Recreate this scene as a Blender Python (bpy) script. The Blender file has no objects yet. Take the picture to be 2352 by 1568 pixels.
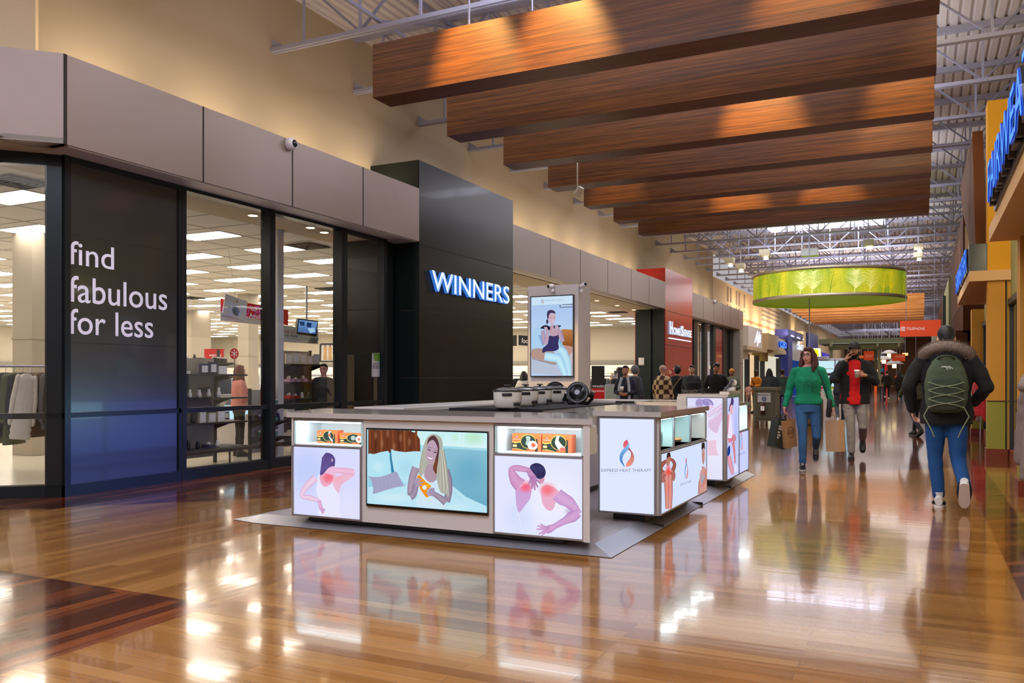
import bpy, bmesh, math, random
from mathutils import Vector, Matrix, noise as mnoise
random.seed(7)
SC = bpy.context.scene
COL = SC.collection
PI = math.pi

# ------------------------------------------------------------------ camera
TH = math.atan(939/1930)
cam = bpy.data.cameras.new('camera')
cam.sensor_width = 36.0
cam.lens = 36.0*1930/2352
cam.shift_x = 0.0
cam.shift_y = (870-784)/2352
cam.clip_end = 400
co = bpy.data.objects.new('camera', cam)
COL.objects.link(co)
co.location = (0, 0, 1.25)
co.rotation_euler = (PI/2, 0, TH)
SC.camera = co
# ------------------------------------------------------------------ world, exposure
W = bpy.data.worlds.new('hall_surroundings'); SC.world = W; W.use_nodes = True
bg = W.node_tree.nodes['Background']
bg.inputs[0].default_value = (0.86, 0.80, 0.84, 1)
bg.inputs[1].default_value = 0.52
SC.view_settings.view_transform = 'Standard'
SC.view_settings.look = 'None'
SC.view_settings.gamma = 1.0
SC.view_settings.exposure = 0.0
SC.view_settings.use_curve_mapping = False
SC.cycles.max_bounces = 7
SC.cycles.diffuse_bounces = 3
SC.cycles.glossy_bounces = 4
SC.cycles.transmission_bounces = 4
SC.cycles.transparent_max_bounces = 12
SC.cycles.caustics_reflective = False
SC.cycles.caustics_refractive = False
SC.cycles.sample_clamp_indirect = 4.0
SC.cycles.blur_glossy = 0.5

# ------------------------------------------------------------------ helpers
def lin(c):
    c = c/255.0
    return c/12.92 if c <= 0.04045 else ((c+0.055)/1.055)**2.4
def hexc(h):
    h = h.lstrip('#')
    return tuple(lin(int(h[i:i+2], 16)) for i in (0, 2, 4))
MATS = {}
def mat(name, col='#888888', rough=0.5, metal=0.0, emis=None, es=0.0, spec=0.5, var=0.0, vs=6.0, coat=0.0, bump=0.0, bs=60.0, alpha=1.0):
    """procedural principled surface with a little noise variation"""
    if name in MATS: return MATS[name]
    m = bpy.data.materials.new(name); m.use_nodes = True
    nt = m.node_tree; p = nt.nodes['Principled BSDF']
    c = hexc(col) if isinstance(col, str) else col
    p.inputs['Base Color'].default_value = (*c, 1)
    p.inputs['Roughness'].default_value = rough
    p.inputs['Metallic'].default_value = metal
    p.inputs['Specular IOR Level'].default_value = spec
    p.inputs['Coat Weight'].default_value = coat
    if coat: p.inputs['Coat Roughness'].default_value = 0.06
    if emis:
        e = hexc(emis) if isinstance(emis, str) else emis
        p.inputs['Emission Color'].default_value = (*e, 1)
        p.inputs['Emission Strength'].default_value = es
    if var > 0 or bump > 0:
        tc = nt.nodes.new('ShaderNodeTexCoord')
        nz = nt.nodes.new('ShaderNodeTexNoise'); nz.inputs['Scale'].default_value = vs; nz.inputs['Detail'].default_value = 3
        nt.links.new(tc.outputs['Object'], nz.inputs['Vector'])
        if var > 0:
            mx = nt.nodes.new('ShaderNodeMix'); mx.data_type = 'RGBA'
            mx.inputs[6].default_value = (*[x*(1-var) for x in c], 1)
            mx.inputs[7].default_value = (*[min(1, x*(1+var)) for x in c], 1)
            nt.links.new(nz.outputs['Fac'], mx.inputs[0]); nt.links.new(mx.outputs[2], p.inputs['Base Color'])
        if bump > 0:
            n2 = nt.nodes.new('ShaderNodeTexNoise'); n2.inputs['Scale'].default_value = bs; n2.inputs['Detail'].default_value = 4
            nt.links.new(tc.outputs['Object'], n2.inputs['Vector'])
            b = nt.nodes.new('ShaderNodeBump'); b.inputs['Strength'].default_value = bump; b.inputs['Distance'].default_value = 0.01
            nt.links.new(n2.outputs['Fac'], b.inputs['Height']); nt.links.new(b.outputs['Normal'], p.inputs['Normal'])
    MATS[name] = m
    return m
def emat(name, col, s=1.0):
    """something that gives off light: lamp, screen, lit sign"""
    if name in MATS: return MATS[name]
    m = bpy.data.materials.new(name); m.use_nodes = True
    nt = m.node_tree; nt.nodes.remove(nt.nodes['Principled BSDF'])
    e = nt.nodes.new('ShaderNodeEmission')
    c = hexc(col) if isinstance(col, str) else col
    e.inputs[0].default_value = (*c, 1); e.inputs[1].default_value = s
    nt.links.new(e.outputs[0], nt.nodes['Material Output'].inputs[0])
    MATS[name] = m
    return m
def glassmat(name, tint='#ffffff', refl=0.07, rough=0.0):
    if name in MATS: return MATS[name]
    m = bpy.data.materials.new(name); m.use_nodes = True
    nt = m.node_tree; nt.nodes.remove(nt.nodes['Principled BSDF'])
    t = nt.nodes.new('ShaderNodeBsdfTransparent'); t.inputs[0].default_value = (*hexc(tint), 1)
    g = nt.nodes.new('ShaderNodeBsdfGlossy'); g.inputs['Roughness'].default_value = rough
    lw = nt.nodes.new('ShaderNodeLayerWeight'); lw.inputs[0].default_value = 0.12
    ad = nt.nodes.new('ShaderNodeMath'); ad.operation = 'MULTIPLY_ADD'; ad.inputs[1].default_value = 0.9; ad.inputs[2].default_value = refl; ad.use_clamp = True
    mx = nt.nodes.new('ShaderNodeMixShader')
    nt.links.new(lw.outputs['Fresnel'], ad.inputs[0]); nt.links.new(ad.outputs[0], mx.inputs[0])
    nt.links.new(t.outputs[0], mx.inputs[1]); nt.links.new(g.outputs[0], mx.inputs[2])
    nt.links.new(mx.outputs[0], nt.nodes['Material Output'].inputs[0])
    MATS[name] = m
    return m

class MB:
    """collects shapes and links them as ONE mesh object"""
    def __init__(s): s.v = []; s.f = []; s.mi = []; s.ms = []; s.sm = []
    def m(s, mt):
        if mt not in s.ms: s.ms.append(mt)
        return s.ms.index(mt)
    def add(s, vs, fs, mt, smooth=False):
        b = len(s.v); k = s.m(mt)
        s.v += [tuple(x) for x in vs]
        for f in fs: s.f.append([b+i for i in f]); s.mi.append(k); s.sm.append(smooth)
        return s
    def box(s, x0, x1, y0, y1, z0, z1, mt):
        vs = [(x0,y0,z0),(x1,y0,z0),(x1,y1,z0),(x0,y1,z0),(x0,y0,z1),(x1,y0,z1),(x1,y1,z1),(x0,y1,z1)]
        return s.add(vs, [(0,3,2,1),(4,5,6,7),(0,1,5,4),(1,2,6,5),(2,3,7,6),(3,0,4,7)], mt)
    def bev(s, x0, x1, y0, y1, z0, z1, mt, r=0.01, seg=2, M=None):
        bm = bmesh.new(); bmesh.ops.create_cube(bm, size=1)
        for v in bm.verts: v.co = Vector(((x0+x1)/2+v.co.x*(x1-x0), (y0+y1)/2+v.co.y*(y1-y0), (z0+z1)/2+v.co.z*(z1-z0)))
        bmesh.ops.bevel(bm, geom=list(bm.edges), offset=r, segments=seg, affect='EDGES', profile=0.6)
        if M is not None: bmesh.ops.transform(bm, matrix=M, verts=bm.verts)
        bm.verts.index_update()
        s.add([v.co[:] for v in bm.verts], [[v.index for v in f.verts] for f in bm.faces], mt, seg > 1); bm.free(); return s
    def prism(s, pts, d, mt, M=None):
        """polygon pts (3D list) swept by vector d"""
        n = len(pts); a = [Vector(p) for p in pts]; d = Vector(d); b = [p+d for p in a]
        vs = a+b
        if M is not None: vs = [M@v for v in vs]
        fs = [list(range(n))[::-1], list(range(n, 2*n))]+[(i, (i+1) % n, n+(i+1) % n, n+i) for i in range(n)]
        return s.add([v[:] for v in vs], fs, mt)
    def wall(s, p0, p1, t, z0, z1, mt):
        """upright slab from p0 to p1, thickness t to the left"""
        a = Vector((*p0, z0)); b = Vector((*p1, z0)); d = (b-a).normalized(); n = Vector((-d.y, d.x, 0))*t
        return s.prism([a, b, b+n, a+n], (0, 0, z1-z0), mt)
    def cyl(s, p0, p1, r0, mt, r1=None, n=12, cap=True, smooth=True):
        r1 = r0 if r1 is None else r1
        p0 = Vector(p0); p1 = Vector(p1); d = (p1-p0)
        if d.length < 1e-6: return s
        d.normalize(); u = d.orthogonal().normalized(); w = d.cross(u)
        vs = []
        for p, r in ((p0, r0), (p1, r1)):
            for i in range(n):
                a = 2*PI*i/n; vs.append((p+u*math.cos(a)*r+w*math.sin(a)*r)[:])
        s.add(vs, [(i, (i+1) % n, n+(i+1) % n, n+i) for i in range(n)], mt, smooth)
        if cap: s.add(vs, [list(range(n))[::-1], list(range(n, 2*n))], mt)
        return s
    def bar(s, p0, p1, w, h, mt, up=(0, 0, 1)):
        p0 = Vector(p0); p1 = Vector(p1); d = (p1-p0).normalized(); u = Vector(up)
        if abs(d.dot(u)) > 0.98: u = Vector((0, 1, 0))
        r = d.cross(u).normalized()*w/2; t = r.cross(d).normalized()*h/2
        return s.prism([p0-r-t, p0+r-t, p0+r+t, p0-r+t], p1-p0, mt)
    def path(s, pts, r, mt, n=8, cap=True):
        pts = [Vector(p) for p in pts]; rr = r if isinstance(r, (list, tuple)) else [r]*len(pts)
        vs = []; prev = None
        for i, p in enumerate(pts):
            d = (pts[min(i+1, len(pts)-1)]-pts[max(i-1, 0)]).normalized()
            u = d.orthogonal().normalized() if prev is None else (prev-d*prev.dot(d)).normalized()
            prev = u; w = d.cross(u)
            for k in range(n):
                a = 2*PI*k/n; vs.append((p+(u*math.cos(a)+w*math.sin(a))*rr[i])[:])
        fs = [(i*n+k, i*n+(k+1) % n, (i+1)*n+(k+1) % n, (i+1)*n+k) for i in range(len(pts)-1) for k in range(n)]
        s.add(vs, fs, mt, True)
        if cap: s.add(vs, [list(range(n))[::-1], list(range(len(vs)-n, len(vs)))], mt)
        return s
    def ell(s, c, r, mt, n=14, m=9, M=None):
        c = Vector(c); vs = []; fs = []
        if isinstance(r, (int, float)): r = (r, r, r)
        for j in range(m+1):
            t = PI*j/m
            for i in range(n):
                a = 2*PI*i/n
                v = Vector((math.sin(t)*math.cos(a)*r[0], math.sin(t)*math.sin(a)*r[1], math.cos(t)*r[2]))
                if M is not None: v = M@v
                vs.append((c+v)[:])
        for j in range(m):
            for i in range(n): fs.append((j*n+i, (j+1)*n+i, (j+1)*n+(i+1) % n, j*n+(i+1) % n))
        return s.add(vs, fs, mt, True)
    def lathe(s, prof, mt, n=24, c=(0, 0, 0), M=None, smooth=True):
        vs = []; fs = []; c = Vector(c)
        for r, z in prof:
            for i in range(n):
                a = 2*PI*i/n; v = Vector((r*math.cos(a), r*math.sin(a), z))
                if M is not None: v = M@v
                vs.append((c+v)[:])
        for j in range(len(prof)-1):
            for i in range(n): fs.append((j*n+i, j*n+(i+1) % n, (j+1)*n+(i+1) % n, (j+1)*n+i))
        return s.add(vs, fs, mt, smooth)
    def loft(s, rings, mt, smooth=True, cap=True):
        """rings: lists of points, equal counts"""
        n = len(rings[0]); vs = [tuple(p) for r in rings for p in r]
        fs = [(j*n+i, j*n+(i+1) % n, (j+1)*n+(i+1) % n, (j+1)*n+i) for j in range(len(rings)-1) for i in range(n)]
        s.add(vs, fs, mt, smooth)
        if cap: s.add(vs, [list(range(n))[::-1], list(range(len(vs)-n, len(vs)))], mt)
        return s
    def mesh(s, name):
        me = bpy.data.meshes.new(name); me.from_pydata(s.v, [], s.f)
        for m in s.ms: me.materials.append(m)
        me.polygons.foreach_set('material_index', s.mi)
        me.polygons.foreach_set('use_smooth', s.sm)
        me.update(); return me
    def build(s, name, parent=None, loc=None, **kw):
        o = bpy.data.objects.new(name, s.mesh(name)); COL.objects.link(o)
        if parent is not None: o.parent = parent
        if loc is not None: o.location = loc
        for k, v in kw.items(): o[k] = v
        return o
def thing(name, label, cat, loc=(0, 0, 0), rz=0.0, group=None):
    o = bpy.data.objects.new(name, None); COL.objects.link(o); o.empty_display_size = 0.1
    o.location = loc; o.rotation_euler = (0, 0, rz); o['label'] = label; o['category'] = cat
    if group: o['group'] = group
    return o
def tag(o, label, cat, group=None, kind=None):
    o['label'] = label; o['category'] = cat
    if group: o['group'] = group
    if kind: o['kind'] = kind
    return o
def struct(name, mb, parent=None):
    o = mb.build(name, parent)
    if parent is None: o['kind'] = 'structure'
    return o
def dup(root, loc=None, rz=None, label=None, group=None):
    def cp(o, par):
        c = o.copy(); COL.objects.link(c)
        if par is not None: c.parent = par; c.matrix_parent_inverse = o.matrix_parent_inverse.copy()
        for ch in KIDS.get(o.name, [k for k in bpy.data.objects if k.parent == o]): cp(ch, c)
        return c
    r = cp(root, None)
    if loc is not None: r.location = loc
    if rz is not None: r.rotation_euler = (0, 0, rz)
    if label: r['label'] = label
    if group: r['group'] = group
    return r
KIDS = {}
def textmesh(body, bold=0.0, extrude=0.0, shear=0.0, spacing=1.0):
    cu = bpy.data.curves.new('lettering', 'FONT'); cu.body = body; cu.size = 1.0; cu.extrude = extrude
    cu.offset = bold; cu.shear = shear; cu.space_character = spacing; cu.resolution_u = 4
    o = bpy.data.objects.new('lettering', cu); COL.objects.link(o)
    dg = bpy.context.evaluated_depsgraph_get()
    me = bpy.data.meshes.new_from_object(o.evaluated_get(dg))
    bpy.data.objects.remove(o); bpy.data.curves.remove(cu)
    return me
def text(name, body, mt, origin, u, v, width=None, height=None, depth=0.0, bold=0.0, parent=None, shear=0.0, spacing=1.0, center=False, side=None, capref=None):
    """lettering laid on the plane (origin,u,v); width/height in metres"""
    me = textmesh(body, bold, 0.5 if depth > 0 else 0.0, shear, spacing)
    xs = [w.co.x for w in me.vertices]; ys = [w.co.y for w in me.vertices]
    x0, x1, y0, y1 = min(xs), max(xs), min(ys), max(ys)
    if capref: y0, y1 = 0.0, capref
    if width is None: sx = sy = height/(y1-y0)
    elif height is None: sx = sy = width/(x1-x0)
    else: sx = width/(x1-x0); sy = height/(y1-y0)
    u = Vector(u).normalized(); v = Vector(v).normalized(); n = u.cross(v)
    o = Vector(origin); off = (x1-x0)/2 if center else 0
    for w in me.vertices:
        c = w.co
        w.co = o+u*((c.x-x0-off)*sx)+v*((c.y-y0)*sy)+n*((c.z+0.5)*depth if depth > 0 else 0)
    me.materials.clear(); me.materials.append(mt)
    if side is not None:
        me.materials.append(side)
        for p in me.polygons:
            if abs(p.normal.dot(n)) < 0.5: p.material_index = 1
    ob = bpy.data.objects.new(name, me); COL.objects.link(ob)
    if parent is not None: ob.parent = parent
    return ob
def smoothline(pts, k=4, closed=True):
    """Catmull-Rom rounding of a 2D outline"""
    n = len(pts); out = []
    rng = range(n) if closed else range(n-1)
    for i in rng:
        g = (lambda j: pts[j % n]) if closed else (lambda j: pts[max(0, min(n-1, j))])
        p0, p1, p2, p3 = g(i-1), g(i), g(i+1), g(i+2)
        for s in range(k):
            t = s/k
            out.append(tuple(0.5*((2*p1[a])+(-p0[a]+p2[a])*t+(2*p0[a]-5*p1[a]+4*p2[a]-p3[a])*t*t+(-p0[a]+3*p1[a]-3*p2[a]+p3[a])*t**3) for a in (0, 1)))
    if not closed: out.append(tuple(pts[-1]))
    return out
def ring(cx, cy, rx, ry, n=24, a0=0.0):
    return [(cx+rx*math.cos(a0+2*PI*i/n), cy+ry*math.sin(a0+2*PI*i/n)) for i in range(n)]
GLOW = {}
def glowmat(strength):
    """printed backlit picture: colour and cover come from the picture's own colour attribute"""
    k = 'backlit_print_%.2f' % strength
    if k in MATS: return MATS[k]
    m = bpy.data.materials.new(k); m.use_nodes = True
    nt = m.node_tree; nt.nodes.remove(nt.nodes['Principled BSDF'])
    at = nt.nodes.new('ShaderNodeAttribute'); at.attribute_name = 'ink'
    e = nt.nodes.new('ShaderNodeEmission'); e.inputs[1].default_value = strength
    t = nt.nodes.new('ShaderNodeBsdfTransparent'); mx = nt.nodes.new('ShaderNodeMixShader')
    nt.links.new(at.outputs['Color'], e.inputs[0]); nt.links.new(at.outputs['Alpha'], mx.inputs[0])
    nt.links.new(t.outputs[0], mx.inputs[1]); nt.links.new(e.outputs[0], mx.inputs[2])
    nt.links.new(mx.outputs[0], nt.nodes['Material Output'].inputs[0])
    MATS[k] = m
    return m
class Art:
    """flat printed picture on a real plane: stacked inks in one mesh. fn maps picture coordinates to the plane, n is its normal"""
    def __init__(s, fn, n, strength=1.0, sc=(0, 0, 1), step=0.0004, clip=None):
        s.fn = fn; s.n = Vector(n); s.st = strength; s.step = step; s.sc = sc; s.k = 0; s.V = []; s.F = []; s.C = []; s.w = s.h = 1.0; s.clip = clip
    def P(s, p):
        v = Vector(s.fn(s.sc[0]+p[0]/s.sc[2], s.sc[1]+p[1]/s.sc[2]))+s.n*(s.step*(s.k+1))
        if s.clip:
            a = 0 if abs(s.n.y) > .5 else 1; v[a] = min(max(v[a], s.clip[0]), s.clip[1]); v.z = min(max(v.z, s.clip[2]), s.clip[3])
        return v
    def poly(s, pts, col, smooth=0, a=1.0):
        if smooth: pts = smoothline(pts, smooth)
        c = (*hexc(col), a); b = len(s.V); cols = [c]*len(pts)
        s.V += [s.P(p) for p in pts]; s.C += cols; s.F.append(list(range(b, b+len(pts)))); s.k += 1; return s
    def grad(s, pts, c0, c1, d=(0, 1), smooth=0, a=1.0):
        """ink blending c0->c1 along direction d over its extent; cut into strips"""
        if smooth: pts = smoothline(pts, smooth)
        q = [p[0]*d[0]+p[1]*d[1] for p in pts]; lo, hi = min(q), max(q); b = len(s.V)
        A, B = hexc(c0), hexc(c1)
        s.V += [s.P(p) for p in pts]
        for t in q:
            f = (t-lo)/(hi-lo+1e-9); s.C.append((*[A[i]*(1-f)+B[i]*f for i in range(3)], a))
        s.F.append(list(range(b, b+len(pts)))); s.k += 1; return s
    def glow(s, c, r, col, a=0.9, n=20):
        """soft round patch fading outwards"""
        C = hexc(col); rs = [(0.0, a), (0.35, a*0.85), (0.7, a*0.35), (1.0, 0.0)]
        b = len(s.V); s.V.append(s.P(c)); s.C.append((*C, a))
        for k, (f, al) in enumerate(rs[1:]):
            for i in range(n):
                t = 2*PI*i/n; s.V.append(s.P((c[0]+r[0]*f*math.cos(t), c[1]+r[1]*f*math.sin(t)))); s.C.append((*C, al))
        for i in range(n): s.F.append([b, b+1+i, b+1+(i+1) % n])
        for k in range(2):
            for i in range(n):
                q = b+1+k*n; s.F.append([q+i, q+n+i, q+n+(i+1) % n, q+(i+1) % n])
        s.k += 1; return s
    def limb(s, pts, rs, c0, c1=None, asp=1.0):
        """tapered limb outline along pts, shaded round across: edge colour c1, centre c0"""
        P = smoothline(pts, 5, False); m = len(P); k = len(rs)-1
        R = []
        for i in range(m):
            t = i/(m-1)*k; j = min(int(t), k-1); R.append(rs[j]*(1-(t-j))+rs[j+1]*(t-j))
        c1 = c1 or c0; A, B = hexc(c0), hexc(c1); b = len(s.V); cuts = (-1, -0.6, 0.1, 0.7, 1)
        wt = (0, 0.7, 1, 0.6, 0)
        for i in range(m):
            a = P[max(i-1, 0)]; q = P[min(i+1, m-1)]; dx, dy = (q[0]-a[0])*s.w, (q[1]-a[1])*s.h; L = math.hypot(dx, dy)+1e-9
            nx, ny = -dy/L, dx/L
            for f, wgt in zip(cuts, wt):
                s.V.append(s.P((P[i][0]+nx*R[i]*f, P[i][1]+ny*R[i]*f*s.w/s.h))); s.C.append((*[A[z]*wgt+B[z]*(1-wgt) for z in range(3)], 1))
        nc = len(cuts)
        for i in range(m-1):
            for f in range(nc-1): s.F.append([b+i*nc+f, b+(i+1)*nc+f, b+(i+1)*nc+f+1, b+i*nc+f+1])
        s.k += 1; return s
    def build(s, name, parent):
        me = bpy.data.meshes.new(name); me.from_pydata([v[:] for v in s.V], [], s.F); me.update()
        at = me.color_attributes.new('ink', 'FLOAT_COLOR', 'POINT')
        for i, c in enumerate(s.C): at.data[i].color = c
        bm = bmesh.new(); bm.from_mesh(me); bmesh.ops.triangulate(bm, faces=[f for f in bm.faces if len(f.verts) > 4]); bm.to_mesh(me); bm.free()
        me.materials.append(glowmat(s.st))
        o = bpy.data.objects.new(name, me); COL.objects.link(o); o.parent = parent
        return o
def lamp(name, kind, loc, target, energy, col, size=0.1, spot=None, blend=0.5, parent=None, size_y=None):
    L = bpy.data.lights.new(name, kind); L.energy = energy; L.color = col
    if kind == 'AREA':
        L.size = size
        if size_y: L.shape = 'RECTANGLE'; L.size_y = size_y
    else: L.shadow_soft_size = size
    if kind == 'SPOT': L.spot_size = spot; L.spot_blend = blend
    o = bpy.data.objects.new(name, L); COL.objects.link(o); o.location = loc
    d = Vector(target)-Vector(loc); o.rotation_euler = d.to_track_quat('-Z', 'Y').to_euler()
    if parent is not None: o.parent = parent
    return o
# ------------------------------------------------------------------ picture ray -> point on a real plane of the hall
_F, _CX, _HY, _H = 1930.0, 1176.0, 870.0, 1.25
_s, _c = math.sin(TH), math.cos(TH)
def _ray(px, py):
    r = (px-_CX)/_F; return (-_s+_c*r, _c+_s*r, (_HY-py)/_F)
def atX(px, py, x): d = _ray(px, py); t = x/d[0]; return (x, d[1]*t, _H+d[2]*t)
def atY(px, py, y): d = _ray(px, py); t = y/d[1]; return (d[0]*t, y, _H+d[2]*t)
def atZ(px, py, z=0.0): d = _ray(px, py); t = (z-_H)/d[2]; return (d[0]*t, d[1]*t, z)
def atD(px, py, D): r = (px-_CX)/_F; return (-_s*D+_c*r*D, _c*D+_s*r*D, _H+(_HY-py)/_F*D)

# ------------------------------------------------------------------ materials of the setting
def floor_material():
    m = bpy.data.materials.new('varnished_wood_floor'); m.use_nodes = True
    nt = m.node_tree; N = nt.nodes; Lk = nt.links; p = N['Principled BSDF']
    g = N.new('ShaderNodeNewGeometry'); sx = N.new('ShaderNodeSeparateXYZ'); Lk.new(g.outputs['Position'], sx.inputs[0])
    X, Y = sx.outputs[0], sx.outputs[1]
    def mth(op, a, b=None, c=None):
        n = N.new('ShaderNodeMath'); n.operation = op
        for i, v in enumerate((a, b, c)):
            if v is None: continue
            if isinstance(v, (int, float)): n.inputs[i].default_value = v
            else: Lk.new(v, n.inputs[i])
        return n.outputs[0]
    gt = lambda a, b: mth('GREATER_THAN', a, b); lt = lambda a, b: mth('LESS_THAN', a, b)
    AND = lambda a, b: mth('MULTIPLY', a, b); OR = lambda a, b: mth('MAXIMUM', a, b)
    def comb(a, b):
        c = N.new('ShaderNodeCombineXYZ')
        for i, v in enumerate((a, b)):
            if isinstance(v, (int, float)): c.inputs[i].default_value = v
            else: Lk.new(v, c.inputs[i])
        return c.outputs[0]
    vX = comb(X, Y); vY = comb(Y, X)
    d1 = mth('MULTIPLY', mth('ADD', X, Y), 0.7071); d2 = mth('MULTIPLY', mth('SUBTRACT', X, Y), 0.7071); vD = comb(d1, d2)
    left = lt(X, -3.5); right = gt(X, 0.52)
    def mixv(f, a, b):
        n = N.new('ShaderNodeMix'); n.data_type = 'VECTOR'; Lk.new(f, n.inputs[0]); Lk.new(a, n.inputs[4]); Lk.new(b, n.inputs[5]); return n.outputs[1]
    vec = mixv(right, mixv(left, vX, vY), vD)
    # dark timber: triangle in the foreground, border along the shop fronts, cross band, right border
    diag = mth('ADD', Y, X)   # turned corner of the shop front: x+y = const
    dark = AND(left, lt(Y, 3.47))
    strip = OR(AND(lt(X, -7.5), gt(Y, 5.3)), AND(lt(mth('SUBTRACT', X, Y), -12.95), gt(Y, 3.47)))
    band = AND(gt(Y, 13.6), lt(Y, 19.5))
    band2 = AND(gt(Y, 30.0), lt(Y, 36.0)); band3 = AND(gt(Y, 47.0), lt(Y, 52.0))
    band = OR(OR(band, band2), band3)
    border = AND(gt(X, 0.52), lt(X, 0.80))
    dk = OR(OR(dark, strip), OR(band, OR(border, AND(gt(X, 1.0), gt(Y, 14.2)))))
    br = N.new('ShaderNodeTexBrick'); Lk.new(vec, br.inputs['Vector'])
    br.inputs['Color1'].default_value = (0, 0, 0, 1); br.inputs['Color2'].default_value = (1, 1, 1, 1); br.inputs['Mortar'].default_value = (0.5, 0.5, 0.5, 1)
    br.inputs['Scale'].default_value = 1.0; br.inputs['Mortar Size'].default_value = 0.0012; br.inputs['Mortar Smooth'].default_value = 0.1; br.inputs['Bias'].default_value = 0.0
    br.inputs['Brick Width'].default_value = 1.3; br.inputs['Row Height'].default_value = 0.083
    br.offset = 0.37; br.offset_frequency = 2; br.squash = 1.0
    sh = N.new('ShaderNodeSeparateColor'); Lk.new(br.outputs['Color'], sh.inputs[0])
    # grain stretched along the board
    mp = N.new('ShaderNodeMapping'); mp.inputs['Scale'].default_value = (1.2, 34, 1); Lk.new(vec, mp.inputs['Vector'])
    nz = N.new('ShaderNodeTexNoise'); nz.inputs['Scale'].default_value = 1.0; nz.inputs['Detail'].default_value = 5; Lk.new(mp.outputs[0], nz.inputs['Vector'])
    big = N.new('ShaderNodeTexNoise'); big.inputs['Scale'].default_value = 0.55; big.inputs['Detail'].default_value = 2; Lk.new(g.outputs['Position'], big.inputs['Vector'])
    tone = mth('ADD', mth('MULTIPLY', sh.outputs[0], 0.58), mth('MULTIPLY', nz.outputs['Fac'], 0.42))
    rl = N.new('ShaderNodeValToRGB'); e = rl.color_ramp.elements
    e[0].position = 0.1; e[0].color = (*hexc('#7c4c1c'), 1); e[1].position = 0.9; e[1].color = (*hexc('#ab7a3e'), 1)
    x = e.new(0.45); x.color = (*hexc('#94632a'), 1)
    Lk.new(tone, rl.inputs[0])
    rd = N.new('ShaderNodeValToRGB'); e = rd.color_ramp.elements
    e[0].position = 0.12; e[0].color = (*hexc('#35150a'), 1); e[1].position = 0.92; e[1].color = (*hexc('#95501f'), 1)
    x = e.new(0.5); x.color = (*hexc('#542410'), 1)
    Lk.new(tone, rd.inputs[0])
    mc = N.new('ShaderNodeMix'); mc.data_type = 'RGBA'; Lk.new(dk, mc.inputs[0]); Lk.new(rl.outputs[0], mc.inputs[6]); Lk.new(rd.outputs[0], mc.inputs[7])
    # board joints darker
    mj = N.new('ShaderNodeMix'); mj.data_type = 'RGBA'; mj.blend_type = 'MULTIPLY'
    Lk.new(mth('MULTIPLY', br.outputs['Fac'], 0.55), mj.inputs[0]); Lk.new(mc.outputs[2], mj.inputs[6]); mj.inputs[7].default_value = (0.18, 0.1, 0.05, 1)
    Lk.new(mj.outputs[2], p.inputs['Base Color'])
    # varnish: worn unevenly
    mr = N.new('ShaderNodeMapRange'); Lk.new(nz.outputs['Fac'], mr.inputs[0]); mr.inputs[3].default_value = 0.07; mr.inputs[4].default_value = 0.2
    Lk.new(mr.outputs[0], p.inputs['Roughness']); p.inputs['Specular IOR Level'].default_value = 0.9
    p.inputs['IOR'].default_value = 1.55
    p.inputs['Coat Weight'].default_value = 0.35; p.inputs['Coat Roughness'].default_value = 0.05; p.inputs['Coat IOR'].default_value = 1.6
    wv = N.new('ShaderNodeTexNoise'); wv.inputs['Scale'].default_value = 1.0; wv.inputs['Detail'].default_value = 1
    m2 = N.new('ShaderNodeMapping'); m2.inputs['Scale'].default_value = (1.5, 11, 1); Lk.new(vec, m2.inputs['Vector']); Lk.new(m2.outputs[0], wv.inputs['Vector'])
    hgt = mth('SUBTRACT', mth('MULTIPLY', wv.outputs['Fac'], 0.28), mth('MULTIPLY', br.outputs['Fac'], 0.25))
    bp = N.new('ShaderNodeBump'); bp.inputs['Strength'].default_value = 0.22; bp.inputs['Distance'].default_value = 0.006; Lk.new(hgt, bp.inputs['Height'])
    Lk.new(bp.outputs['Normal'], p.inputs['Normal']); Lk.new(bp.outputs['Normal'], p.inputs['Coat Normal'])
    return m
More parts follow.
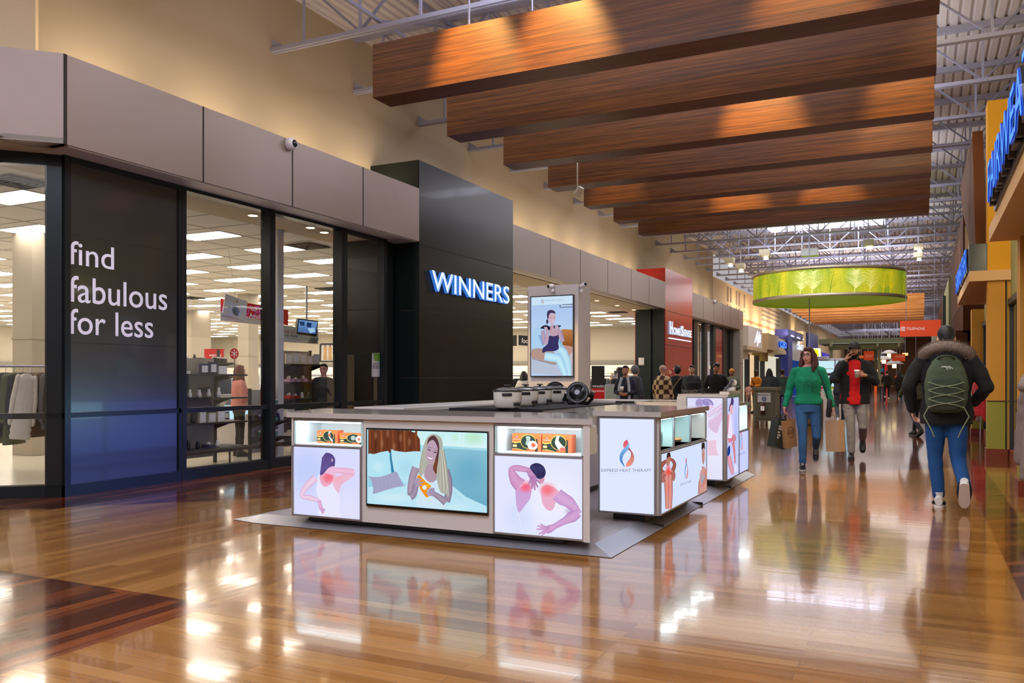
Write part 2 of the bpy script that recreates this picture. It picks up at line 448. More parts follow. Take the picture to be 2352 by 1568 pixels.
def wood_material(name, c0, c1, c2, axis=0, rough=0.38, sc=(0.9, 14, 14), coat=0.15, spec=0.5):
    m = bpy.data.materials.new(name); m.use_nodes = True
    nt = m.node_tree; N = nt.nodes; Lk = nt.links; p = N['Principled BSDF']
    g = N.new('ShaderNodeNewGeometry'); mp = N.new('ShaderNodeMapping')
    s = list(sc)
    if axis == 1: s = [sc[1], sc[0], sc[2]]
    if axis == 2: s = [sc[1], sc[2], sc[0]]
    mp.inputs['Scale'].default_value = s; Lk.new(g.outputs['Position'], mp.inputs['Vector'])
    n1 = N.new('ShaderNodeTexNoise'); n1.inputs['Scale'].default_value = 1; n1.inputs['Detail'].default_value = 7; n1.inputs['Distortion'].default_value = 0.6
    Lk.new(mp.outputs[0], n1.inputs['Vector'])
    n2 = N.new('ShaderNodeTexNoise'); n2.inputs['Scale'].default_value = 4.5; n2.inputs['Detail'].default_value = 3; Lk.new(mp.outputs[0], n2.inputs['Vector'])
    ad = N.new('ShaderNodeMath'); ad.operation = 'MULTIPLY_ADD'; ad.inputs[1].default_value = 0.4; Lk.new(n2.outputs['Fac'], ad.inputs[0])
    mu = N.new('ShaderNodeMath'); mu.operation = 'MULTIPLY'; mu.inputs[1].default_value = 0.6; Lk.new(n1.outputs['Fac'], mu.inputs[0]); Lk.new(mu.outputs[0], ad.inputs[2])
    r = N.new('ShaderNodeValToRGB'); e = r.color_ramp.elements
    e[0].position = 0.36; e[0].color = (*hexc(c0), 1); e[1].position = 0.64; e[1].color = (*hexc(c2), 1); x = e.new(0.5); x.color = (*hexc(c1), 1)
    Lk.new(ad.outputs[0], r.inputs[0]); Lk.new(r.outputs[0], p.inputs['Base Color'])
    p.inputs['Specular IOR Level'].default_value = spec; p.inputs['Roughness'].default_value = rough; p.inputs['Coat Weight'].default_value = coat; p.inputs['Coat Roughness'].default_value = 0.3
    MATS[name] = m; return m
FLOOR = floor_material()
CREAM = mat('cream_wall_paint', '#bba88a', 0.75, var=0.04, vs=1.2)
CREAM2 = mat('peach_wall_paint', '#e6cfa8', 0.75, var=0.03, vs=1.2)
TAUPE = mat('taupe_metal_panel', '#8d7c72', 0.42, 0.25, var=0.04, vs=3, bump=0.02, bs=300)
SEAM = mat('panel_seam', '#241c18', 0.8)
SOFF = mat('soffit_panel', '#bdb6ab', 0.45)
DGRN = mat('dark_green_black_metal', '#1f2624', 0.32, 0.4)
FRAME = mat('charcoal_window_frame', '#20262a', 0.3, 0.5)
BLACKP = mat('gloss_black_panel', '#0c0907', 0.34, 0.0, spec=0.35, coat=0.06, var=0.2, vs=0.8)
SILLB = mat('blue_black_film', '#0b0d12', 0.3, spec=1.0, coat=0.35)
REDP = mat('gloss_red_panel', '#a80c08', 0.26, spec=0.6, coat=0.15, var=0.1, vs=0.7)
STEEL = mat('lavender_grey_steel', '#a9aabf', 0.45, 0.1)
STEELD = mat('grey_web_steel', '#8f90a5', 0.5, 0.1)
DECK = mat('white_metal_deck', '#d6cfcd', 0.55, var=0.05, vs=1.5)
WHITE = mat('warm_white_laminate', '#d8d2cc', 0.35)
GLASS = glassmat('shop_glass')
BEAM = wood_material('beam_wood_veneer', '#3a1f06', '#593009', '#7a440d', 0, rough=0.42, coat=0.0, spec=0.35, sc=(0.7, 40, 40))

# ------------------------------------------------------------------ floors
f = MB(); f.add([(-8.2, -14, 0), (9, -14, 0), (9, 125, 0), (-8.2, 125, 0)], [(0, 1, 2, 3)], FLOOR)
f.add([(-8.2, 5.93, 0), (-18.2, -4.07, 0), (-18.2, -14, 0), (-8.2, -14, 0)], [(0, 1, 2, 3)], FLOOR)
struct('floor', f)
TILE = mat('pale_shop_tile', '#cfc6b6', 0.18, spec=0.6, var=0.04, vs=2)
f = MB(); f.add([(-44, -12, -0.004), (-8.2, -12, -0.004), (-8.2, 43, -0.004), (-44, 43, -0.004)], [(0, 1, 2, 3)], TILE); struct('floor_shop', f)

# ------------------------------------------------------------------ roof deck: ribs run down the hall
d = MB(); x = -8.9; prof = []
while x < 8.4:
    prof += [(x, 7.2), (x+0.10, 7.2), (x+0.125, 7.245), (x+0.145, 7.245)]; x += 0.17
vs = [(a, y, z) for y in (-6.0, 111.0) for a, z in prof]; n = len(prof)
d.add(vs, [(i, i+1, n+i+1, n+i) for i in range(n-1)], DECK); struct('ceiling', d)

# ------------------------------------------------------------------ steel roof trusses, one object each, two metres apart
def make_joist():
    t = thing('roof_truss', 'white painted open web steel truss spanning the hall under the metal deck', 'roof truss', (0, 0, 0), 0, 'white steel roof trusses under the metal deck')
    b = MB()
    for dy in (-0.035, 0.035): b.box(-8.84, 8.3, dy-0.024, dy+0.024, 6.19, 6.215, STEEL); b.box(-8.84, 8.3, dy-0.004+(0.02 if dy > 0 else -0.02), dy+0.004+(0.02 if dy > 0 else -0.02), 6.215, 6.25, STEEL)
    b.build('bottom_chord', t)
    b = MB(); b.box(-8.84, 8.3, -0.06, 0.06, 7.10, 7.2, STEEL); b.build('top_chord', t)
    b = MB(); x = -8.25; k = 0
    b.prism([(-8.84, -0.02, 6.25), (-8.84, -0.02, 6.40), (-8.6, -0.02, 6.25)], (0, 0.04, 0), STEEL)
    while x < 8.2:
        b.bar((x, 0, 6.22), (x, 0, 7.12), 0.035, 0.035, STEEL, up=(0, 1, 0))
        if k % 2 == 1:
            b.bar((x, 0, 6.23), (x-1.0, 0, 7.12), 0.03, 0.04, STEELD, up=(0, 1, 0))
            b.bar((x, 0, 6.23), (x+1.0, 0, 7.12), 0.03, 0.04, STEELD, up=(0, 1, 0))
        x += 1.02; k += 1
    b.build('web', t)
    return t
tj = make_joist(); ys = [5.78+2.05*k for k in range(-3, 52)]
tj.location = (0, ys[0], 0)
for y in ys[1:]: dup(tj, (0, y, 0))
# bridging girders running down the hall
for gx in (-6.9, 3.4):
    b = MB(); b.box(gx-0.03, gx+0.03, 0, 76, 6.98, 7.04, STEELD); b.box(gx-0.03, gx+0.03, 0, 76, 6.3, 6.34, STEELD)
    for k in range(36): b.bar((gx, 1.68+2.05*k, 6.32), (gx, 1.68+2.05*(k+1), 7.0), 0.03, 0.03, STEELD)
    o = b.build('roof_bracing'); o['kind'] = 'structure'
for gx in (-4.4, -4.25, 2.35, 2.5, 2.65):
    b = MB(); b.cyl((gx, -2, 6.95), (gx, 76, 6.95), 0.018, STEELD, n=6); o = b.build('trim_1'); o['kind'] = 'structure'; o.name = 'trim_conduit'

# ------------------------------------------------------------------ cream walls above the shop fronts
w = MB(); w.box(-9.0, -8.84, 6.11, 39.9, 3.64, 7.2, CREAM); w.box(-9.0, -8.86, 39.9, 76, 2.6, 6.12, CREAM2)
w.wall((-8.84, 6.11), (-15.0, -0.05), 0.16, 3.64, 7.2, CREAM2); struct('wall_left', w)
w = MB()
for k, (yy, zz) in enumerate([(y, z) for z in range(3) for y in range(7)]): pass
LINEG = mat('grey_mural_paint', '#a08f80', 0.7); LINEO = mat('orange_mural_paint', '#e58a5c', 0.7)
for i in range(7):
    y = 43.2+i*0.75
    if i in (2, 5): continue
    w.box(-8.855, -8.845, y, y+0.35, 5.2, 5.95, LINEG)
    for z in (4.95, 4.7, 4.42, 4.2): w.box(-8.855, -8.845, y, y+0.3, z, z+0.12, LINEG)
for z in (5.72, 5.45, 5.18, 4.9): w.box(-8.855, -8.845, 53.5, 61.0, z, z+0.1, LINEG)
w.add([(-8.85, 42.1, 4.45), (-8.85, 75, 4.45), (-8.85, 75, 4.62), (-8.85, 42.1, 4.62)], [(0, 1, 2, 3)], LINEO)
struct('trim_2', w).name = 'trim_mural'

# ------------------------------------------------------------------ left shop front
XF, XG = -7.83, -8.2
def fascia(name, ys, z0=3.64, z1=4.555):
    b = MB(); b.box(XF-0.25, XF, ys[0], ys[-1], z0, z1, TAUPE)
    for y in ys[1:-1]: b.box(XF-0.02, XF+0.002, y-0.012, y+0.012, z0, z1, SEAM)
    struct(name, b)
fascia('wall_fascia_front', [5.68, 7.53, 9.14, 10.78, 12.41])
fascia('wall_fascia_middle', [16.14, 18.15, 20.09, 22.18, 24.29, 26.14, 28.03])
fascia('wall_fascia_rear', [31.79]+[atX(p, 700, XF)[1] for p in (1615.5, 1639, 1659.6, 1678, 1696)]+[42.0])
b = MB(); b.wall((XF, 5.68), (XF-5, 0.68), -0.25, 3.64, 4.555, TAUPE); b.box(XF-0.02, XF+0.003, 5.68, 5.72, 3.64, 4.555, SEAM); struct('wall_fascia_turned', b)
b = MB(); b.box(-8.84, XF-0.25, 5.8, 12.41, 3.645, 3.70, SOFF); b.box(-8.84, XF-0.25, 16.14, 28.03, 3.645, 3.7, SOFF); b.box(-8.84, XF-0.25, 31.79, 42, 3.645, 3.7, SOFF)
b.prism([(XF, 5.68, 3.645), (XF-5, 0.68, 3.645), (XF-6, 0.68, 3.645), (-8.84, 6.0, 3.645)], (0, 0, 0.05), SOFF)
for y0, y1 in ((5.75, 12.41), (31.79, 42.0)): b.box(-8.3, XF-0.02, y0, y1, 3.625, 3.645, SOFF)
struct('ceiling_soffit', b)
# glazing ------------------------------------------------------------
def glazed(name, y0, y1, posts, mid=(0.83, 0.89), bot=0.13, top=3.58):
    """windows along x=XG between posts"""
    b = MB(); b.box(XG-0.12, XG+0.03, y0, y1, 0, bot, FRAME); b.box(XG-0.12, XG+0.03, y0, y1, top, 3.645, FRAME)
    for a, c in posts: b.box(XG-0.13, XG+0.04, a, c, 0, 3.645, FRAME); b.box(XG+0.04, XG+0.045, (a+c)/2-0.004, (a+c)/2+0.004, 0, 3.64, SEAM)
    if mid: b.box(XG-0.06, XG+0.02, y0, y1, mid[0], mid[1], FRAME)
    w = b.build('window_1'); w['kind'] = 'structure'; w.name = name
    g = MB(); g.add([(XG-0.03, y0, bot), (XG-0.03, y1, bot), (XG-0.03, y1, top), (XG-0.03, y0, top)], [(0, 1, 2, 3)], GLASS); g.build('window_pane', w)
    return w
glazed('window_1', 7.56, 11.95, [(7.46, 7.58), (9.06, 9.17), (10.67, 10.82), (11.83, 11.92)])
# turned window left of the corner
b = MB(); q = 0.7071; P0 = (XG, 5.93)
def on(t): return (XG-q*t, 5.93-q*t)
b.wall(on(0), on(5), -0.12, 0, 0.13, FRAME); b.wall(on(0), on(5), -0.12, 3.5, 3.645, FRAME); b.wall(on(0), on(5), -0.06, 0.83, 0.89, FRAME)
b.wall(on(0.0), on(0.16), -0.13, 0, 3.645, FRAME); b.wall(on(2.2), on(2.3), -0.13, 0, 3.645, FRAME)
w2 = b.build('window_2'); w2['kind'] = 'structure'
g = MB(); a, c = on(0.1), on(5); g.add([(a[0]+.03*q, a[1]-.03*q-0.05, 0.13), (c[0], c[1]-0.05, 0.13), (c[0], c[1]-0.05, 3.5), (a[0], a[1]-0.05, 3.5)], [(0, 1, 2, 3)], GLASS); g.build('window_pane', w2)
# black panel with the slogan
b = MB(); b.box(XG-0.05, XG+0.02, 5.99, 7.46, 0.89, 3.56, SILLB); b.box(XG-0.05, XG+0.02, 5.99, 7.46, 0.10, 0.84, SILLB)
b.box(XG-0.1, XG+0.05, 5.93, 6.0, 0, 3.645, FRAME); b.box(XG-0.1, XG+0.045, 5.93, 7.5, 0, 0.12, FRAME); b.box(XG-0.1, XG+0.045, 5.93, 7.5, 3.56, 3.645, FRAME)
b.box(XG-0.1, XG+0.04, 5.93, 7.5, 0.835, 0.885, FRAME)
for z in (2.80, 1.64): b.box(XG+0.018, XG+0.0215, 5.99, 7.46, z-0.003, z+0.003, SEAM)
pn = b.build('window_film_panel'); tag(pn, 'tall black glossy shop window panel with white slogan find fabulous for less', 'sign panel')
SLOG = mat('white_vinyl_lettering', '#e6e0ee', 0.5, emis='#d8d0e8', es=0.15)
u, v = (0, 1, 0), (0, 0, 1)
def slog(s, y, z, wdt, capz=None):
    me = text('lettering', s, SLOG, (XG+0.024, y, z), u, v, width=wdt, height=None, depth=0.002, bold=0.004, parent=pn)
    return me
def slogh(s, y0, y1, zb, asc):
    me = textmesh(s, 0.004, 0.5); xs = [w.co.x for w in me.vertices]; x0, x1 = min(xs), max(xs); k = (y1-y0)/(x1-x0)
    hs = [w.co.y for w in me.vertices]; kk = asc/max(hs)
    for w in me.vertices: w.co = Vector((XG+0.022+(w.co.z+0.5)*0.002, y0+(w.co.x-x0)*k, zb+w.co.y*kk))
    me.materials.clear(); me.materials.append(SLOG); o = bpy.data.objects.new('lettering', me); COL.objects.link(o); o.parent = pn
ya = lambda px: atX(px, 700, XG+.024)[1]; za = lambda px, py: atX(px, py, XG+.024)[2]
slogh('find', ya(158), ya(262), za(262, 619), za(262, 568)-za(262, 619))
slogh('fabulous', ya(158), ya(384), za(230, 698), za(230, 640)-za(230, 698))
slogh('for less', ya(158), ya(352), za(262, 771), za(262, 716)-za(262, 771))

# ------------------------------------------------------------------ WINNERS tower
def tower(name, y0, y1, z1, m, side, seams, lab, cat, edge=None):
    b = MB(); b.box(-8.84, XF, y0, y1, 0, z1, m)
    for z in seams: b.box(-8.6, XF+0.003, y0-0.003, y1+0.003, z-0.008, z+0.008, SEAM)
    b.box(XF-0.30, XF-0.004, y0-0.004, y0, 0, 3.64, side)
    o = b.build(name); tag(o, lab, cat); return o
tw = tower('sign_tower', 12.41, 16.14, 5.05, BLACKP, DGRN, (3.59, 2.44, 1.27), 'glossy black shop entrance tower carrying blue lit letters WINNERS', 'sign tower')
b = MB(); b.box(-8.84, XF-0.01, 12.395, 12.415, 0, 5.05, DGRN); b.box(-8.84, -8.62, 11.93, 12.41, 0, 3.64, DGRN)
for z in (2.44, 1.27): b.box(XG, XF, 12.392, 12.396, z-.008, z+.008, SEAM)
b.build('side_panel', tw)
b = MB(); b.box(-9.1, -8.3, 11.86, 12.3, 0, 3.62, DGRN); b.box(-9.11, -8.29, 11.855, 11.86, 1.26, 1.28, SEAM); b.box(-9.11, -8.29, 11.855, 11.86, 2.43, 2.45, SEAM); o = b.build('inner_column', tw)
BLUEF = emat('blue_white_neon_face', '#8fb4ff', 1.25); BLUEC = emat('white_neon_core', '#dfeaff', 1.5)
BLUES = emat('blue_neon_side', '#3f7fe0', 0.8)
wy0, wy1 = atX(986, 650, XF)[1], atX(1164, 650, XF)[1]
wz0, wz1 = atX(1000, 668, XF)[2], atX(986, 620, XF)[2]
WN = 'WINNERS'; 
def letters(body, y0, y1, z0, z1, x, face, side, parent, depth=0.05, core=None, bold=0.0, gap=0.0, name='letter', axis=1):
    """each raised letter is a part; axis=1 letters run along +y on a wall facing +x, axis=-1 run along -y facing -x"""
    me = [textmesh(ch, bold, 0.5) for ch in body if ch != ' ']
    full = textmesh(body, bold, 0.0); fx = [v.co.x for v in full.vertices]; a, c = min(fx), max(fx); k = abs(y1-y0)/(c-a)
    cu = 0.0; hs = [v.co.y for v in full.vertices]; kk = (z1-z0)/max(hs); bpy.data.meshes.remove(full)
    # advance per letter, measured
    pre = ''
    for ch in body:
        if ch == ' ': pre += ch; continue
        f1 = textmesh(pre+ch, bold, 0.0); xr = max(v.co.x for v in f1.vertices); bpy.data.meshes.remove(f1)
        m = me.pop(0); xm = max(v.co.x for v in m.vertices); off = xr-xm; pre += ch
        for v in m.vertices:
            t = (v.co.x+off-a)*k
            if axis == 1: v.co = Vector((x+(v.co.z+0.5)*depth, y0+t, z0+v.co.y*kk))
            elif axis == -1: v.co = Vector((x-(v.co.z+0.5)*depth, y0-t, z0+v.co.y*kk))
            elif axis == 0: v.co = Vector((y0+t, x-(v.co.z+0.5)*depth, z0+v.co.y*kk))
        m.materials.clear(); m.materials.append(face); m.materials.append(side)
        for p in m.polygons:
            nn = abs(p.normal.y) if axis == 0 else abs(p.normal.x)
            p.material_index = 0 if nn > 0.7 else 1
        o = bpy.data.objects.new(name, m); COL.objects.link(o); o.parent = parent
letters(WN, wy0, wy1, wz0, wz1, XF, BLUEF, BLUES, tw, depth=0.06, bold=0.018)
letters(WN, wy0, wy1, wz0, wz1, XF+0.0605, BLUEC, BLUEC, tw, depth=0.004, bold=-0.016, name='letter_core')

# ------------------------------------------------------------------ HOMESENSE tower
rt = tower('sign_tower', 28.03, 31.79, 5.04, REDP, REDP, (3.59, 2.42), 'glossy red shop entrance tower carrying white lit letters HomeSense', 'sign tower')
WL = emat('white_sign_face', '#f4f6ff', 1.1); WLS = emat('white_sign_side', '#c9d2ee', 0.7)
hz = lambda px, py: atX(px, py, XF)[2]; hy = lambda px: atX(px, 750, XF)[1]
zb = hz(1537, 766)
letters('H', hy(1536), hy(1542.5), zb, hz(1536, 737), XF, WL, WLS, rt, 0.05, bold=0.03)
letters('OME', hy(1543.5), hy(1560.5), zb, zb+0.25, XF, WL, WLS, rt, 0.05, bold=0.02)
letters('S', hy(1561.5), hy(1567.5), zb, zb+0.36, XF, WL, WLS, rt, 0.05, bold=0.03)
letters('ENSE', hy(1568.5), hy(1586), zb, zb+0.25, XF, WL, WLS, rt, 0.05, bold=0.02)
b = MB(); b.box(XF, XF+0.04, hy(1536), hy(1585.5), zb-0.17, zb-0.135, WL); b.build('underline', rt)
# entry jamb in front of the red tower
b = MB(); b.box(-8.84, XF-0.02, 28.0, 28.03, 0, 3.64, DGRN); b.box(-8.86, -8.84, 27.9, 28.03, 0, 3.64, REDP)
b.box(-8.38, -8.36, 27.96, 28.0, 0, 3.64, SEAM); b.box(-8.84, -8.30, 27.9, 28.0, 0, 3.64, DGRN); b.box(-8.0, XF-.02, 27.94, 28.0, 0, 3.64, DGRN)
jm = b.build('wall_entry_jamb'); jm['kind'] = 'structure'
b = MB(); b.bev(-8.72, -8.52, 27.84, 27.90, 1.72, 1.98, WHITE, 0.015); o = b.build('door_chime_box'); tag(o, 'small white plastic box fixed on the dark entrance jamb', 'sensor box')

# rear glazing of the red shop
PR = [atX(p, 860, XG)[1] for p in (1592, 1600, 1617, 1623, 1637, 1642, 1659, 1662, 1676, 1682)]
glazed('window_3', 31.8, PR[9], [(PR[0], PR[1]), (PR[2], PR[3]), (PR[4], PR[5]), (PR[6], PR[7]), (PR[8], PR[9])], mid=None)
b = MB(); b.box(XG-0.05, XG+0.01, PR[5], PR[6], 0.13, 3.5, mat('red_window_film', '#b0180e', 0.2, coat=0.6)); o = b.build('window_film_panel'); tag(o, 'red film covered window pane beyond the red tower', 'window panel')
b = MB(); b.box(-8.6, XF, PR[9], 42.0, 0, 3.64, mat('taupe_pilaster', '#a3988a', 0.55)); b.box(XF, XF+.002, PR[9], 42, 2.0, 2.02, SEAM); struct('wall_pilaster', b)

# ------------------------------------------------------------------ wooden ceiling beams with glowing spots
bx0, bx1 = -5.79, 0.15
def beams(first, count, step, z0, z1, th, m, lab, grp):
    root = None
    for i in range(count):
        if root is None:
            t = thing('ceiling_beam', lab, 'ceiling beam', (0, first, 0), 0, grp)
            b = MB(); b.box(bx0, bx1, 0, th, z0, z1, m); b.build('beam_body', t)
            for x in (-4.6, -1.0):
                r = MB(); r.cyl((x, th/2, z1), (x, th/2, 7.1), 0.012, STEEL, n=6); r.build('hanger_rod', t)
            root = t
        else: dup(root, (0, first+i*step, 0))
    return root
grp = 'walnut veneered box beams hung over the kiosk'
t0 = beams(8.16, 7, 1.72, 4.55, 5.177, 0.37, BEAM, 'walnut veneered box beam', grp)
ORD = ['nearest and largest', 'second nearest', 'third', 'fourth', 'fifth', 'sixth', 'farthest, just above the green drum']
for o in [o for o in bpy.data.objects if o.get('group') == grp]:
    i = round((o.location.y-8.16)/1.72)
    o['label'] = 'walnut brown hanging box beam over the kiosk, %s of the seven%s' % (ORD[i] if i in (0, 1, 6) else ORD[i]+' from the front', '')
OBEAM = wood_material('honey_beam_veneer', '#b3702c', '#cf8a44', '#dfa25e', 0, rough=0.5)
beams(43.8, 6, 1.95, 4.55, 5.28, 0.4, OBEAM, 'honey coloured hanging box beam far down the hall behind the green drum', 'honey coloured beams far down the hall')

# ------------------------------------------------------------------ lighting of the hall
SKY = emat('skylight_daylight', '#e4e8ff', 15.0)
def skylight(x0, x1, y0, y1, lab, s=None):  # panels out of view are added to fill the hall with light
    t = thing('skylight', lab, 'skylight', ((x0+x1)/2, (y0+y1)/2, 0), 0, 'skylights in the metal deck')
    b = MB(); a, c = (x1-x0)/2, (y1-y0)/2
    b.box(-a, a, -c, c, 7.17, 7.19, s or SKY); b.build('diffuser', t)
    b = MB()
    for q0 in ((-a-.05, -a, -c-.05, c+.05), (a, a+.05, -c-.05, c+.05), (-a, a, -c-.05, -c), (-a, a, c, c+.05)): b.box(*q0, 7.12, 7.2, STEEL)
    b.build('frame', t)
skylight(-4.6, -1.0, 8.9, 10.1, 'white skylight hidden above the walnut beams')
skylight(-4.6, -1.0, 14.2, 15.6, 'white skylight above the rear walnut beams')
skylight(-6.2, -0.6, 0.4, 2.2, 'white skylight in the deck behind the photographer')
skylight(-6.2, -0.6, -5.0, -3.0, 'second white skylight behind the photographer')
skylight(-5.4, -1.2, 33.4, 34.9, 'white skylight strip seen above the green drum')
skylight(-5.2, -1.2, 55.5, 59.0, 'bright skylight far down the hall', emat('far_skylight_daylight', '#e4e8ff', 5.0))
skylight(-5.2, -1.2, 22.6, 24.0, 'white skylight in front of the green drum')
def spotlamp(loc, target, energy, col, ang, blend, lab, grp='track spotlights'):
    t = thing('spotlight', lab, 'spotlight', loc, 0, grp)
    b = MB(); d = (Vector(target)-Vector(loc)).normalized()
    SPB = mat('spotlight_body', '#d8d4c8', 0.4, 0.3)
    b.cyl(d*-0.14, d*0.0, 0.05, SPB, 0.07, n=14); b.cyl((0, 0, 0), (0, 0, 7.2-loc[2]), 0.012, SPB, n=6)
    b.build('lamp_housing', t)
    L = lamp('spotlight_bulb', 'SPOT', Vector(loc)+d*0.03, target, energy, col, 0.05, ang, blend)
    L.parent = t; L.location = d*0.03
    return t
WARM = (1.0, 0.66, 0.22)
for (bi, x, dx, e) in ((0, -4.55, 0.4, 300), (0, -3.55, .5, 300), (2, -2.05, .4, 260), (2, -0.2, .3, 110), (5, -3.3, .3, 170), (5, -1.6, .3, 160), (0, -1.0, .3, 160), (4, -5.2, .2, 60)):
    yb = 8.16+1.72*bi
    spotlamp((x, yb-1.05, 6.05), (x+dx*0.3, yb, 4.72), e*2.7, WARM, math.radians(44), 0.75, 'warm spotlight shining on a walnut beam')
# cove lamps standing behind the fascia and washing the cream wall
COVE = emat('warm_cove_tube', '#ffd9a0', 6.0)
cv = None
ysl = [6.8, 8.6, 10.4, 12.0]+[16.9+1.7*k for k in range(7)]+[32.5+2.0*k for k in range(4)]
for y in ysl:
    if cv is None:
        cv = thing('cove_lamp', 'warm cove lamp behind the taupe fascia', 'cove lamp', (-8.3, y, 4.42), 0, 'cove lamps behind the fascia')
        b = MB(); b.box(-0.06, 0.06, -0.5, 0.5, 0, 0.03, WHITE); b.build('housing', cv)
        b = MB(); b.cyl((0, -0.45, 0.05), (0, 0.45, 0.05), 0.02, COVE, n=8); b.build('tube', cv)
    else: dup(cv, (-8.3, y, 4.42))
for y, e in [(a, 9) for a in ysl]:
    lamp('cove_glow', 'AREA', (-8.28, y, 4.5), (-8.75, y, 5.6), e, (1.0, 0.80, 0.55), 0.9, size_y=0.08)
for y in [45+3.2*k for k in range(8)]:
    lamp('cove_glow', 'AREA', (-8.0, y, 4.2), (-8.9, y, 5.2), 45, (1.0, 0.72, 0.45), 1.6, size_y=0.1)

# added fill without fixtures: down into the hall, and up onto the deck
for y, e in ((0, 230), (10, 200), (22, 260), (34, 260), (46, 320), (58, 260), (70, 240), (84, 240), (100, 240)):
    lamp('hall_downlight', 'AREA', (-3.4, y, 5.95), (-3.4, y, 0), e, (1.0, 0.94, 0.88), 8.0, size_y=9.0)
for y, e in ((0, 110), (8, 110), (16, 120), (24, 130), (33, 170), (44, 190), (58, 190), (74, 190), (92, 190)):
    lamp('deck_uplight', 'AREA', (-3.0, y, 5.75), (-3.0, y, 8), e, (0.92, 0.92, 1.0), 6.0, size_y=3.0)
lamp('hall_sidelight', 'AREA', (3.0, 5.0, 4.6), (-8.0, 9.0, 2.5), 170, (1.0, 0.95, 0.95), 5.0, size_y=2.0)  # added side fill towards the left shop front, no fixture
# ------------------------------------------------------------------ the kiosk
KW = mat('kiosk_white_laminate', '#cecac5', 0.3, coat=0.2)
KV = mat('kiosk_inner_laminate', '#c6bfcb', 0.4)
KTOP = mat('kiosk_countertop', '#b9b3ae', 0.12, coat=0.5)
ALU = mat('brushed_aluminium', '#b4b6bd', 0.3, 0.8)
KICK = mat('dark_toe_kick', '#1c1e24', 0.5)
RAMP = mat('grey_ramp_metal', '#b4b2ba', 0.3, 0.6, bump=0.05, bs=40)
PLAT = wood_material('grey_laminate_platform', '#9a9096', '#a8a0a6', '#b6aeb2', 1, rough=0.3)
NICHE = mat('lit_niche_lining', '#e6f2f4', 0.4)
STRIP = emat('cool_led_strip', '#d6f2ff', 9.0)
EDGE = mat('green_glass_edge', '#bfe0dd', 0.1)
SCRB = mat('black_screen_bezel', '#0a0b0e', 0.2, coat=0.4)
LB = 1.0
# platform with sloped metal ramps
K0x, K1x, K0y, K1y, PH = -5.45, -1.94, 5.57, 11.5, 0.05
p = MB(); p.box(K0x+.2, K1x-.2, K0y+.2, K1y-.1, 0.0, PH, PLAT); plat = p.build('kiosk_platform'); tag(plat, 'low grey platform floor with sloped metal ramps that the whole kiosk stands on', 'kiosk platform')
r = MB()
r.add([(K0x+.2, K0y+.2, PH), (K1x-.2, K0y+.2, PH), (K1x, K0y, 0.004), (K0x+.25, K0y, 0.004)], [(0, 1, 2, 3)], RAMP)
r.add([(K1x-.2, K0y+.2, PH), (K1x-.2, K1y-.1, PH), (K1x, K1y-.3, 0.004), (K1x, K0y, 0.004)], [(0, 1, 2, 3)], RAMP)
r.add([(K0x+.2, K0y+.2, PH), (K0x+.2, K1y, PH), (K0x, K1y, 0.004), (K0x-.05, K0y+.06, 0.004), (K0x+.25, K0y, 0.004)], [(0, 1, 2, 3, 4)], RAMP)
for yy in (6.9, 8.3, 9.7): r.box(K1x-.2, K1x-.0, yy, yy+.004, 0.0, 0.03, KICK)
r.build('ramp_edge', plat)

def logo_swirl(A, cx, cy, w, h):
    """flame and drop emblem: blue ribbon left, red ribbon right"""
    f = lambda q: [(cx+x*w, cy-y*h) for x, y in q]
    A.grad(f([(0.02, 0.5), (-0.18, 0.42), (-0.25, 0.30), (-0.18, 0.16), (-0.04, 0.05), (0.0, 0.2), (0.02, 0.28), (0.1, 0.36), (0.05, 0.44)]), '#d8455a', '#f08a86', (0, 1), 4)
    A.grad(f([(0.12, 0.40), (0.14, 0.24), (0.30, 0.10), (0.46, -0.06), (0.48, -0.24), (0.34, -0.42), (0.06, -0.50), (-0.06, -0.48), (0.0, -0.34), (0.18, -0.22), (0.28, -0.06), (0.22, 0.08), (0.04, 0.16)]), '#7a2a48', '#f59a84', (0, 1), 4)
    A.grad(f([(0.13, 0.40), (0.0, 0.28), (-0.26, 0.14), (-0.46, -0.04), (-0.48, -0.24), (-0.34, -0.38), (-0.14, -0.50), (-0.30, -0.26), (-0.22, -0.06), (0.0, 0.08), (0.16, 0.22)]), '#8fc4f5', '#1868b8', (0, 1), 4)
def serif(body, par, fn, n, x0, x1, yb, cap, m, sc=(0, 0, 1), bold=0.0, mir=False, sp=1.0):
    me = textmesh(body, bold, 0.0, 0.0, sp); xs = [w.co.x for w in me.vertices]; a, c = min(xs), max(xs); hs = max(w.co.y for w in me.vertices)
    n = Vector(n); q = (lambda t: yb) if not isinstance(yb, tuple) else (lambda t: yb[0]+(yb[1]-yb[0])*t)
    for w in me.vertices:
        t = (w.co.x-a)/(c-a); px = x0+(x1-x0)*t; py = q(t)-w.co.y/hs*cap
        w.co = Vector(fn(sc[0]+px/sc[2], sc[1]+py/sc[2]))+n*0.006
    me.materials.clear(); me.materials.append(m); o = bpy.data.objects.new('lettering', me); COL.objects.link(o); o.parent = par; return o
LTXT = mat('slate_lettering', '#5a6a86', 0.6, emis='#7484a8', es=0.35)

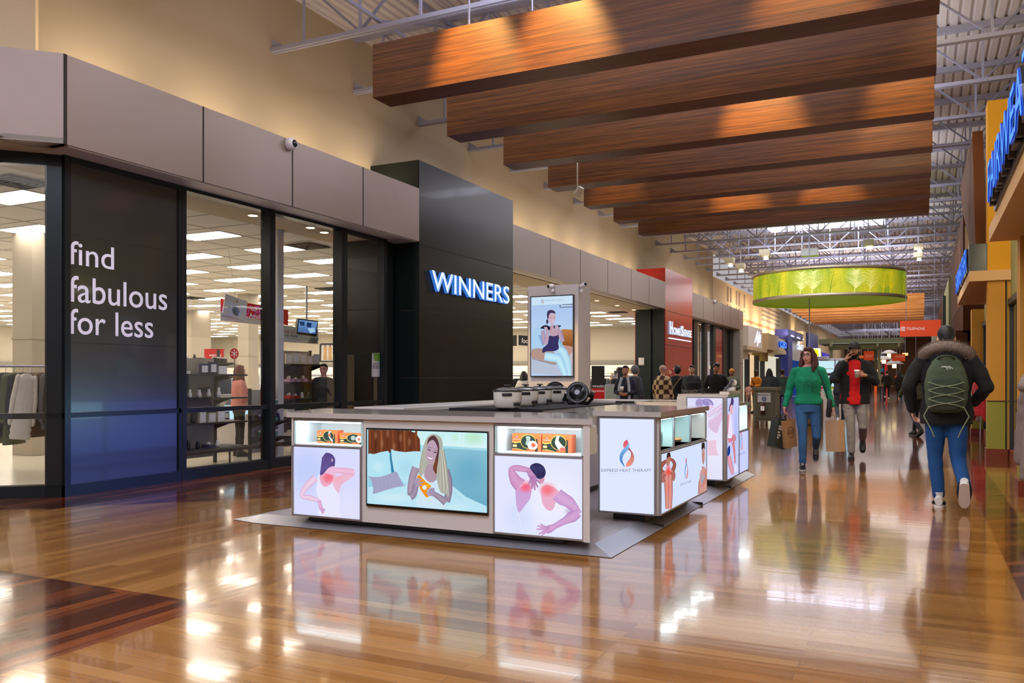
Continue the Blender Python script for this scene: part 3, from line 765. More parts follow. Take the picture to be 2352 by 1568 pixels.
# ------------- front unit
FY = 5.635
fy = lambda px, py: atY(px, py, FY)
fx = lambda px: atY(px, 1100, FY)[0]; fz = lambda px, py: atY(px, py, FY)[2]
X0, X1, X2, X3 = fx(674), fx(833.5), fx(1134), fx(1351)
ZB, ZT = 0.085, 0.965
front = thing('display_counter', 'long white front counter with a bedroom television between two lit display niches', 'display counter', (0, 0, 0))
SL = -.38
b = MB(); b.prism([(X0-.2, FY+.5, ZB), (X3-.2, FY+.5, ZB), (X3+SL, FY+.88, ZB), (X0+SL, FY+.88, ZB)], (0, 0, ZT-.04-ZB), KW)          # back body
b.box(X1, X2, FY-.004, FY+.5, ZB, ZT-.04, KW)                      # centre block
b.box(X0-.012, X0+.015, FY-.01, FY+.5, ZB, ZT-.04, KW); b.prism([(X3-.03, FY-.02, ZB), (X3+.02, FY-.02, ZB), (X3-.19, FY+.5, ZB), (X3-.24, FY+.5, ZB)], (0, 0, ZT-.04-ZB), KW)
b.box(X0, X1, FY, FY+.5, ZB, 0.69, KW); b.prism([(X2, FY, ZB), (X3, FY, ZB), (X3-.21, FY+.5, ZB), (X2, FY+.5, ZB)], (0, 0, .69-ZB), KW)
b.box(X0, X1, FY, FY+.5, ZT-.06, ZT-.04, KW); b.box(X2, X3-.2, FY, FY+.5, ZT-.06, ZT-.04, KW); b.box(X3-.2, X3, FY, FY+.06, ZT-.06, ZT-.04, KW)
b.build('counter_body', front)
b = MB(); b.prism([(X0-.05, FY-.03, ZT-.042), (X3+.045, FY-.03, ZT-.042), (X3+.04+SL, FY+.92, ZT-.042), (X0-.05+SL, FY+.92, ZT-.042)], (0, 0, .042), KTOP); b.build('countertop', front)
b = MB(); b.box(X0+.13, X3-.22, FY+.05, FY+.5, PH, ZB, KICK); b.build('toe_kick', front)
def niche(par, x0, x1, z0, z1, yf, dep):
    b = MB(); b.box(x0, x1, yf+dep-.01, yf+dep, z0, z1, NICHE); b.box(x0, x1, yf, yf+dep, z0-.008, z0, NICHE); b.box(x0, x1, yf, yf+dep, z1, z1+.01, NICHE)
    b.box(x0-.008, x0, yf, yf+dep, z0, z1, NICHE); b.box(x1, x1+.008, yf, yf+dep, z0, z1, NICHE); b.build('niche_lining', par)
    b = MB(); b.box(x0+.01, x1-.01, yf+.015, yf+.035, z1-.012, z1-.002, STRIP); b.build('light_strip', par)
    b = MB()
    b.box(x0-.02, x1+.02, yf-.006, yf, z1, z1+.02, ALU); b.box(x0-.02, x0, yf-.006, yf, z0, z1, EDGE); b.box(x1, x1+.02, yf-.006, yf, z0, z1, EDGE); b.build('niche_frame', par)
    lamp('niche_light', 'AREA', ((x0+x1)/2, yf+.10, z1-.015), ((x0+x1)/2, yf+.14, z0), 0.9, (0.85, 0.95, 1.0), x1-x0-.05, size_y=0.08, parent=par)
NZ0, NZ1 = 0.70, 0.895
niche(front, X0+.03, X1-.012, NZ0, NZ1, FY-.004, .34)
niche(front, X2+.035, X3-.05, NZ0, NZ1, FY-.004, .30)
def lightbox(par, x0, x1, z0, z1, yf, art=None, col='#dfe3ff'):
    b = MB(); t = .013
    b.box(x0-t, x1+t, yf-.016, yf+.01, z1, z1+t, ALU); b.box(x0-t, x1+t, yf-.016, yf+.01, z0-t, z0, ALU); b.box(x0-t, x0, yf-.016, yf+.01, z0, z1, ALU); b.box(x1, x1+t, yf-.016, yf+.01, z0, z1, ALU)
    b.build('lightbox_frame', par)
    b = MB(); b.box(x0, x1, yf-.008, yf, z0, z1, emat('lightbox_face_'+col[1:], col, LB)); b.build('lightbox_face', par)
PZ0, PZ1 = ZB+.018, 0.675
lightbox(front, X0+.01, X1-.02, PZ0, PZ1, FY, col='#d9dcff')
lightbox(front, X2+.015, X3-.04, PZ0, PZ1, FY, col='#e2e6ff')
pfn = lambda x, y: atY(x, y, FY-.010)
# picture: woman seen from behind holding her neck
A = Art(pfn, (0, -1, 0), 1.0, (660, 930, 5.405), clip=(X0+.01, X1-.02, PZ0, PZ1))
A.glow((250, 800), (330, 420), '#bccbfa', 0.8)
A.glow((760, 1300), (300, 300), '#e6e4fb', 0.7)
A.poly([(382, 872), (404, 868), (408, 930), (440, 1000), (490, 1012), (540, 980), (575, 905), (600, 900), (575, 970), (590, 1040), (640, 1095), (652, 1200), (650, 1300), (668, 1392), (385, 1370), (400, 1230), (378, 1140), (358, 1040), (372, 940)], '#e9e8fd', 2)
A.limb([(352, 900), (262, 985), (178, 1118), (280, 1150), (396, 1186)], [44, 42, 24, 34, 24], '#f0d2e8', '#d8a8d2')
A.limb([(396, 1180), (412, 1250), (424, 1300)], [22, 24, 22], '#e2b4d8', '#cfa0cc')
for q in ((1296, 472, 30), (1312, 470, 26), (1330, 462, 24), (1345, 450, 20)): A.limb([(418, 1280), (440, q[0]-8), (q[1], q[0])], [13, 9, 6], '#d9a8d4', '#c08fc4')
A.poly([(405, 885), (430, 865), (500, 830), (560, 862), (578, 905), (540, 975), (480, 1016), (430, 985), (408, 930)], '#edb0c8', 3)
A.glow((515, 900), (110, 100), '#f46a80', 0.95)
A.poly([(575, 930), (640, 880), (720, 850), (800, 850), (840, 830), (830, 880), (760, 930), (690, 975), (660, 1030), (640, 1092), (590, 1030), (568, 970)], '#eebcd2', 3)
A.glow((640, 920), (90, 80), '#f8a8b4', 0.6)
A.limb([(832, 830), (740, 818), (640, 810), (560, 800)], [34, 38, 36, 26], '#f2c2dc', '#e0a0c4')
A.poly([(500, 786), (545, 756), (590, 764), (612, 800), (604, 850), (560, 866), (520, 850), (474, 838), (470, 812)], '#eebcdc', 3)
A.poly([(412, 866), (425, 740), (438, 660), (470, 604), (505, 590), (560, 610), (596, 660), (598, 720), (590, 758), (555, 760), (505, 790), (460, 845)], '#5a4a88', 3)
for i in range(6): A.limb([(440+i*24, 640), (428+i*18, 760), (416+i*8, 862-i*14)], [3, 4, 2], '#7a6aa8', '#5a4a88')
A.poly([(556, 680), (566, 660), (572, 690), (560, 700)], '#e8c8e8', 2)
A.build('printed_picture', front)
# picture: man seen from behind holding his neck and back
A = Art(pfn, (0, -1, 0), 1.0, (1120, 930, 4.612), clip=(X2+.015, X3-.04, PZ0, PZ1))
A.glow((700, 1000), (420, 420), '#f2f1fd', 0.8)
A.glow((330, 1180), (200, 260), '#c9d8f8', 0.5)
A.poly([(300, 900), (360, 860), (440, 840), (464, 900), (450, 990), (400, 1060), (334, 1136), (306, 1060), (298, 960)], '#cfa6da', 3)
A.glow((405, 865), (95, 85), '#f85f78', 0.95)
A.poly([(565, 900), (590, 860), (632, 844), (720, 880), (760, 930), (730, 1010), (690, 1110), (630, 1106), (580, 1030)], '#eab0ca', 3)
A.glow((635, 895), (110, 90), '#f9707c', 0.95)
A.limb([(350, 850), (300, 800), (262, 720), (258, 670), (330, 668), (440, 690)], [74, 62, 40, 24, 34, 26], '#dba0cc', '#b884b8')
A.limb([(430, 680), (470, 730), (500, 780)], [26, 44, 40], '#c890c0', '#b084b4')
for q in ((436, 836), (470, 886), (505, 900), (535, 872), (570, 830)): A.limb([(478, 750), ((478+q[0])/2, (760+q[1])/2), q], [15, 12, 7], '#c48cc0', '#9a6298')
A.poly([(548, 780), (600, 752), (602, 800), (582, 830), (548, 812)], '#d79ab4', 3)
A.poly([(452, 660), (470, 628), (520, 612), (575, 630), (610, 672), (619, 720), (608, 752), (580, 776), (535, 780), (510, 745), (475, 700)], '#33305c', 3)
for i in range(8): A.limb([(470+i*18, 650-abs(4-i)*3), (490+i*15, 690+(i % 3)*14)], [3, 2], '#565488', '#33305c')
A.limb([(740, 940), (800, 990), (870, 1030), (975, 1150)], [66, 70, 62, 30], '#d8aad8', '#bf94cc')
A.limb([(975, 1140), (900, 1180), (820, 1225), (700, 1290)], [40, 62, 38, 26], '#d8a6d6', '#b68ac6')
A.glow((870, 1120), (60, 60), '#b078b8', 0.5)
A.limb([(720, 1280), (660, 1310), (620, 1330)], [26, 42, 30], '#dfaad6', '#b07ab8')
for q in ((565, 1256), (532, 1274), (522, 1312), (546, 1366), (580, 1380)): A.limb([(668, 1310), ((650+q[0])/2, (1308+q[1])/2), q], [15, 11, 6], '#dca8d4', '#ac78b4')
A.limb([(330, 1140), (352, 1240), (380, 1360)], [4, 3, 2], '#f4f2fd', '#dfe4fb'); A.limb([(690, 1110), (740, 1240)], [3, 2], '#f4f4fd', '#dfe4fb')
A.build('printed_picture', front)
# television with the bedroom picture
tvx0, tvx1, tvz0, tvz1 = fx(844.5), fx(1123.5), fz(980, 1171.5), fz(980, 986)
tv = thing('television', 'wide television in the front counter showing a blonde woman with an orange pack', 'television', (0, 0, 0))
b = MB(); t = .012
b.box(tvx0, tvx1, FY-.022, FY-.005, tvz0, tvz1, SCRB); b.build('bezel', tv)
b = MB(); b.box(tvx0+.01, tvx1-.006, FY-.0225, FY-.022, tvz0+.022, tvz1-.012, emat('tv_picture_base', '#a8dcf0', 0.95)); b.build('screen', tv)
A = Art(lambda x, y: atY(x, y, FY-.0230), (0, -1, 0), 0.95, (830, 970, 6.816), step=0.00025, clip=(tvx0+.01, tvx1-.006, tvz0+.022, tvz1-.012))
A.grad([(112, 78), (1990, 145), (1990, 1440), (112, 1272)], '#b9ecf8', '#86cde8', (0, 1))
A.grad([(1280, 360), (1990, 430), (1990, 1330), (1640, 1160), (1400, 990), (1300, 700)], '#8ec6da', '#6fb0cc', (0, 1))
A.glow((1700, 760), (330, 340), '#5ea6c8', 0.55)
A.grad([(740, 100), (1990, 150), (1990, 415), (1290, 375), (930, 350), (880, 180)], '#c9f5fa', '#dff9fc', (0, 1))
A.glow((1760, 240), (210, 140), '#b8ecc0', 0.8); A.glow((1470, 230), (80, 90), '#c0f0d0', 0.7); A.glow((1240, 220), (90, 60), '#bff0dc', 0.5)
for y in (190, 230, 275, 320): A.poly([(1560, y), (1900, y+8), (1900, y+16), (1560, y+8)], '#cdf6d8')
A.poly([(1595, 140), (1615, 140), (1615, 400), (1595, 400)], '#dcf8fc'); A.poly([(1520, 140), (1550, 140), (1550, 360), (1520, 358)], '#d8f8fc'); A.poly([(1290, 366), (1990, 408), (1990, 445), (1290, 400)], '#a8e0ee')
A.poly([(112, 80), (740, 104), (790, 140), (860, 165), (900, 230), (920, 260), (930, 480), (112, 500)], '#6e3a24', 0)
for i in range(9): A.limb([(130+i*92, 90+i*4), (140+i*90, 260), (132+i*93, 470)], [16, 22, 12], ['#8a4a2c', '#55281a', '#9a5a38', '#64301e'][i % 4], '#6e3a24')
for q in ((230, 200), (420, 170), (620, 240), (520, 380), (330, 330), (760, 300)): A.glow(q, (34, 90), '#b07a58', 0.5)
A.poly([(112, 1010), (500, 960), (900, 980), (1400, 960), (1640, 1160), (1990, 1310), (1990, 1432), (112, 1266)], '#bfeaf8')
A.glow((500, 1180), (420, 110), '#d8f4fc', 0.7); A.glow((1500, 1330), (300, 90), '#d4f2fb', 0.6)
for i in range(7): A.limb([(1410+i*20, 1010+i*22), (1440+i*22, 1090+i*12), (1450+i*24, 1190+i*4)], [3, 3, 3], '#a8d8ea', '#bfeaf8')
A.poly([(445, 480), (520, 480), (520, 800), (480, 770)], '#3d88b0', 2)
A.poly([(112, 500), (200, 495), (430, 442), (455, 560), (478, 760), (440, 830), (200, 850), (112, 840)], '#b6e8f8', 2)
A.poly([(478, 430), (520, 436), (700, 462), (940, 450), (960, 600), (900, 900), (700, 960), (600, 830), (520, 740)], '#bdeaf8', 2)
A.glow((700, 700), (160, 180), '#9cd6ee', 0.5); A.glow((280, 690), (120, 120), '#d4f4fc', 0.6)
A.poly([(130, 830), (165, 850), (330, 845), (480, 790), (560, 765), (610, 860), (670, 975), (725, 985), (560, 1010), (350, 1070), (210, 1115), (190, 1090), (200, 1040), (160, 880), (126, 860)], '#a8a6c8', 2)
for i in range(6): A.limb([(230+i*62, 870-i*10), (280+i*62, 930-i*6), (250+i*70, 1040-i*22)], [5, 6, 4], '#b8b4d4', '#9895bb')
# woman
A.poly([(905, 650), (1010, 640), (1060, 900), (1190, 900), (1310, 700), (1340, 860), (1300, 1180), (1320, 1340), (880, 1290), (900, 1150), (890, 900)], '#d4ecfa', 2)
A.limb([(870, 700), (815, 860), (780, 1050), (775, 1140)], [62, 56, 46, 34], '#b4a0b4', '#8a7894')
A.limb([(780, 1160), (830, 1120), (880, 980), (900, 930)], [60, 52, 34, 30], '#ab98b0', '#80708e')
A.limb([(1330, 740), (1372, 900), (1380, 1080), (1350, 1240)], [60, 62, 56, 50], '#a494ac', '#7a6a88')
A.limb([(1340, 1250), (1270, 1190), (1180, 1130), (1130, 1090)], [58, 50, 40, 34], '#ad9ab0', '#80708e')
A.poly([(1040, 620), (1160, 610), (1180, 740), (1200, 860), (1140, 930), (1060, 920), (1000, 840), (1010, 740)], '#b49aac', 3)
A.poly([(1120, 180), (1200, 190), (1270, 250), (1290, 360), (1270, 520), (1300, 760), (1370, 1000), (1390, 1160), (1340, 1120), (1250, 1080), (1200, 900), (1180, 700), (1060, 640), (1000, 780), (940, 840), (920, 760), (960, 600), (980, 400), (1040, 240)], '#b4b4a8', 3)
for i in range(6): A.limb([(1010-i*6, 420), (985-i*8, 600), (960-i*10, 810)], [5, 7, 3], ['#d0d0c0', '#94907e'][i % 2], '#b4b4a8')
for i in range(8): A.limb([(1250+i*8, 420), (1262+i*13, 700), (1262+i*20, 1060)], [5, 9, 4], ['#cccabc', '#8e8878', '#dedccc'][i % 3], '#b4b4a8')
A.poly([(1060, 330), (1100, 300), (1150, 280), (1200, 330), (1218, 430), (1205, 530), (1160, 620), (1100, 640), (1050, 590), (1030, 480)], '#c0a2b6', 3)
A.poly([(1150, 200), (1210, 260), (1240, 380), (1220, 600), (1190, 760), (1140, 720), (1180, 560), (1215, 430), (1190, 330), (1140, 270), (1080, 300), (1050, 350), (1070, 250)], '#5c3a40', 3)
A.poly([(1160, 620), (1200, 560), (1200, 800), (1150, 740)], '#7a4630', 2)
A.limb([(1062, 410), (1085, 432), (1110, 432)], [5, 9, 4], '#3a2a3c', '#6a4e62'); A.limb([(1150, 452), (1180, 468), (1204, 460)], [5, 9, 4], '#3a2a3c', '#6a4e62')
A.limb([(1062, 385), (1120, 396)], [4, 4], '#6e5060', '#8a6a7c'); A.limb([(1160, 430), (1208, 436)], [4, 4], '#6e5060', '#8a6a7c')
A.limb([(1120, 430), (1108, 490), (1126, 510)], [6, 8, 7], '#d2b6c6', '#a88aa0')
A.poly([(1060, 518), (1100, 545), (1144, 550), (1120, 574), (1088, 570), (1066, 545)], '#f6f4fc', 2); A.limb([(1056, 512), (1098, 540), (1148, 548)], [4, 5, 3], '#a0607c', '#b88098'); A.limb([(1070, 560), (1104, 582), (1136, 572)], [4, 5, 3], '#a0607c', '#b88098')
A.poly([(895, 835), (930, 820), (985, 870), (1030, 925), (1090, 960), (1113, 1005), (1060, 1040), (1048, 1090), (1080, 1145), (1060, 1166), (1020, 1150), (985, 1090), (940, 1030), (925, 960), (905, 900)], '#f79a12', 2)
A.glow((1060, 980), (40, 40), '#ffc83c', 0.8); A.glow((985, 1060), (40, 60), '#ff7a10', 0.5)
A.poly(ring(1012, 1012, 33, 38, 18), '#e8eefc')
for q in ((860, 905, 940, 870), (865, 935, 975, 885), (870, 965, 995, 930), (880, 990, 975, 975)): A.limb([(q[0], q[1]), ((q[0]+q[2])/2, (q[1]+q[3])/2-8), (q[2], q[3])], [20, 15, 8], '#bcaac0', '#8a7a9c')
for q in ((1170, 1040, 1060, 1045), (1170, 1070, 1050, 1075), (1165, 1100, 1040, 1105), (1150, 1130, 1060, 1135)): A.limb([(q[0], q[1]), ((q[0]+q[2])/2, q[1]-4), (q[2], q[3])], [22, 15, 8], '#b6a4bc', '#84749a')
A.poly(ring(1168, 612, 5, 9, 8), '#f0e0c0')
A.build('screen_picture', tv)

# ------------- boxes in the niches
BXO = mat('box_orange_card', '#e0733a', 0.35); BXG = mat('box_dark_green_card', '#24382e', 0.35); BXS = mat('box_side_orange', '#ea7448', 0.4)
BXY = mat('box_yellow_band', '#f2b45a', 0.4); BXW = mat('box_white_print', '#eee6dc', 0.4); BXR = mat('box_glow_print', '#f0604a', 0.4); BXC = mat('box_grey_print', '#9aa49e', 0.4); BXL = mat('box_lime_print', '#d2e060', 0.4)
def flat(b, pts, x0, z0, w, h, y, m, k):
    b.add([(x0+p[0]*w, y-0.0004*k, z0+p[1]*h) for p in pts], [list(range(len(pts)))], m)
def packbox(lab, px0, px1, pyt, z0, kind, dep=.085):
    yb = FY+.14
    x0 = atY(px0, 1000, yb)[0]; x1 = atY(px1, 1000, yb)[0]; z1 = atY((px0+px1)/2, pyt, yb)[2]
    w, h = x1-x0, z1-z0
    t = thing('product_box', lab, 'box', (x0+w/2, yb, z0), 0, 'therapy product boxes in the niches')
    b = MB(); b.box(-w/2, w/2-.0, 0, dep, 0, h, BXS); b.build('carton', t)
    b = MB(); X, Z = -w/2, 0
    flat(b, [(0, 0), (.88, 0), (.88, 1), (0, 1)], X, Z, w, h, 0, BXG, 1)
    flat(b, smoothline([(0, .5), (.12, .46), (.3, .52), (.42, .72), (.6, .88), (.88, .7), (.88, 1), (0, 1)], 3, False)+[(.88, 1), (0, 1)], X, Z, w, h, 0, BXO, 2)
    flat(b, [(0, .5), (.1, .44), (.28, .5), (.4, .66), (.36, .66), (.26, .56), (.1, .52), (0, .58)], X, Z, w, h, 0, BXY, 3)
    flat(b, [(0, 0), (.7, 0), (.5, .03), (.35, .1), (.15, .17), (0, .15)], X, Z, w, h, 0, BXO, 3)
    flat(b, [(0, .15), (.15, .17), (.35, .1), (.55, .02), (.5, .02), (.33, .07), (.14, .13), (0, .12)], X, Z, w, h, 0, BXY, 4)
    cx = .56
    flat(b, ring(cx, .56, .27, .4, 28), X, Z, w, h, 0, BXY, 4); flat(b, ring(cx, .56, .25, .37, 28), X, Z, w, h, 0, BXG, 5)
    flat(b, [(.03, .24), (.17, .24), (.17, .38), (.03, .38)], X, Z, w, h, 0, BXY, 5)
    flat(b, ring(.16, .8, .035, .09, 12), X, Z, w, h, 0, mat('box_emblem', '#5c3038', 0.4), 5); flat(b, ring(.165, .8, .018, .06, 12), X, Z, w, h, 0, BXW, 6)
    if kind == 0:
        flat(b, smoothline([(.48, .82), (.56, .88), (.64, .8), (.62, .6), (.66, .42), (.55, .34), (.46, .44), (.5, .62)], 3), X, Z, w, h, 0, BXC, 6)
        flat(b, ring(.71, .36, .17, .26, 24), X, Z, w, h, 0, BXW, 7); flat(b, ring(.74, .38, .08, .13, 16), X, Z, w, h, 0, BXR, 8)
    elif kind == 1:
        flat(b, smoothline([(.5, .9), (.6, .92), (.56, .7), (.68, .44), (.78, .3), (.78, .12), (.6, .14), (.5, .34), (.44, .56)], 3), X, Z, w, h, 0, BXW, 6)
        flat(b, ring(.7, .2, .1, .12, 16), X, Z, w, h, 0, BXR, 7)
    elif kind == 2:
        flat(b, smoothline([(.6, .9), (.68, .92), (.62, .6), (.78, .2), (.72, .16), (.56, .6)], 3), X, Z, w, h, 0, BXW, 6); flat(b, ring(.62, .64, .06, .12, 14), X, Z, w, h, 0, BXR, 7)
    else:
        flat(b, ring(.55, .58, .1, .22, 16), X, Z, w, h, 0, BXC, 6); flat(b, ring(.78, .48, .13, .32, 20), X, Z, w, h, 0, BXW, 7); flat(b, ring(.78, .48, .05, .13, 14), X, Z, w, h, 0, BXR, 8)
    flat(b, [(.5, .02), (.8, .02), (.8, .14), (.5, .12)], X, Z, w, h, 0, BXO, 9)
    b.build('front_print', t)
    me = text('lettering', 'HEAT', BXW, (X+w*.035, -.004, Z+h*.27), (1, 0, 0), (0, 0, 1), width=w*.13, height=h*.08, bold=.02, parent=t)
    text('lettering', 'EXPRESS HEAT', BXW, (X+w*.04, -.004, Z+h*.66), (1, 0, 0), (0, 0, 1), width=w*.26, height=h*.045, bold=.01, parent=t)
packbox('small orange and green carton in the left niche, first from the left', 728.5, 775, 988, NZ0, 2)
packbox('flatter orange and green carton in the left niche, cut off by the niche edge', 780, 838, 995, NZ0, 3)
packbox('larger orange and green carton in the right niche with round white burst, left one', 1176.5, 1243, 996, NZ0, 0)
packbox('larger orange and green carton in the right niche showing a bare back, right one', 1245.5, 1313, 998, NZ0, 1)

# ------------- right units R1 and R2 along x = RX
RX = -1.95
rx = lambda px, py: atX(px, py, RX+.012)
def ry(px): return atX(px, 1000, RX)[1]
Y1, Y2 = 6.78, 8.46
L1 = -2.475
u1 = thing('display_counter', 'right hand kiosk counter whose front lightbox reads EXPRESS HEAT THERAPY', 'display counter', (0, 0, 0))
zt1 = 0.975; zn = 0.655
b = MB(); b.box(L1, RX-.26, Y1+.01, Y2, .115, zt1-.04, KW); b.box(RX-.26, RX-.002, Y1+.01, Y2-.003, .115, zn, KW); b.box(RX-.26, RX, Y1+.01, Y1+.04, zn, zt1-.04, KW)
b.box(RX-.26, RX, Y2-.02, Y2, zn, zt1-.04, KW); b.box(RX-.26, RX, Y1, Y2, zt1-.055, zt1-.04, KW); b.build('counter_body', u1)
b = MB(); b.prism([(L1-.04, Y1-.04, zt1-.04), (RX+.03, Y1-.04, zt1-.04), (RX+.03, Y2+.03, zt1-.04), (L1-.45, Y2+.03, zt1-.04), (L1-.45, Y1+.6, zt1-.04)], (0, 0, .042), KTOP); b.build('countertop', u1)
b = MB(); b.box(L1+.1, RX-.14, Y1+.09, Y2-.1, PH, .115, KICK); b.build('toe_kick', u1)
b = MB(); y3 = [Y1+.035, ry(1548), ry(1586), ry(1621)]
for a, c in zip(y3, y3[1:]):
    b.box(RX-.25, RX-.24, a+.01, c-.01, zn, zt1-.06, NICHE)
b.box(RX-.25, RX, Y1+.05, Y2-.02, zn-.005, zn, NICHE); b.box(RX-.25, RX-.01, Y1+.05, Y2-.02, zt1-.065, zt1-.06, NICHE)
for y in y3[1:3]: b.box(RX-.25, RX+.004, y-.008, y+.008, zn, zt1-.055, EDGE)
b.build('niche_lining', u1)
b = MB()
for y in y3: b.box(RX-.01, RX+.006, y-.012, y+.012, zn, zt1-.055, ALU)
b.box(RX-.01, RX+.006, Y1+.02, Y2, zn-.03, zn, ALU); b.build('niche_frame', u1)
b = MB()
for a, c in zip(y3, y3[1:]): b.box(RX-.04, RX-.02, a+.03, c-.03, zt1-.07, zt1-.066, STRIP)
b.build('light_strip', u1)
for a, c in zip(y3, y3[1:]): lamp('niche_light', 'AREA', (RX-.07, (a+c)/2, zt1-.075), (RX-.12, (a+c)/2, zn), 2.4, (.85, .95, 1), .08, size_y=(c-a)*.7, parent=u1)
def sidebox(par, y0, y1, z0, z1, col, x=RX):
    b = MB(); t = .013
    b.box(x-.01, x+.016, y0-t, y1+t, z1, z1+t, ALU); b.box(x-.01, x+.016, y0-t, y1+t, z0-t, z0, ALU); b.box(x-.01, x+.016, y0-t, y0, z0, z1, ALU); b.box(x-.01, x+.016, y1, y1+t, z0, z1, ALU)
    b.build('lightbox_frame', par)
    b = MB(); b.box(x, x+.008, y0, y1, z0, z1, emat('lightbox_face_'+col[1:], col, LB)); b.build('lightbox_face', par)
sidebox(u1, Y1+.03, Y2-.015, .13, zn-.03, '#d6e2ff')
lightbox(u1, L1+.015, RX-.035, .13, zt1-.06, Y1, col='#dfe8ff')
# big emblem and name on the front box
f1 = lambda x, y: atY(x, y, Y1-.010)
A = Art(f1, (0, -1, 0), 1.0, (1340, 1000, 5.2275))
logo_swirl(A, 522, 212, 178, 325); A.build('printed_emblem', u1)
serif('EXPRESS HEAT THERAPY', u1, f1, (0, -1, 0), 218, 820, 434, 36, LTXT, (1340, 1000, 5.2275), bold=-.005)
LT2 = mat('pale_lettering', '#a8bcd0', 0.6, emis='#b0c4de', es=0.5)
serif('READY WHEN YOU NEED IT', u1, f1, (0, -1, 0), 310, 722, 459, 12, LT2, (1340, 1000, 5.2275), bold=-.01, sp=1.6)
# side picture of R1
A = Art(rx, (1, 0, 0), 1.0, (1340, 1000, 5.2275), clip=(Y1+.035, Y2-.02, .132, zn-.032))
A.limb([(1020, 420), (1020, 560), (1024, 700), (1022, 880)], [62, 52, 48, 38], '#e8a498', '#a8645c')
A.limb([(960, 450), (940, 500), (965, 560)], [40, 30, 22], '#b87468', '#844a44'); A.limb([(1062, 430), (1082, 480), (1070, 540)], [30, 22, 18], '#b87468', '#844a44')
A.limb([(945, 450), (924, 390), (960, 330), (1005, 300)], [28, 24, 24, 18], '#a86050', '#70382e'); A.limb([(1070, 420), (1092, 350), (1070, 300), (1030, 280)], [24, 20, 20, 16], '#a86050', '#70382e')
A.glow((1016, 420), (46, 110), '#f03a30', 0.95); A.glow((1016, 620), (30, 170), '#f0706a', 0.7)
A.limb([(1018, 470), (1018, 700), (1018, 880)], [3, 3, 3], '#8c5048', '#c08078')
A.poly([(996, 300), (996, 240), (1008, 200), (1022, 190), (1038, 215), (1042, 270), (1030, 320)], '#3c2420', 3)
A.poly([(988, 300), (1010, 262), (1034, 255), (1042, 290), (1024, 350), (1000, 360)], '#b87262', 3)
for i in range(4): A.limb([(1000+i*9, 280), (1002+i*8, 340)], [4, 3], '#d89484', '#8c5044')
A.limb([(1430, 370), (1432, 440), (1410, 560), (1400, 700)], [12, 22, 34, 30], '#d0948a', '#966058')
A.poly([(1398, 420), (1465, 400), (1475, 500), (1470, 660), (1392, 690), (1388, 540)], '#d49a90', 2)
A.poly([(1408, 440), (1430, 500), (1450, 440), (1452, 560), (1412, 600), (1402, 520)], '#a8a4b8', 2)
A.limb([(1464, 420), (1470, 480), (1440, 560), (1404, 620)], [14, 15, 14, 10], '#d8948a', '#9a5e56'); A.limb([(1440, 480), (1462, 420), (1468, 370)], [9, 9, 6], '#d89a90', '#a06a60')
A.poly([(1414, 200), (1422, 160), (1440, 160), (1448, 220), (1444, 300), (1432, 350), (1418, 320), (1412, 250)], '#c48e84', 3)
A.poly([(1410, 180), (1408, 110), (1420, 60), (1432, 54), (1446, 90), (1448, 170), (1436, 150), (1420, 160)], '#3a2824', 3)
A.limb([(1416, 222), (1426, 226)], [3, 3], '#50302c', '#8a5a54'); A.limb([(1434, 218), (1444, 218)], [3, 3], '#50302c', '#8a5a54'); A.limb([(1424, 292), (1438, 288)], [4, 3], '#a04c50', '#b87a72')
logo_swirl(A, 1222, 392, 40, 265); A.build('printed_picture', u1)
serif('EXPRESS HEAT THERAPY', u1, rx, (1, 0, 0), 1155, 1288, (606, 560), 30, LTXT, (1340, 1000, 5.2275), bold=-.01)

# R2 : tall lightbox corner and lower counter behind
Y3, Y4, Y5 = 9.42, ry(1695), 10.75
zt2 = 1.058; L2 = -2.5
u2 = thing('display_counter', 'tall corner kiosk unit with pink toned lightbox pictures and cash terminal on top', 'display counter', (0, 0, 0))
b = MB(); b.box(L2, RX-.002, Y3+.01, Y4, .115, zt2-.01, KW); b.box(L2-.6, RX-.2, Y4, Y5, .115, .93, KW); b.box(RX-.2, RX-.002, Y4, Y5, .115, .62, KW); b.build('counter_body', u2)
b = MB(); b.box(L2+.0, RX+.02, Y3+.05, Y4+.03, zt2-.01, zt2+.02, KTOP); b.box(atY(1652, 905, 9.5)[0], RX+.02, Y3+.1, Y4+.03, zt2+.02, zt2+.05, KW); b.box(L2-.7, RX+.02, Y4, Y5+.03, .93, .965, KTOP); b.build('countertop', u2)
b = MB(); b.box(L2+.1, RX-.14, Y3+.1, Y5-.1, PH, .115, KICK); b.build('toe_kick', u2)
lightbox(u2, atY(1579.5, 950, Y3)[0], RX-.03, .13, zt2-.022, Y3, col='#e4e2fb')
sidebox(u2, Y3+.03, Y4-.012, .13, zt2-.022, '#c9cffb'); sidebox(u2, Y4+.02, Y5-.02, .13, .61, '#ccd4ff')
b = MB(); b.box(RX-.19, RX-.18, Y4+.02, Y5-.02, .62, .92, NICHE); b.box(RX-.19, RX-.0, Y5-.03, Y5, .62, .93, NICHE); b.box(RX-.01, RX+.006, Y4, Y5, .61, .63, KICK); b.build('niche_lining', u2)
b = MB(); b.box(RX-.05, RX-.03, Y4+.05, Y5-.05, .91, .916, STRIP); b.build('light_strip', u2)
lamp('niche_light', 'AREA', (RX-.07, (Y4+Y5)/2, .9), (RX-.1, (Y4+Y5)/2, .6), 2.5, (.85, .95, 1), .08, size_y=.3, parent=u2)
f3 = lambda x, y: atY(x, y, Y3-.010)
A = Art(f3, (0, -1, 0), 1.0, (1560, 880, 6.533), clip=(-3, RX-.03, .13, zt2-.022))
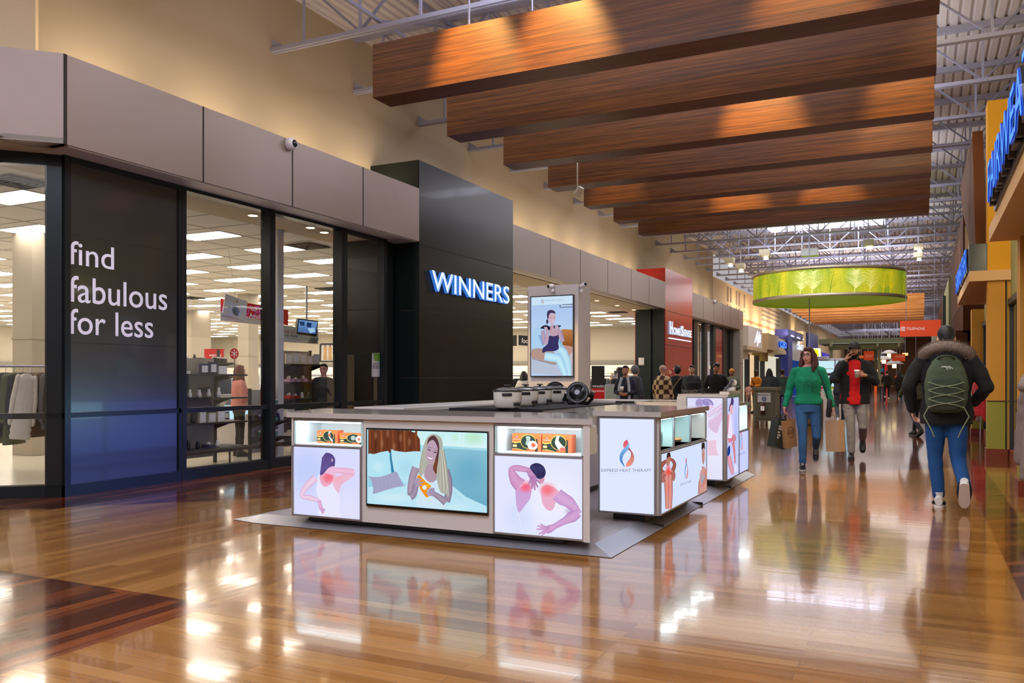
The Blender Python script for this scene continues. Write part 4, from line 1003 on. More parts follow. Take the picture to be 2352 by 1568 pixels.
A.glow((280, 250), (200, 110), '#c9d2f8', 0.6); A.glow((560, 1000), (200, 420), '#f2f2ff', 0.5)
A.poly([(245, 290), (270, 240), (310, 228), (350, 245), (360, 290), (350, 340), (300, 340), (252, 332)], '#b0a0d0', 2)
A.poly([(350, 245), (420, 232), (480, 250), (515, 310), (500, 345), (440, 350), (395, 330), (360, 320)], '#9a8cc8', 2)
for i in range(6): A.limb([(360+i*10, 250), (420+i*12, 262+i*8), (470+i*6, 320)], [3, 4, 2], '#c4b8e0', '#9a8cc8')
for i in range(5): A.limb([(260+i*18, 250), (266+i*16, 300), (256+i*20, 330)], [3, 4, 2], '#8c7cb8', '#b0a0d0')
A.poly([(440, 330), (500, 330), (520, 370), (470, 400), (430, 420)], '#e8cce8', 2)
A.limb([(668, 330), (600, 370), (520, 430), (430, 490)], [34, 34, 30, 26], '#e8d4f0', '#cfb4e0')
A.limb([(670, 340), (620, 400), (560, 470), (520, 500)], [5, 5, 4, 3], '#b890c8', '#d8c0e8')
A.poly([(670, 370), (668, 500), (610, 620), (575, 740), (530, 735), (470, 690), (436, 620), (450, 560), (520, 520), (600, 460)], '#dfc0e2', 3)
A.poly([(432, 860), (560, 850), (555, 950), (596, 1083), (432, 1083)], '#ecc8de', 0)
A.build('printed_picture', u2)
A = Art(rx, (1, 0, 0), 1.0, (1560, 880, 6.533), clip=(Y3+.03, Y5-.02, .13, zt2-.022))
A.glow((850, 640), (40, 420), '#b4bdf8', 0.8)
A.poly([(722, 560), (740, 480), (780, 470), (790, 640), (800, 760), (770, 850), (722, 900)], '#f0e4f8', 2)
A.limb([(740, 470), (728, 600), (722, 760)], [14, 16, 10], '#e8a0b0', '#c87088')
A.poly([(764, 290), (804, 290), (806, 380), (796, 470), (760, 450), (756, 360)], '#e8b4c0', 3)
A.poly([(770, 300), (780, 210), (800, 205), (815, 260), (806, 340), (790, 320), (764, 340), (750, 420), (740, 410), (756, 320)], '#4a3a70', 3)
A.limb([(730, 860), (770, 850), (810, 830)], [40, 26, 16], '#e08a9c', '#b85a70'); A.limb([(812, 770), (820, 830), (800, 870)], [20, 28, 18], '#e090a0', '#b0586c')
A.poly([(722, 980), (755, 930), (760, 1040), (738, 1090), (722, 1110)], '#1c3a90', 2)
A.limb([(742, 1090), (760, 1200), (790, 1330), (782, 1370)], [26, 34, 24, 14], '#e8a8b4', '#c07080'); A.limb([(800, 880), (820, 1000), (834, 1200)], [22, 16, 9], '#dc909c', '#b06070')
A.poly([(828, 1220), (850, 1220), (872, 1300), (850, 1330), (826, 1320)], '#e6e4fa', 2)
logo_swirl(A, 930, 866, 34, 290); A.build('printed_picture', u2)
serif('EXPRESS HEAT THERAPY', u2, rx, (1, 0, 0), 878, 985, (1090, 1050), 32, LTXT, (1560, 880, 6.533), bold=-.01)
# small packs standing in the side niches
def nichepack(px0, px1, py, z0, lab, m1, m2, rnd):
    y0, y1 = atX(px0, 1000, RX-.1)[1], atX(px1, 1000, RX-.1)[1]
    t = thing('product_box', lab, 'box', (RX-.1, (y0+y1)/2, z0)); w = (y1-y0)/2
    b = MB()
    if rnd: b.box(-.04, .0, -w, w, 0, .13, m1); b.add([(0.002, math.cos(a)*.045, .065+math.sin(a)*.045) for a in [k*PI/8 for k in range(16)]], [list(range(16))], m2)
    else: b.ell((-.02, 0, .025), (.05, w, .022), m1)
    b.build('pack', t)
nichepack(1512, 1524, 1010, zn, 'grey pack with a round dark print in the side niche', mat('pack_grey', '#a8b8b4', .4), mat('pack_teal', '#3c6a6a', .4), True)
nichepack(1556, 1578, 1010, zn, 'orange gel pad lying in the middle side niche', mat('pack_orange', '#f0b070', .4), None, False)
nichepack(1700, 1708, 1010, .622, 'dark teal pack in the rearmost side niche', mat('pack_teal2', '#4c7478', .4), mat('pack_teal', '#3c6a6a', .4), True)

# ------------- inner counters
def plain_counter(lab, x0, x1, y0, y1, zt, drawers=None, kick=True):
    t = thing('service_counter', lab, 'counter', (0, 0, 0)); b = MB(); b.box(x0+.03, x1-.03, y0+.03, y1-.03, .115, zt-.04, KV); b.build('counter_body', t)
    b = MB(); b.bev(x0, x1, y0, y1, zt-.042, zt, KW, .005, 1); b.build('countertop', t)
    b = MB(); b.box(x0+.1, x1-.1, y0+.1, y1-.1, PH, .115, KICK); b.build('toe_kick', t)
    for (axis, a, c, z0, z1, f) in (drawers or []):
        b = MB()
        if axis == 'y': b.bev(a, c, f-.018, f, z0, z1, KW, .004, 1)
        else: b.bev(f, f+.018, a, c, z0, z1, KW, .004, 1)
        d = b.build('drawer_front', t)
        b = MB()
        if axis == 'y': b.box((a+c)/2-.09, (a+c)/2+.09, f-.03, f-.018, z1-.022, z1-.012, KICK)
        else: b.box(f+.018, f+.03, (a+c)/2-.09, (a+c)/2+.09, z1-.022, z1-.012, KICK)
        b.build('handle', d)
    return t
lc = plain_counter('white left side counter of the kiosk with drawers', -5.2, -4.6, 7.0, 10.4, .965, [('x', 7.1+i*.8, 7.8+i*.8, .66, .9, -4.63) for i in range(4)])
b = MB(); b.box(-5.185, -5.17, 7.1, 8.75, .66, .90, emat('niche_cyan_glow', '#a8e4f4', 6.0)); b.box(-5.185, -5.17, 8.85, 10.3, .14, .90, emat('lightbox_blue_side', '#6f86ff', 3.0)); b.box(-5.185, -5.17, 7.1, 8.75, .14, .62, MATS['lightbox_blue_side']); b.build('lightbox_face', lc)
plain_counter('white island counter under the black cloth with slow cookers', -4.0, -3.1, 6.95, 9.35, .965, [('x', 7.05+i*.75, 7.7+i*.75, .66, .9, -3.13) for i in range(3)])
plain_counter('white rear counter closing the back of the kiosk', -4.9, -2.2, 10.85, 11.35, .965, [('y', -4.8+i*.85, -4.0+i*.85, .66, .9, 10.88) for i in range(3)])
CL = mat('black_cloth', '#15161c', 0.95, bump=.4, bs=50)
b = MB(); b.bev(-4.03, -3.06, 6.92, 9.3, .966, .976, CL, .004, 1); b.box(-4.03, -3.06, 6.915, 6.925, .90, .976, CL); b.path([(-3.15, 9.2, .985), (-2.98, 9.35, .982)], .012, CL)
o = b.build('table_cloth'); tag(o, 'black cloth spread over the island counter under the cookers', 'cloth')
# TV tower
TX0, TX1, TY0, TY1 = atY(1212, 700, 10.0)[0], atY(1328, 700, 10.0)[0], 10.0, 10.44
tt = thing('display_tower', 'white upright tower in the kiosk with a portrait screen', 'display tower', (0, 0, 0))
b = MB(); b.box(TX0, TX1, TY0, TY1, PH, 2.46, mat('tower_white', '#c2bab8', .4)); b.box(TX0-.0, TX0+.004, TY0-.003, TY0, .1, 2.4, SEAM)
b.build('tower_body', tt)
ts = thing('television', 'portrait screen on the white tower showing a seated woman with a shoulder wrap', 'television', (0, 0, 0))
sx0, sx1 = atY(1219, 700, 9.98)[0], atY(1318.5, 700, 9.98)[0]; sz0, sz1 = atY(1270, 865, 9.98)[2], atY(1270, 678.5, 9.98)[2]
b = MB(); b.box(sx0, sx1, 9.965, 9.999, sz0, sz1, SCRB); b.build('bezel', ts)
b = MB(); b.box(sx0+.012, sx1-.012, 9.9645, 9.965, sz0+.012, sz1-.012, emat('tower_screen_base', '#b8d0f2', .95)); b.build('screen', ts)
A = Art(lambda x, y: atY(x, y, 9.9640), (0, -1, 0), .95, (1100, 640, 5.228), step=.00025, clip=(sx0+.012, sx1-.012, sz0+.012, sz1-.012))
A.poly([(636, 212), (1140, 200), (1138, 300), (638, 320)], '#cfe8fa'); A.poly([(636, 320), (1138, 300), (1138, 318), (636, 330)], '#a8c8ee')
A.grad([(636, 325), (1138, 306), (1138, 620), (636, 640)], '#aecaf2', '#bcd6f6', (0, 1))
A.poly([(636, 600), (760, 590), (850, 640), (1000, 620), (1010, 800), (960, 850), (636, 845)], '#b0d4f4', 2)
A.poly([(965, 312), (1136, 305), (1136, 345), (968, 352)], '#8494bc'); A.poly([(985, 312), (1136, 306), (1136, 328), (988, 334)], '#c4d8f4'); A.poly([(1000, 306), (1132, 302), (1132, 310), (1000, 313)], '#20304c')
A.grad([(980, 620), (1010, 605), (1134, 610), (1134, 815), (1010, 800), (985, 720)], '#c08048', '#8c4c20', (0, 1))
A.poly([(1010, 810), (1134, 815), (1134, 900), (1080, 930), (1060, 870)], '#c4988c', 2)
A.poly([(638, 845), (780, 840), (900, 880), (1000, 1000), (930, 1030), (780, 990), (638, 960)], '#b8988e', 2)
A.poly([(638, 960), (780, 1000), (930, 1040), (980, 1120), (1000, 1168), (720, 1130), (638, 1120)], '#bcc4d8', 2)
A.limb([(640, 962), (780, 995), (920, 1032)], [2, 3, 2], '#403040', '#806868')
A.poly([(1080, 1010), (1134, 930), (1134, 1160), (1090, 1160)], '#c4b4b8', 2); A.poly([(1100, 900), (1134, 890), (1134, 1010), (1085, 1010)], '#d0c0c4', 2)
A.poly([(710, 680), (748, 676), (780, 800), (766, 815)], '#8ab4d8', 0); A.poly([(960, 740), (985, 740), (1020, 840), (990, 830)], '#88c0d8', 0)
A.limb([(1088, 1165), (1060, 1000), (1010, 880), (960, 850)], [24, 44, 52, 46], '#c4ecfa', '#94c4e8')
A.limb([(790, 930), (860, 940), (950, 960), (980, 1010), (1040, 1160)], [48, 54, 50, 42, 34], '#c8f0fc', '#98c8ea')
A.poly([(765, 890), (770, 830), (830, 780), (838, 700), (860, 680), (900, 690), (950, 660), (965, 700), (955, 780), (960, 840), (900, 870), (820, 870)], '#3a3464', 2)
A.poly([(840, 600), (862, 560), (900, 550), (930, 600), (960, 650), (940, 680), (890, 690), (850, 670)], '#c4a2b4', 2)
A.poly([(736, 595), (780, 560), (830, 560), (862, 590), (840, 620), (770, 600)], '#20203c', 2); A.poly([(905, 560), (980, 560), (985, 572), (930, 600), (900, 590)], '#20203c', 2)
A.limb([(770, 620), (778, 720), (796, 790)], [20, 24, 20], '#c0a4bc', '#9880a4'); A.limb([(796, 792), (820, 720), (820, 620), (800, 590)], [22, 22, 16, 14], '#c8acc2', '#9c84a8')
A.limb([(975, 620), (1000, 700), (1015, 755)], [20, 24, 18], '#b898b0', '#90789c'); A.limb([(1010, 752), (980, 690), (960, 610), (945, 580)], [22, 22, 16, 14], '#c4a8be', '#9880a4')
for i in range(4): A.limb([(800+i*8, 610), (786+i*10, 578)], [6, 4], '#d0b4c8', '#a088a8'); A.limb([(950-i*9, 600), (945-i*10, 560)], [6, 4], '#d0b4c8', '#a088a8')
A.poly([(828, 440), (850, 420), (900, 408), (920, 430), (922, 480), (905, 530), (875, 545), (848, 520), (834, 480)], '#d2b4c4', 3)
A.poly([(820, 440), (828, 390), (870, 374), (910, 388), (922, 420), (880, 410), (850, 425), (838, 480), (828, 480)], '#46345a', 3); A.poly([(812, 500), (830, 485), (838, 520), (824, 545), (812, 530)], '#46345a', 3)
A.limb([(862, 465), (884, 468)], [3, 3], '#4a3450', '#8a6a84'); A.limb([(900, 466), (916, 464)], [3, 3], '#4a3450', '#8a6a84'); A.limb([(876, 512), (906, 512)], [5, 4], '#f2ecf8', '#b07a94')
A.build('screen_picture', ts)
A = Art(lambda x, y: atY(x, y, 9.9630), (0, -1, 0), .95, (1100, 640, 5.228), step=.0002); logo_swirl(A, 762, 270, 34, 54); A.build('screen_emblem', ts)
serif('EXPRESS HEAT THERAPY', ts, lambda x, y: atY(x, y, 9.966), (0, -1, 0), 780, 1026, (268, 262), 15, mat('screen_lettering', '#7a90a8', .5, emis='#8098b4', es=.6), (1100, 640, 5.228))
# cameras on the tower
CAMW = mat('camera_white', '#dcd8dc', .3); CAMB = mat('camera_lens', '#141216', .1)
def bullet_cam(loc, d, lab):
    t = thing('security_camera', lab, 'security camera', loc); d = Vector(d).normalized(); b = MB(); b.cyl((0, 0, 0), d*.07, .026, CAMW, .028, n=16); b.ell((0, 0, 0), .026, CAMW); b.cyl((0, .0, -.06), (0, 0, 0), .012, CAMW, n=8); b.ell((0, 0.0, -.06), (.028, .02, .026), CAMW); b.build('camera_body', t)
    b = MB(); b.cyl(d*.068, d*.074, .022, CAMB, n=16); b.build('lens', t)
bullet_cam(atY(1269, 657, 9.96), (-.5, -1, -.15), 'small white camera on the front of the white tower')
bullet_cam((TX1+.022, 10.06, atX(1347, 660, TX1+.03)[2]), (1, -.4, .35), 'small white camera on the right edge of the white tower')

# ------------- slow cookers and fans on the cloth
CK = mat('cooker_cream_enamel', '#d3cec2', .25, coat=.4); CKB = mat('cooker_black_plastic', '#17191d', .3); CKG = glassmat('cooker_lid_glass', '#9ab4c8', .25)
def cooker():
    t = thing('slow_cooker', 'x', 'slow cooker', (0, 0, 0), 0, 'cream slow cookers on the black cloth')
    def rr(w, d, z, n=32, p=3.2):
        out = []
        for i in range(n):
            a = 2*PI*i/n; ca, sa = math.cos(a), math.sin(a); out.append((w*abs(ca)**(2/p)*(1 if ca > 0 else -1), d*abs(sa)**(2/p)*(1 if sa > 0 else -1), z))
        return out
    b = MB(); b.loft([rr(.105, .085, .012), rr(.122, .1, .03), rr(.13, .108, .09), rr(.133, .11, .155), rr(.133, .11, .16)], CK)
    b.build('pot_body', t)
    b = MB(); b.loft([rr(.137, .114, .158), rr(.139, .116, .166), rr(.137, .114, .172)], CKB); b.build('rim', t)
    b = MB(); b.loft([rr(.13, .108, .172), rr(.11, .09, .186), rr(.05, .04, .198), rr(.01, .01, .2)], CKG); b.build('lid', t)
    b = MB(); b.cyl((0, 0, .196), (0, 0, .212), .014, CKB); b.bev(-.035, .035, -.014, .014, .210, .222, CKB, .005, 2); b.build('lid_knob', t)
    for y in (-1, 1):
        b = MB(); b.bev(-.045, .045, y*.108-.012, y*.108+.012, .118, .146, CKB, .006, 2); b.build('side_handle', t)
    b = MB(); b.bev(.06, .12, -.128, -.096, .03, .062, CKB, .008, 2); b.cyl((.09, -.128, .045), (.09, -.135, .045), .012, CKB, n=12); b.build('control_dial', t)
    b = MB()
    for x in (-.08, .08):
        for y in (-.06, .06): b.cyl((x, y, 0), (x, y, .014), .012, CKB, n=8)
    b.build('foot', t)
    return t
ck = cooker(); CP = [(1166, 7.75), (1207, 8.45), (1240, 9.0), (1276, 9.45)]
CLB = ['cream slow cooker nearest and largest of the row, fully visible', 'second cream slow cooker from the left in the row', 'third cream slow cooker from the left in the row', 'cream slow cooker at the right end of the row beside the fans']
for i, (px, D) in enumerate(CP):
    q = atD(px, 932, D); L = (q[0], q[1], .976)
    o = ck if i == 0 else dup(ck); o.location = L; o.rotation_euler = (0, 0, TH-0.05+0.05*i); o['label'] = CLB[i]
FB = mat('fan_black_plastic', '#121217', .28, coat=.3)
def fan(px, py, D, yaw, tilt, lab):
    q = atD(px, py, D); t = thing('desk_fan', lab, 'desk fan', (q[0], q[1], .976), yaw, 'black desk fans on the cloth')
    c = Vector((0, 0, .125)); R = Matrix.Rotation(PI/2-tilt, 3, 'X')
    b = MB(); b.lathe([(.09, .02), (.118, .03), (.122, 0), (.11, -.05), (.06, -.1), (.0, -.11)], FB, 32, c, R); b.build('fan_housing', t)
    b = MB(); b.lathe([(.118, .03), (.113, .036), (.108, .03)], FB, 32, c, R)
    for i in range(28):
        pts = [c+R@Vector((r*math.cos(2*PI*i/28+r*6), r*math.sin(2*PI*i/28+r*6), .032+.008*math.cos(r*12))) for r in (.025, .05, .08, .11)]
        b.path(pts, .0022, FB, n=4)
    for r in (.05, .085): b.path([c+R@Vector((r*math.cos(2*PI*i/24), r*math.sin(2*PI*i/24), .036)) for i in range(25)], .002, FB, n=4)
    b.cyl(c+R@Vector((0, 0, .03)), c+R@Vector((0, 0, .044)), .028, FB, n=20); b.build('grille', t)
    b = MB()
    for i in range(3):
        a = 2*PI*i/3; b.loft([[c+R@Vector((.02*math.cos(a+s), .02*math.sin(a+s), .01)) for s in (-.4, 0, .4)], [c+R@Vector((.095*math.cos(a+s+.5), .095*math.sin(a+s+.5), .0)) for s in (-.45, 0, .45)]], FB, cap=False)
    b.build('fan_blade', t)
    b = MB(); b.lathe([(.0, .012), (.06, .012), (.075, .004), (.075, 0), (0, 0)], FB, 20)
    b.path([(.13, .03, .125), (.15, .05, .07), (.1, .06, .02), (.03, .03, .012)], [.016, .02, .02, .018], FB); b.path([(-.13, .03, .125), (-.15, .05, .07), (-.1, .06, .02), (-.03, .03, .012)], [.016, .02, .02, .018], FB)
    b.cyl((.12, .02, .12), (.17, .03, .1), .04, FB, .034, n=16); b.build('fan_stand', t)
fan(1327, 930, 8.9, TH-0.25, .25, 'black desk fan at the right end of the counter, facing the viewer')
fan(1275, 915, 9.75, TH+.1, .1, 'black desk fan half hidden behind the last slow cooker')
# cash terminal on the tall unit
q = atY(1660, 905, 9.62); t = thing('cash_terminal', 'dark tilted cash terminal screen on top of the tall kiosk corner', 'cash terminal', (q[0], 9.68, zt2+.05), .15)
b = MB(); M_ = Matrix.Translation((0, 0, .0))@Matrix.Rotation(math.radians(38), 4, 'Y'); b.bev(-.012, .012, -.11, .11, 0, .17, mat('terminal_grey', '#4a525e', .35), .006, 2, M_); b.build('screen_panel', t)
b = MB(); b.bev(.02, .13, -.08, .08, 0.0, .05, mat('terminal_white', '#d8d8dc', .35), .02, 3); b.cyl((.11, -.03, .1), (.11, .05, .1), .035, MATS['terminal_white'], n=18); b.cyl((.08, 0, .03), (.1, 0, .1), .02, MATS['terminal_white']); b.build('terminal_base', t)
# ------------------------------------------------------------------ people: closed volumes fused into one smooth surface
def fuse(mb, vox, name, parent, m=None, smooth=3, seed=0, crease=0.0):
    me = mb.mesh(name+'_raw'); o = bpy.data.objects.new('tmp', me); COL.objects.link(o)
    r = o.modifiers.new('r', 'REMESH'); r.mode = 'VOXEL'; r.voxel_size = vox; r.use_smooth_shade = True
    s = o.modifiers.new('s', 'SMOOTH'); s.factor = 0.5; s.iterations = smooth
    dg = bpy.context.evaluated_depsgraph_get(); out = bpy.data.meshes.new_from_object(o.evaluated_get(dg))
    bpy.data.objects.remove(o); bpy.data.meshes.remove(me)
    if crease:
        for v in out.vertices:
            c = v.co; n = v.normal
            v.co = c+n*(mnoise.noise(Vector((c.x*9+seed, c.y*9, c.z*16)))*crease)
    if m is not None: out.materials.clear(); out.materials.append(m)
    for p in out.polygons: p.use_smooth = True; p.material_index = 0
    ob = bpy.data.objects.new(name, out); COL.objects.link(ob); ob.parent = parent; return ob
def chain(b, pts, rs, m, n=12):
    """tapered round limb with round ends"""
    P = [Vector(p) for p in pts]
    b.path(P, list(rs), m, n=n)
    for p, r in zip(P, rs): b.ell(p, r*1.0, m, n=n, m=8)
def ellring(c, rx, ry, n=20, yaw=0.0):
    return [(c[0]+rx*math.cos(2*PI*i/n)*math.cos(yaw)-ry*math.sin(2*PI*i/n)*math.sin(yaw), c[1]+rx*math.cos(2*PI*i/n)*math.sin(yaw)+ry*math.sin(2*PI*i/n)*math.cos(yaw), c[2]) for i in range(n)]
def torso(b, rows, m, n=20):
    b.loft([ellring((cx, cy, z), rx, ry, n) for z, rx, ry, cx, cy in rows], m)
SK = {'light': mat('skin_light', '#d9a58c', .5), 'pink': mat('skin_rosy', '#e0a898', .5), 'tan': mat('skin_tan', '#b07a5c', .5), 'brown': mat('skin_brown', '#7d4c36', .5), 'dark': mat('skin_deep_brown', '#50301f', .5)}
def cloth(name, col, b=.15): return mat(name, col, .85, var=.12, vs=12, bump=b, bs=220)
EYEW = mat('eye_white', '#e8e4e0', .3); EYED = mat('eye_iris', '#2a1a12', .2); LIP = mat('lip_rose', '#b06a62', .5); BROW = mat('brow_hair', '#2c1c16', .8)
def hand(b, w, d, palm_n, m, S=1.0, curl=0.5, side=1):
    """palm and five fingers from wrist w along d; palm_n = direction the palm faces; side=+1 thumb towards d x palm_n"""
    w = Vector(w); d = Vector(d).normalized(); pn = Vector(palm_n); pn = (pn-d*pn.dot(d)).normalized(); t = d.cross(pn)*side
    c = w+d*.045*S
    R = Matrix((t, pn, d)).transposed()
    b.ell(c, (.040*S, .016*S, .052*S), m, n=12, m=8, M=R); chain(b, [w-d*.02*S, w+d*.02*S], [.026*S, .028*S], m, 10)
    for k, (off, L) in enumerate(((.030, .072), (.010, .080), (-.010, .075), (-.029, .058))):
        a = c+t*off*S+d*.040*S; pts = [a]; ang = 0.12; q = a
        for seg in range(3):
            ang += curl*(.9 if seg else .55); q = q+(d*math.cos(ang)+pn*math.sin(ang))*L*S*(.42, .32, .26)[seg]; pts.append(q)
        chain(b, pts, [.0095*S, .009*S, .0082*S, .007*S], m, 8)
    a = c+t*.034*S-d*.02*S; chain(b, [a, a+(t*.7+d*.6+pn*.25)*.034*S, a+(t*.55+d*1.3+pn*(.35+curl*.5))*.045*S, a+(t*.4+d*1.7+pn*(.4+curl*.9))*.05*S], [.013*S, .011*S, .010*S, .008*S], m, 8)
def shoe(par, ank, yaw, pitch, m, sole, S=1.0, name='shoe', stripe=None, vox=.012):
    """foot pointing to local -y; pitch>0 lifts the heel"""
    b = MB(); M = Matrix.Translation(Vector(ank))@Matrix.Rotation(yaw, 4, 'Z')@Matrix.Rotation(pitch, 4, 'X')
    def T(v): return (M@Vector(v))[:]
    secs = [(.075, .03, -.075, .0), (.06, .036, -.082, .015), (.02, .036, -.084, .03), (-.05, .040, -.084, .0), (-.10, .044, -.085, -.022), (-.15, .042, -.085, -.036), (-.19, .028, -.085, -.048)]
    rings = []
    for y, w, z0, z1 in secs: rings.append([T((w*S*math.cos(2*PI*i/14), y*S, (z0+z1)/2*S+(z1-z0)/2*S*math.sin(2*PI*i/14))) for i in range(14)])
    b.loft(rings, m); b.cyl(T((0, .02*S, .05*S)), T((0, .01*S, -.03*S)), .040*S, m, .038*S, n=14)
    o = b.build(name, par)
    b = MB(); pts = [(0, .085), (.035, .07), (.042, .0), (.047, -.09), (.044, -.15), (.024, -.195), (-.0, -.205), (-.024, -.195), (-.044, -.15), (-.047, -.09), (-.042, 0), (-.035, .07)]
    pts = smoothline(pts, 3)
    b.prism([T((x*S, y*S, -.098*S)) for x, y in pts], (M.to_3x3()@Vector((0, 0, .022*S))), sole); b.build('sole', o)
    if stripe is not None:
        b = MB()
        for sx in (-1, 1):
            path = [(sx*.0445*S, .05*S, -.035*S), (sx*.048*S, .0, -.062*S), (sx*.051*S, -.06*S, -.066*S), (sx*.047*S, -.13*S, -.058*S)]
            b.path([T(p) for p in path], [.005*S, .014*S, .012*S, .004*S], stripe, n=6)
        b.build('shoe_stripe', o)
    b = MB()
    for k in range(4): b.path([T((-.018*S, (-.035-.022*k)*S, (.004-.008*k)*S)), T((.0, (-.038-.022*k)*S, (.009-.008*k)*S)), T((.018*S, (-.035-.022*k)*S, (.004-.008*k)*S))], .003*S, sole, n=5)
    b.build('laces', o)
    return o
def person(lab, loc, rz=0.0, H=1.70, skin='light', top=None, bottom=None, hair=None, hairstyle='short', pose='stand', P=None, bulk=1.0, hem=.50, female=False, vox=.02,
           face=True, shoes=None, soles=None, headturn=0.0, headtilt=0.0, hood=None, group=None, sleeves=True, long=False, neckline=.845, pants_bulk=1.0, beard=None, glasses=False, stripe=None, extra=None, cat='person', tname='person'):
    t = thing(tname, lab, cat, loc, rz, group); h = H; P = P or {}
    sk = SK[skin]; sw = (.098 if female else .112)*h
    J = dict(hip=(0, 0, .53*h), chest=(0, 0, .74*h), neck=(0, 0, .85*h), head=(0, -.012*h, .928*h),
             rs=(-sw, 0, .81*h), ls=(sw, 0, .81*h), re=(-sw-.045*h, .01, .635*h), le=(sw+.045*h, .01, .635*h), rw=(-sw-.055*h, -.03*h, .49*h), lw=(sw+.055*h, -.03*h, .49*h),
             rh=(-.052*h, 0, .51*h), lh=(.052*h, 0, .51*h), rk=(-.055*h, -.012*h, .285*h), lk=(.055*h, -.012*h, .285*h), ra=(-.058*h, 0, .058*h), la=(.058*h, 0, .058*h))
    rp = lp = 0.0
    if pose == 'walk': J.update(rk=(-.055*h, -.10*h, .30*h), ra=(-.055*h, -.15*h, .062*h), lk=(.055*h, .01*h, .285*h), la=(.055*h, .20*h, .10*h), re=(-sw-.04*h, .06*h, .64*h), rw=(-sw-.05*h, .03*h, .50*h), le=(sw+.04*h, -.02*h, .64*h), lw=(sw+.045*h, -.12*h, .52*h)); lp = .5
    if pose == 'hands_front': J.update(re=(-sw-.04*h, 0, .64*h), rw=(-.05*h, -.14*h, .63*h), le=(sw+.04*h, 0, .64*h), lw=(.05*h, -.14*h, .62*h))
    if pose == 'pockets': J.update(re=(-sw-.06*h, .03*h, .64*h), rw=(-sw+.005*h, -.05*h, .55*h), le=(sw+.06*h, .03*h, .64*h), lw=(sw-.005*h, -.05*h, .55*h))
    J.update(P); J = {k: Vector(v) if not isinstance(v, (int, float)) else v for k, v in J.items()}
    rp = P.get('rp', rp); lp = P.get('lp', lp)
    fine = vox < .012
    # ---- body: one continuous surface
    b = MB(); S = h/1.7
    HM = Matrix.Rotation(headturn, 3, 'Z')@Matrix.Rotation(headtilt, 3, 'X'); hc = J['head']
    def hp(x, y, z): return hc+HM@Vector((x, y, z))*S
    b.ell(hp(0, .012, .02), (.072*S, .092*S, .095*S), sk, 18, 12, HM); b.ell(hp(0, -.02, -.045), (.055*S, .062*S, .068*S), sk, 16, 10, HM)
    b.ell(hp(0, -.05, -.085), (.030*S, .026*S, .024*S), sk, 12, 8, HM)
    for sx in (-1, 1): b.ell(hp(sx*.074, .008, -.01), (.010*S, .018*S, .030*S), sk, 10, 7, HM); b.ell(hp(sx*.034, -.052, -.028), (.024*S, .022*S, .022*S), sk, 10, 7, HM)
    b.path([hp(0, -.074, .012), hp(0, -.088, -.012), hp(0, -.102, -.034)], [.009*S, .011*S, .014*S], sk, 8); b.ell(hp(0, -.095, -.034), .0135*S, sk, 10, 7)
    b.ell(hp(0, -.076, .03), (.05*S, .016*S, .012*S), sk, 12, 7, HM); b.ell(hp(0, -.08, -.062), (.024*S, .014*S, .012*S), sk, 12, 7, HM)
    chain(b, [J['neck']+Vector((0, .01, -.05)), J['neck']+(hc-J['neck'])*.4, hc+HM@Vector((0, .01, -.05))*S], [.056*S, .050*S, .05*S], sk, 12)
    C = J['chest']; Hp = J['hip']
    torso(b, [(Hp.z-.05*h, .075*h, .05*h, Hp.x, Hp.y), (Hp.z, .085*h, .058*h, Hp.x, Hp.y), ((Hp.z+C.z)/2, .068*h, .05*h, (Hp.x+C.x)/2, (Hp.y+C.y)/2), (C.z, .078*h, .055*h, C.x, C.y), (.82*h, .075*h, .045*h, J['neck'].x, J['neck'].y), (.85*h, .035*h, .033*h, J['neck'].x, J['neck'].y)], sk)
    for s, sd in (('r', -1), ('l', 1)):
        chain(b, [J[s+'s']-Vector((sd*.02, 0, 0)), J[s+'e'], J[s+'w']], [.035*S, .028*S, .023*S], sk, 10); chain(b, [J['neck']-Vector((0, 0, .05)), J[s+'s']-Vector((sd*.01, 0, .0))], [.04*S, .036*S], sk, 10)
        chain(b, [J[s+'h'], J[s+'k'], J[s+'a']], [.055*S, .040*S, .028*S], sk, 10)
        hd = P.get(s+'hd', (J[s+'w']-J[s+'e'])); pn = P.get(s+'pn', Vector((-sd, .2, 0))); cu = P.get(s+'cu', .45)
        hand(b, J[s+'w'], hd, pn, sk, S*.98, cu, P.get(s+'ts', sd*1))
    fuse(b, min(vox, .0085) if fine else max(vox*.7, .011), 'body', t, sk, 2)
    # ---- face
    if face:
        f = MB()
        for sx in (-1, 1):
            f.ell(hp(sx*.031, -.073, .008), (.014*S, .008*S, .0075*S), EYEW, 10, 7, HM); f.ell(hp(sx*.031, -.0795, .008), (.006*S, .004*S, .0062*S), EYED, 8, 6, HM)
            f.path([hp(sx*.016, -.087, .032), hp(sx*.033, -.088, .037), hp(sx*.05, -.078, .031)], [.003*S, .0045*S, .002*S], beard if beard else BROW, 6)
            f.path([hp(sx*.018, -.080, .0165), hp(sx*.032, -.084, .0185), hp(sx*.046, -.077, .014)], .0022*S, BROW, 5)
        f.build('eyes', t)
        f = MB(); f.path([hp(-.026, -.087, -.061), hp(-.01, -.0955, -.058), hp(0, -.0965, -.060), hp(.01, -.0955, -.058), hp(.026, -.087, -.061)], [.003*S, .006*S, .005*S, .006*S, .003*S], LIP, 6); f.path([hp(-.02, -.088, -.068), hp(0, -.095, -.070), hp(.02, -.088, -.068)], [.003*S, .007*S, .003*S], LIP, 6); f.build('mouth', t)
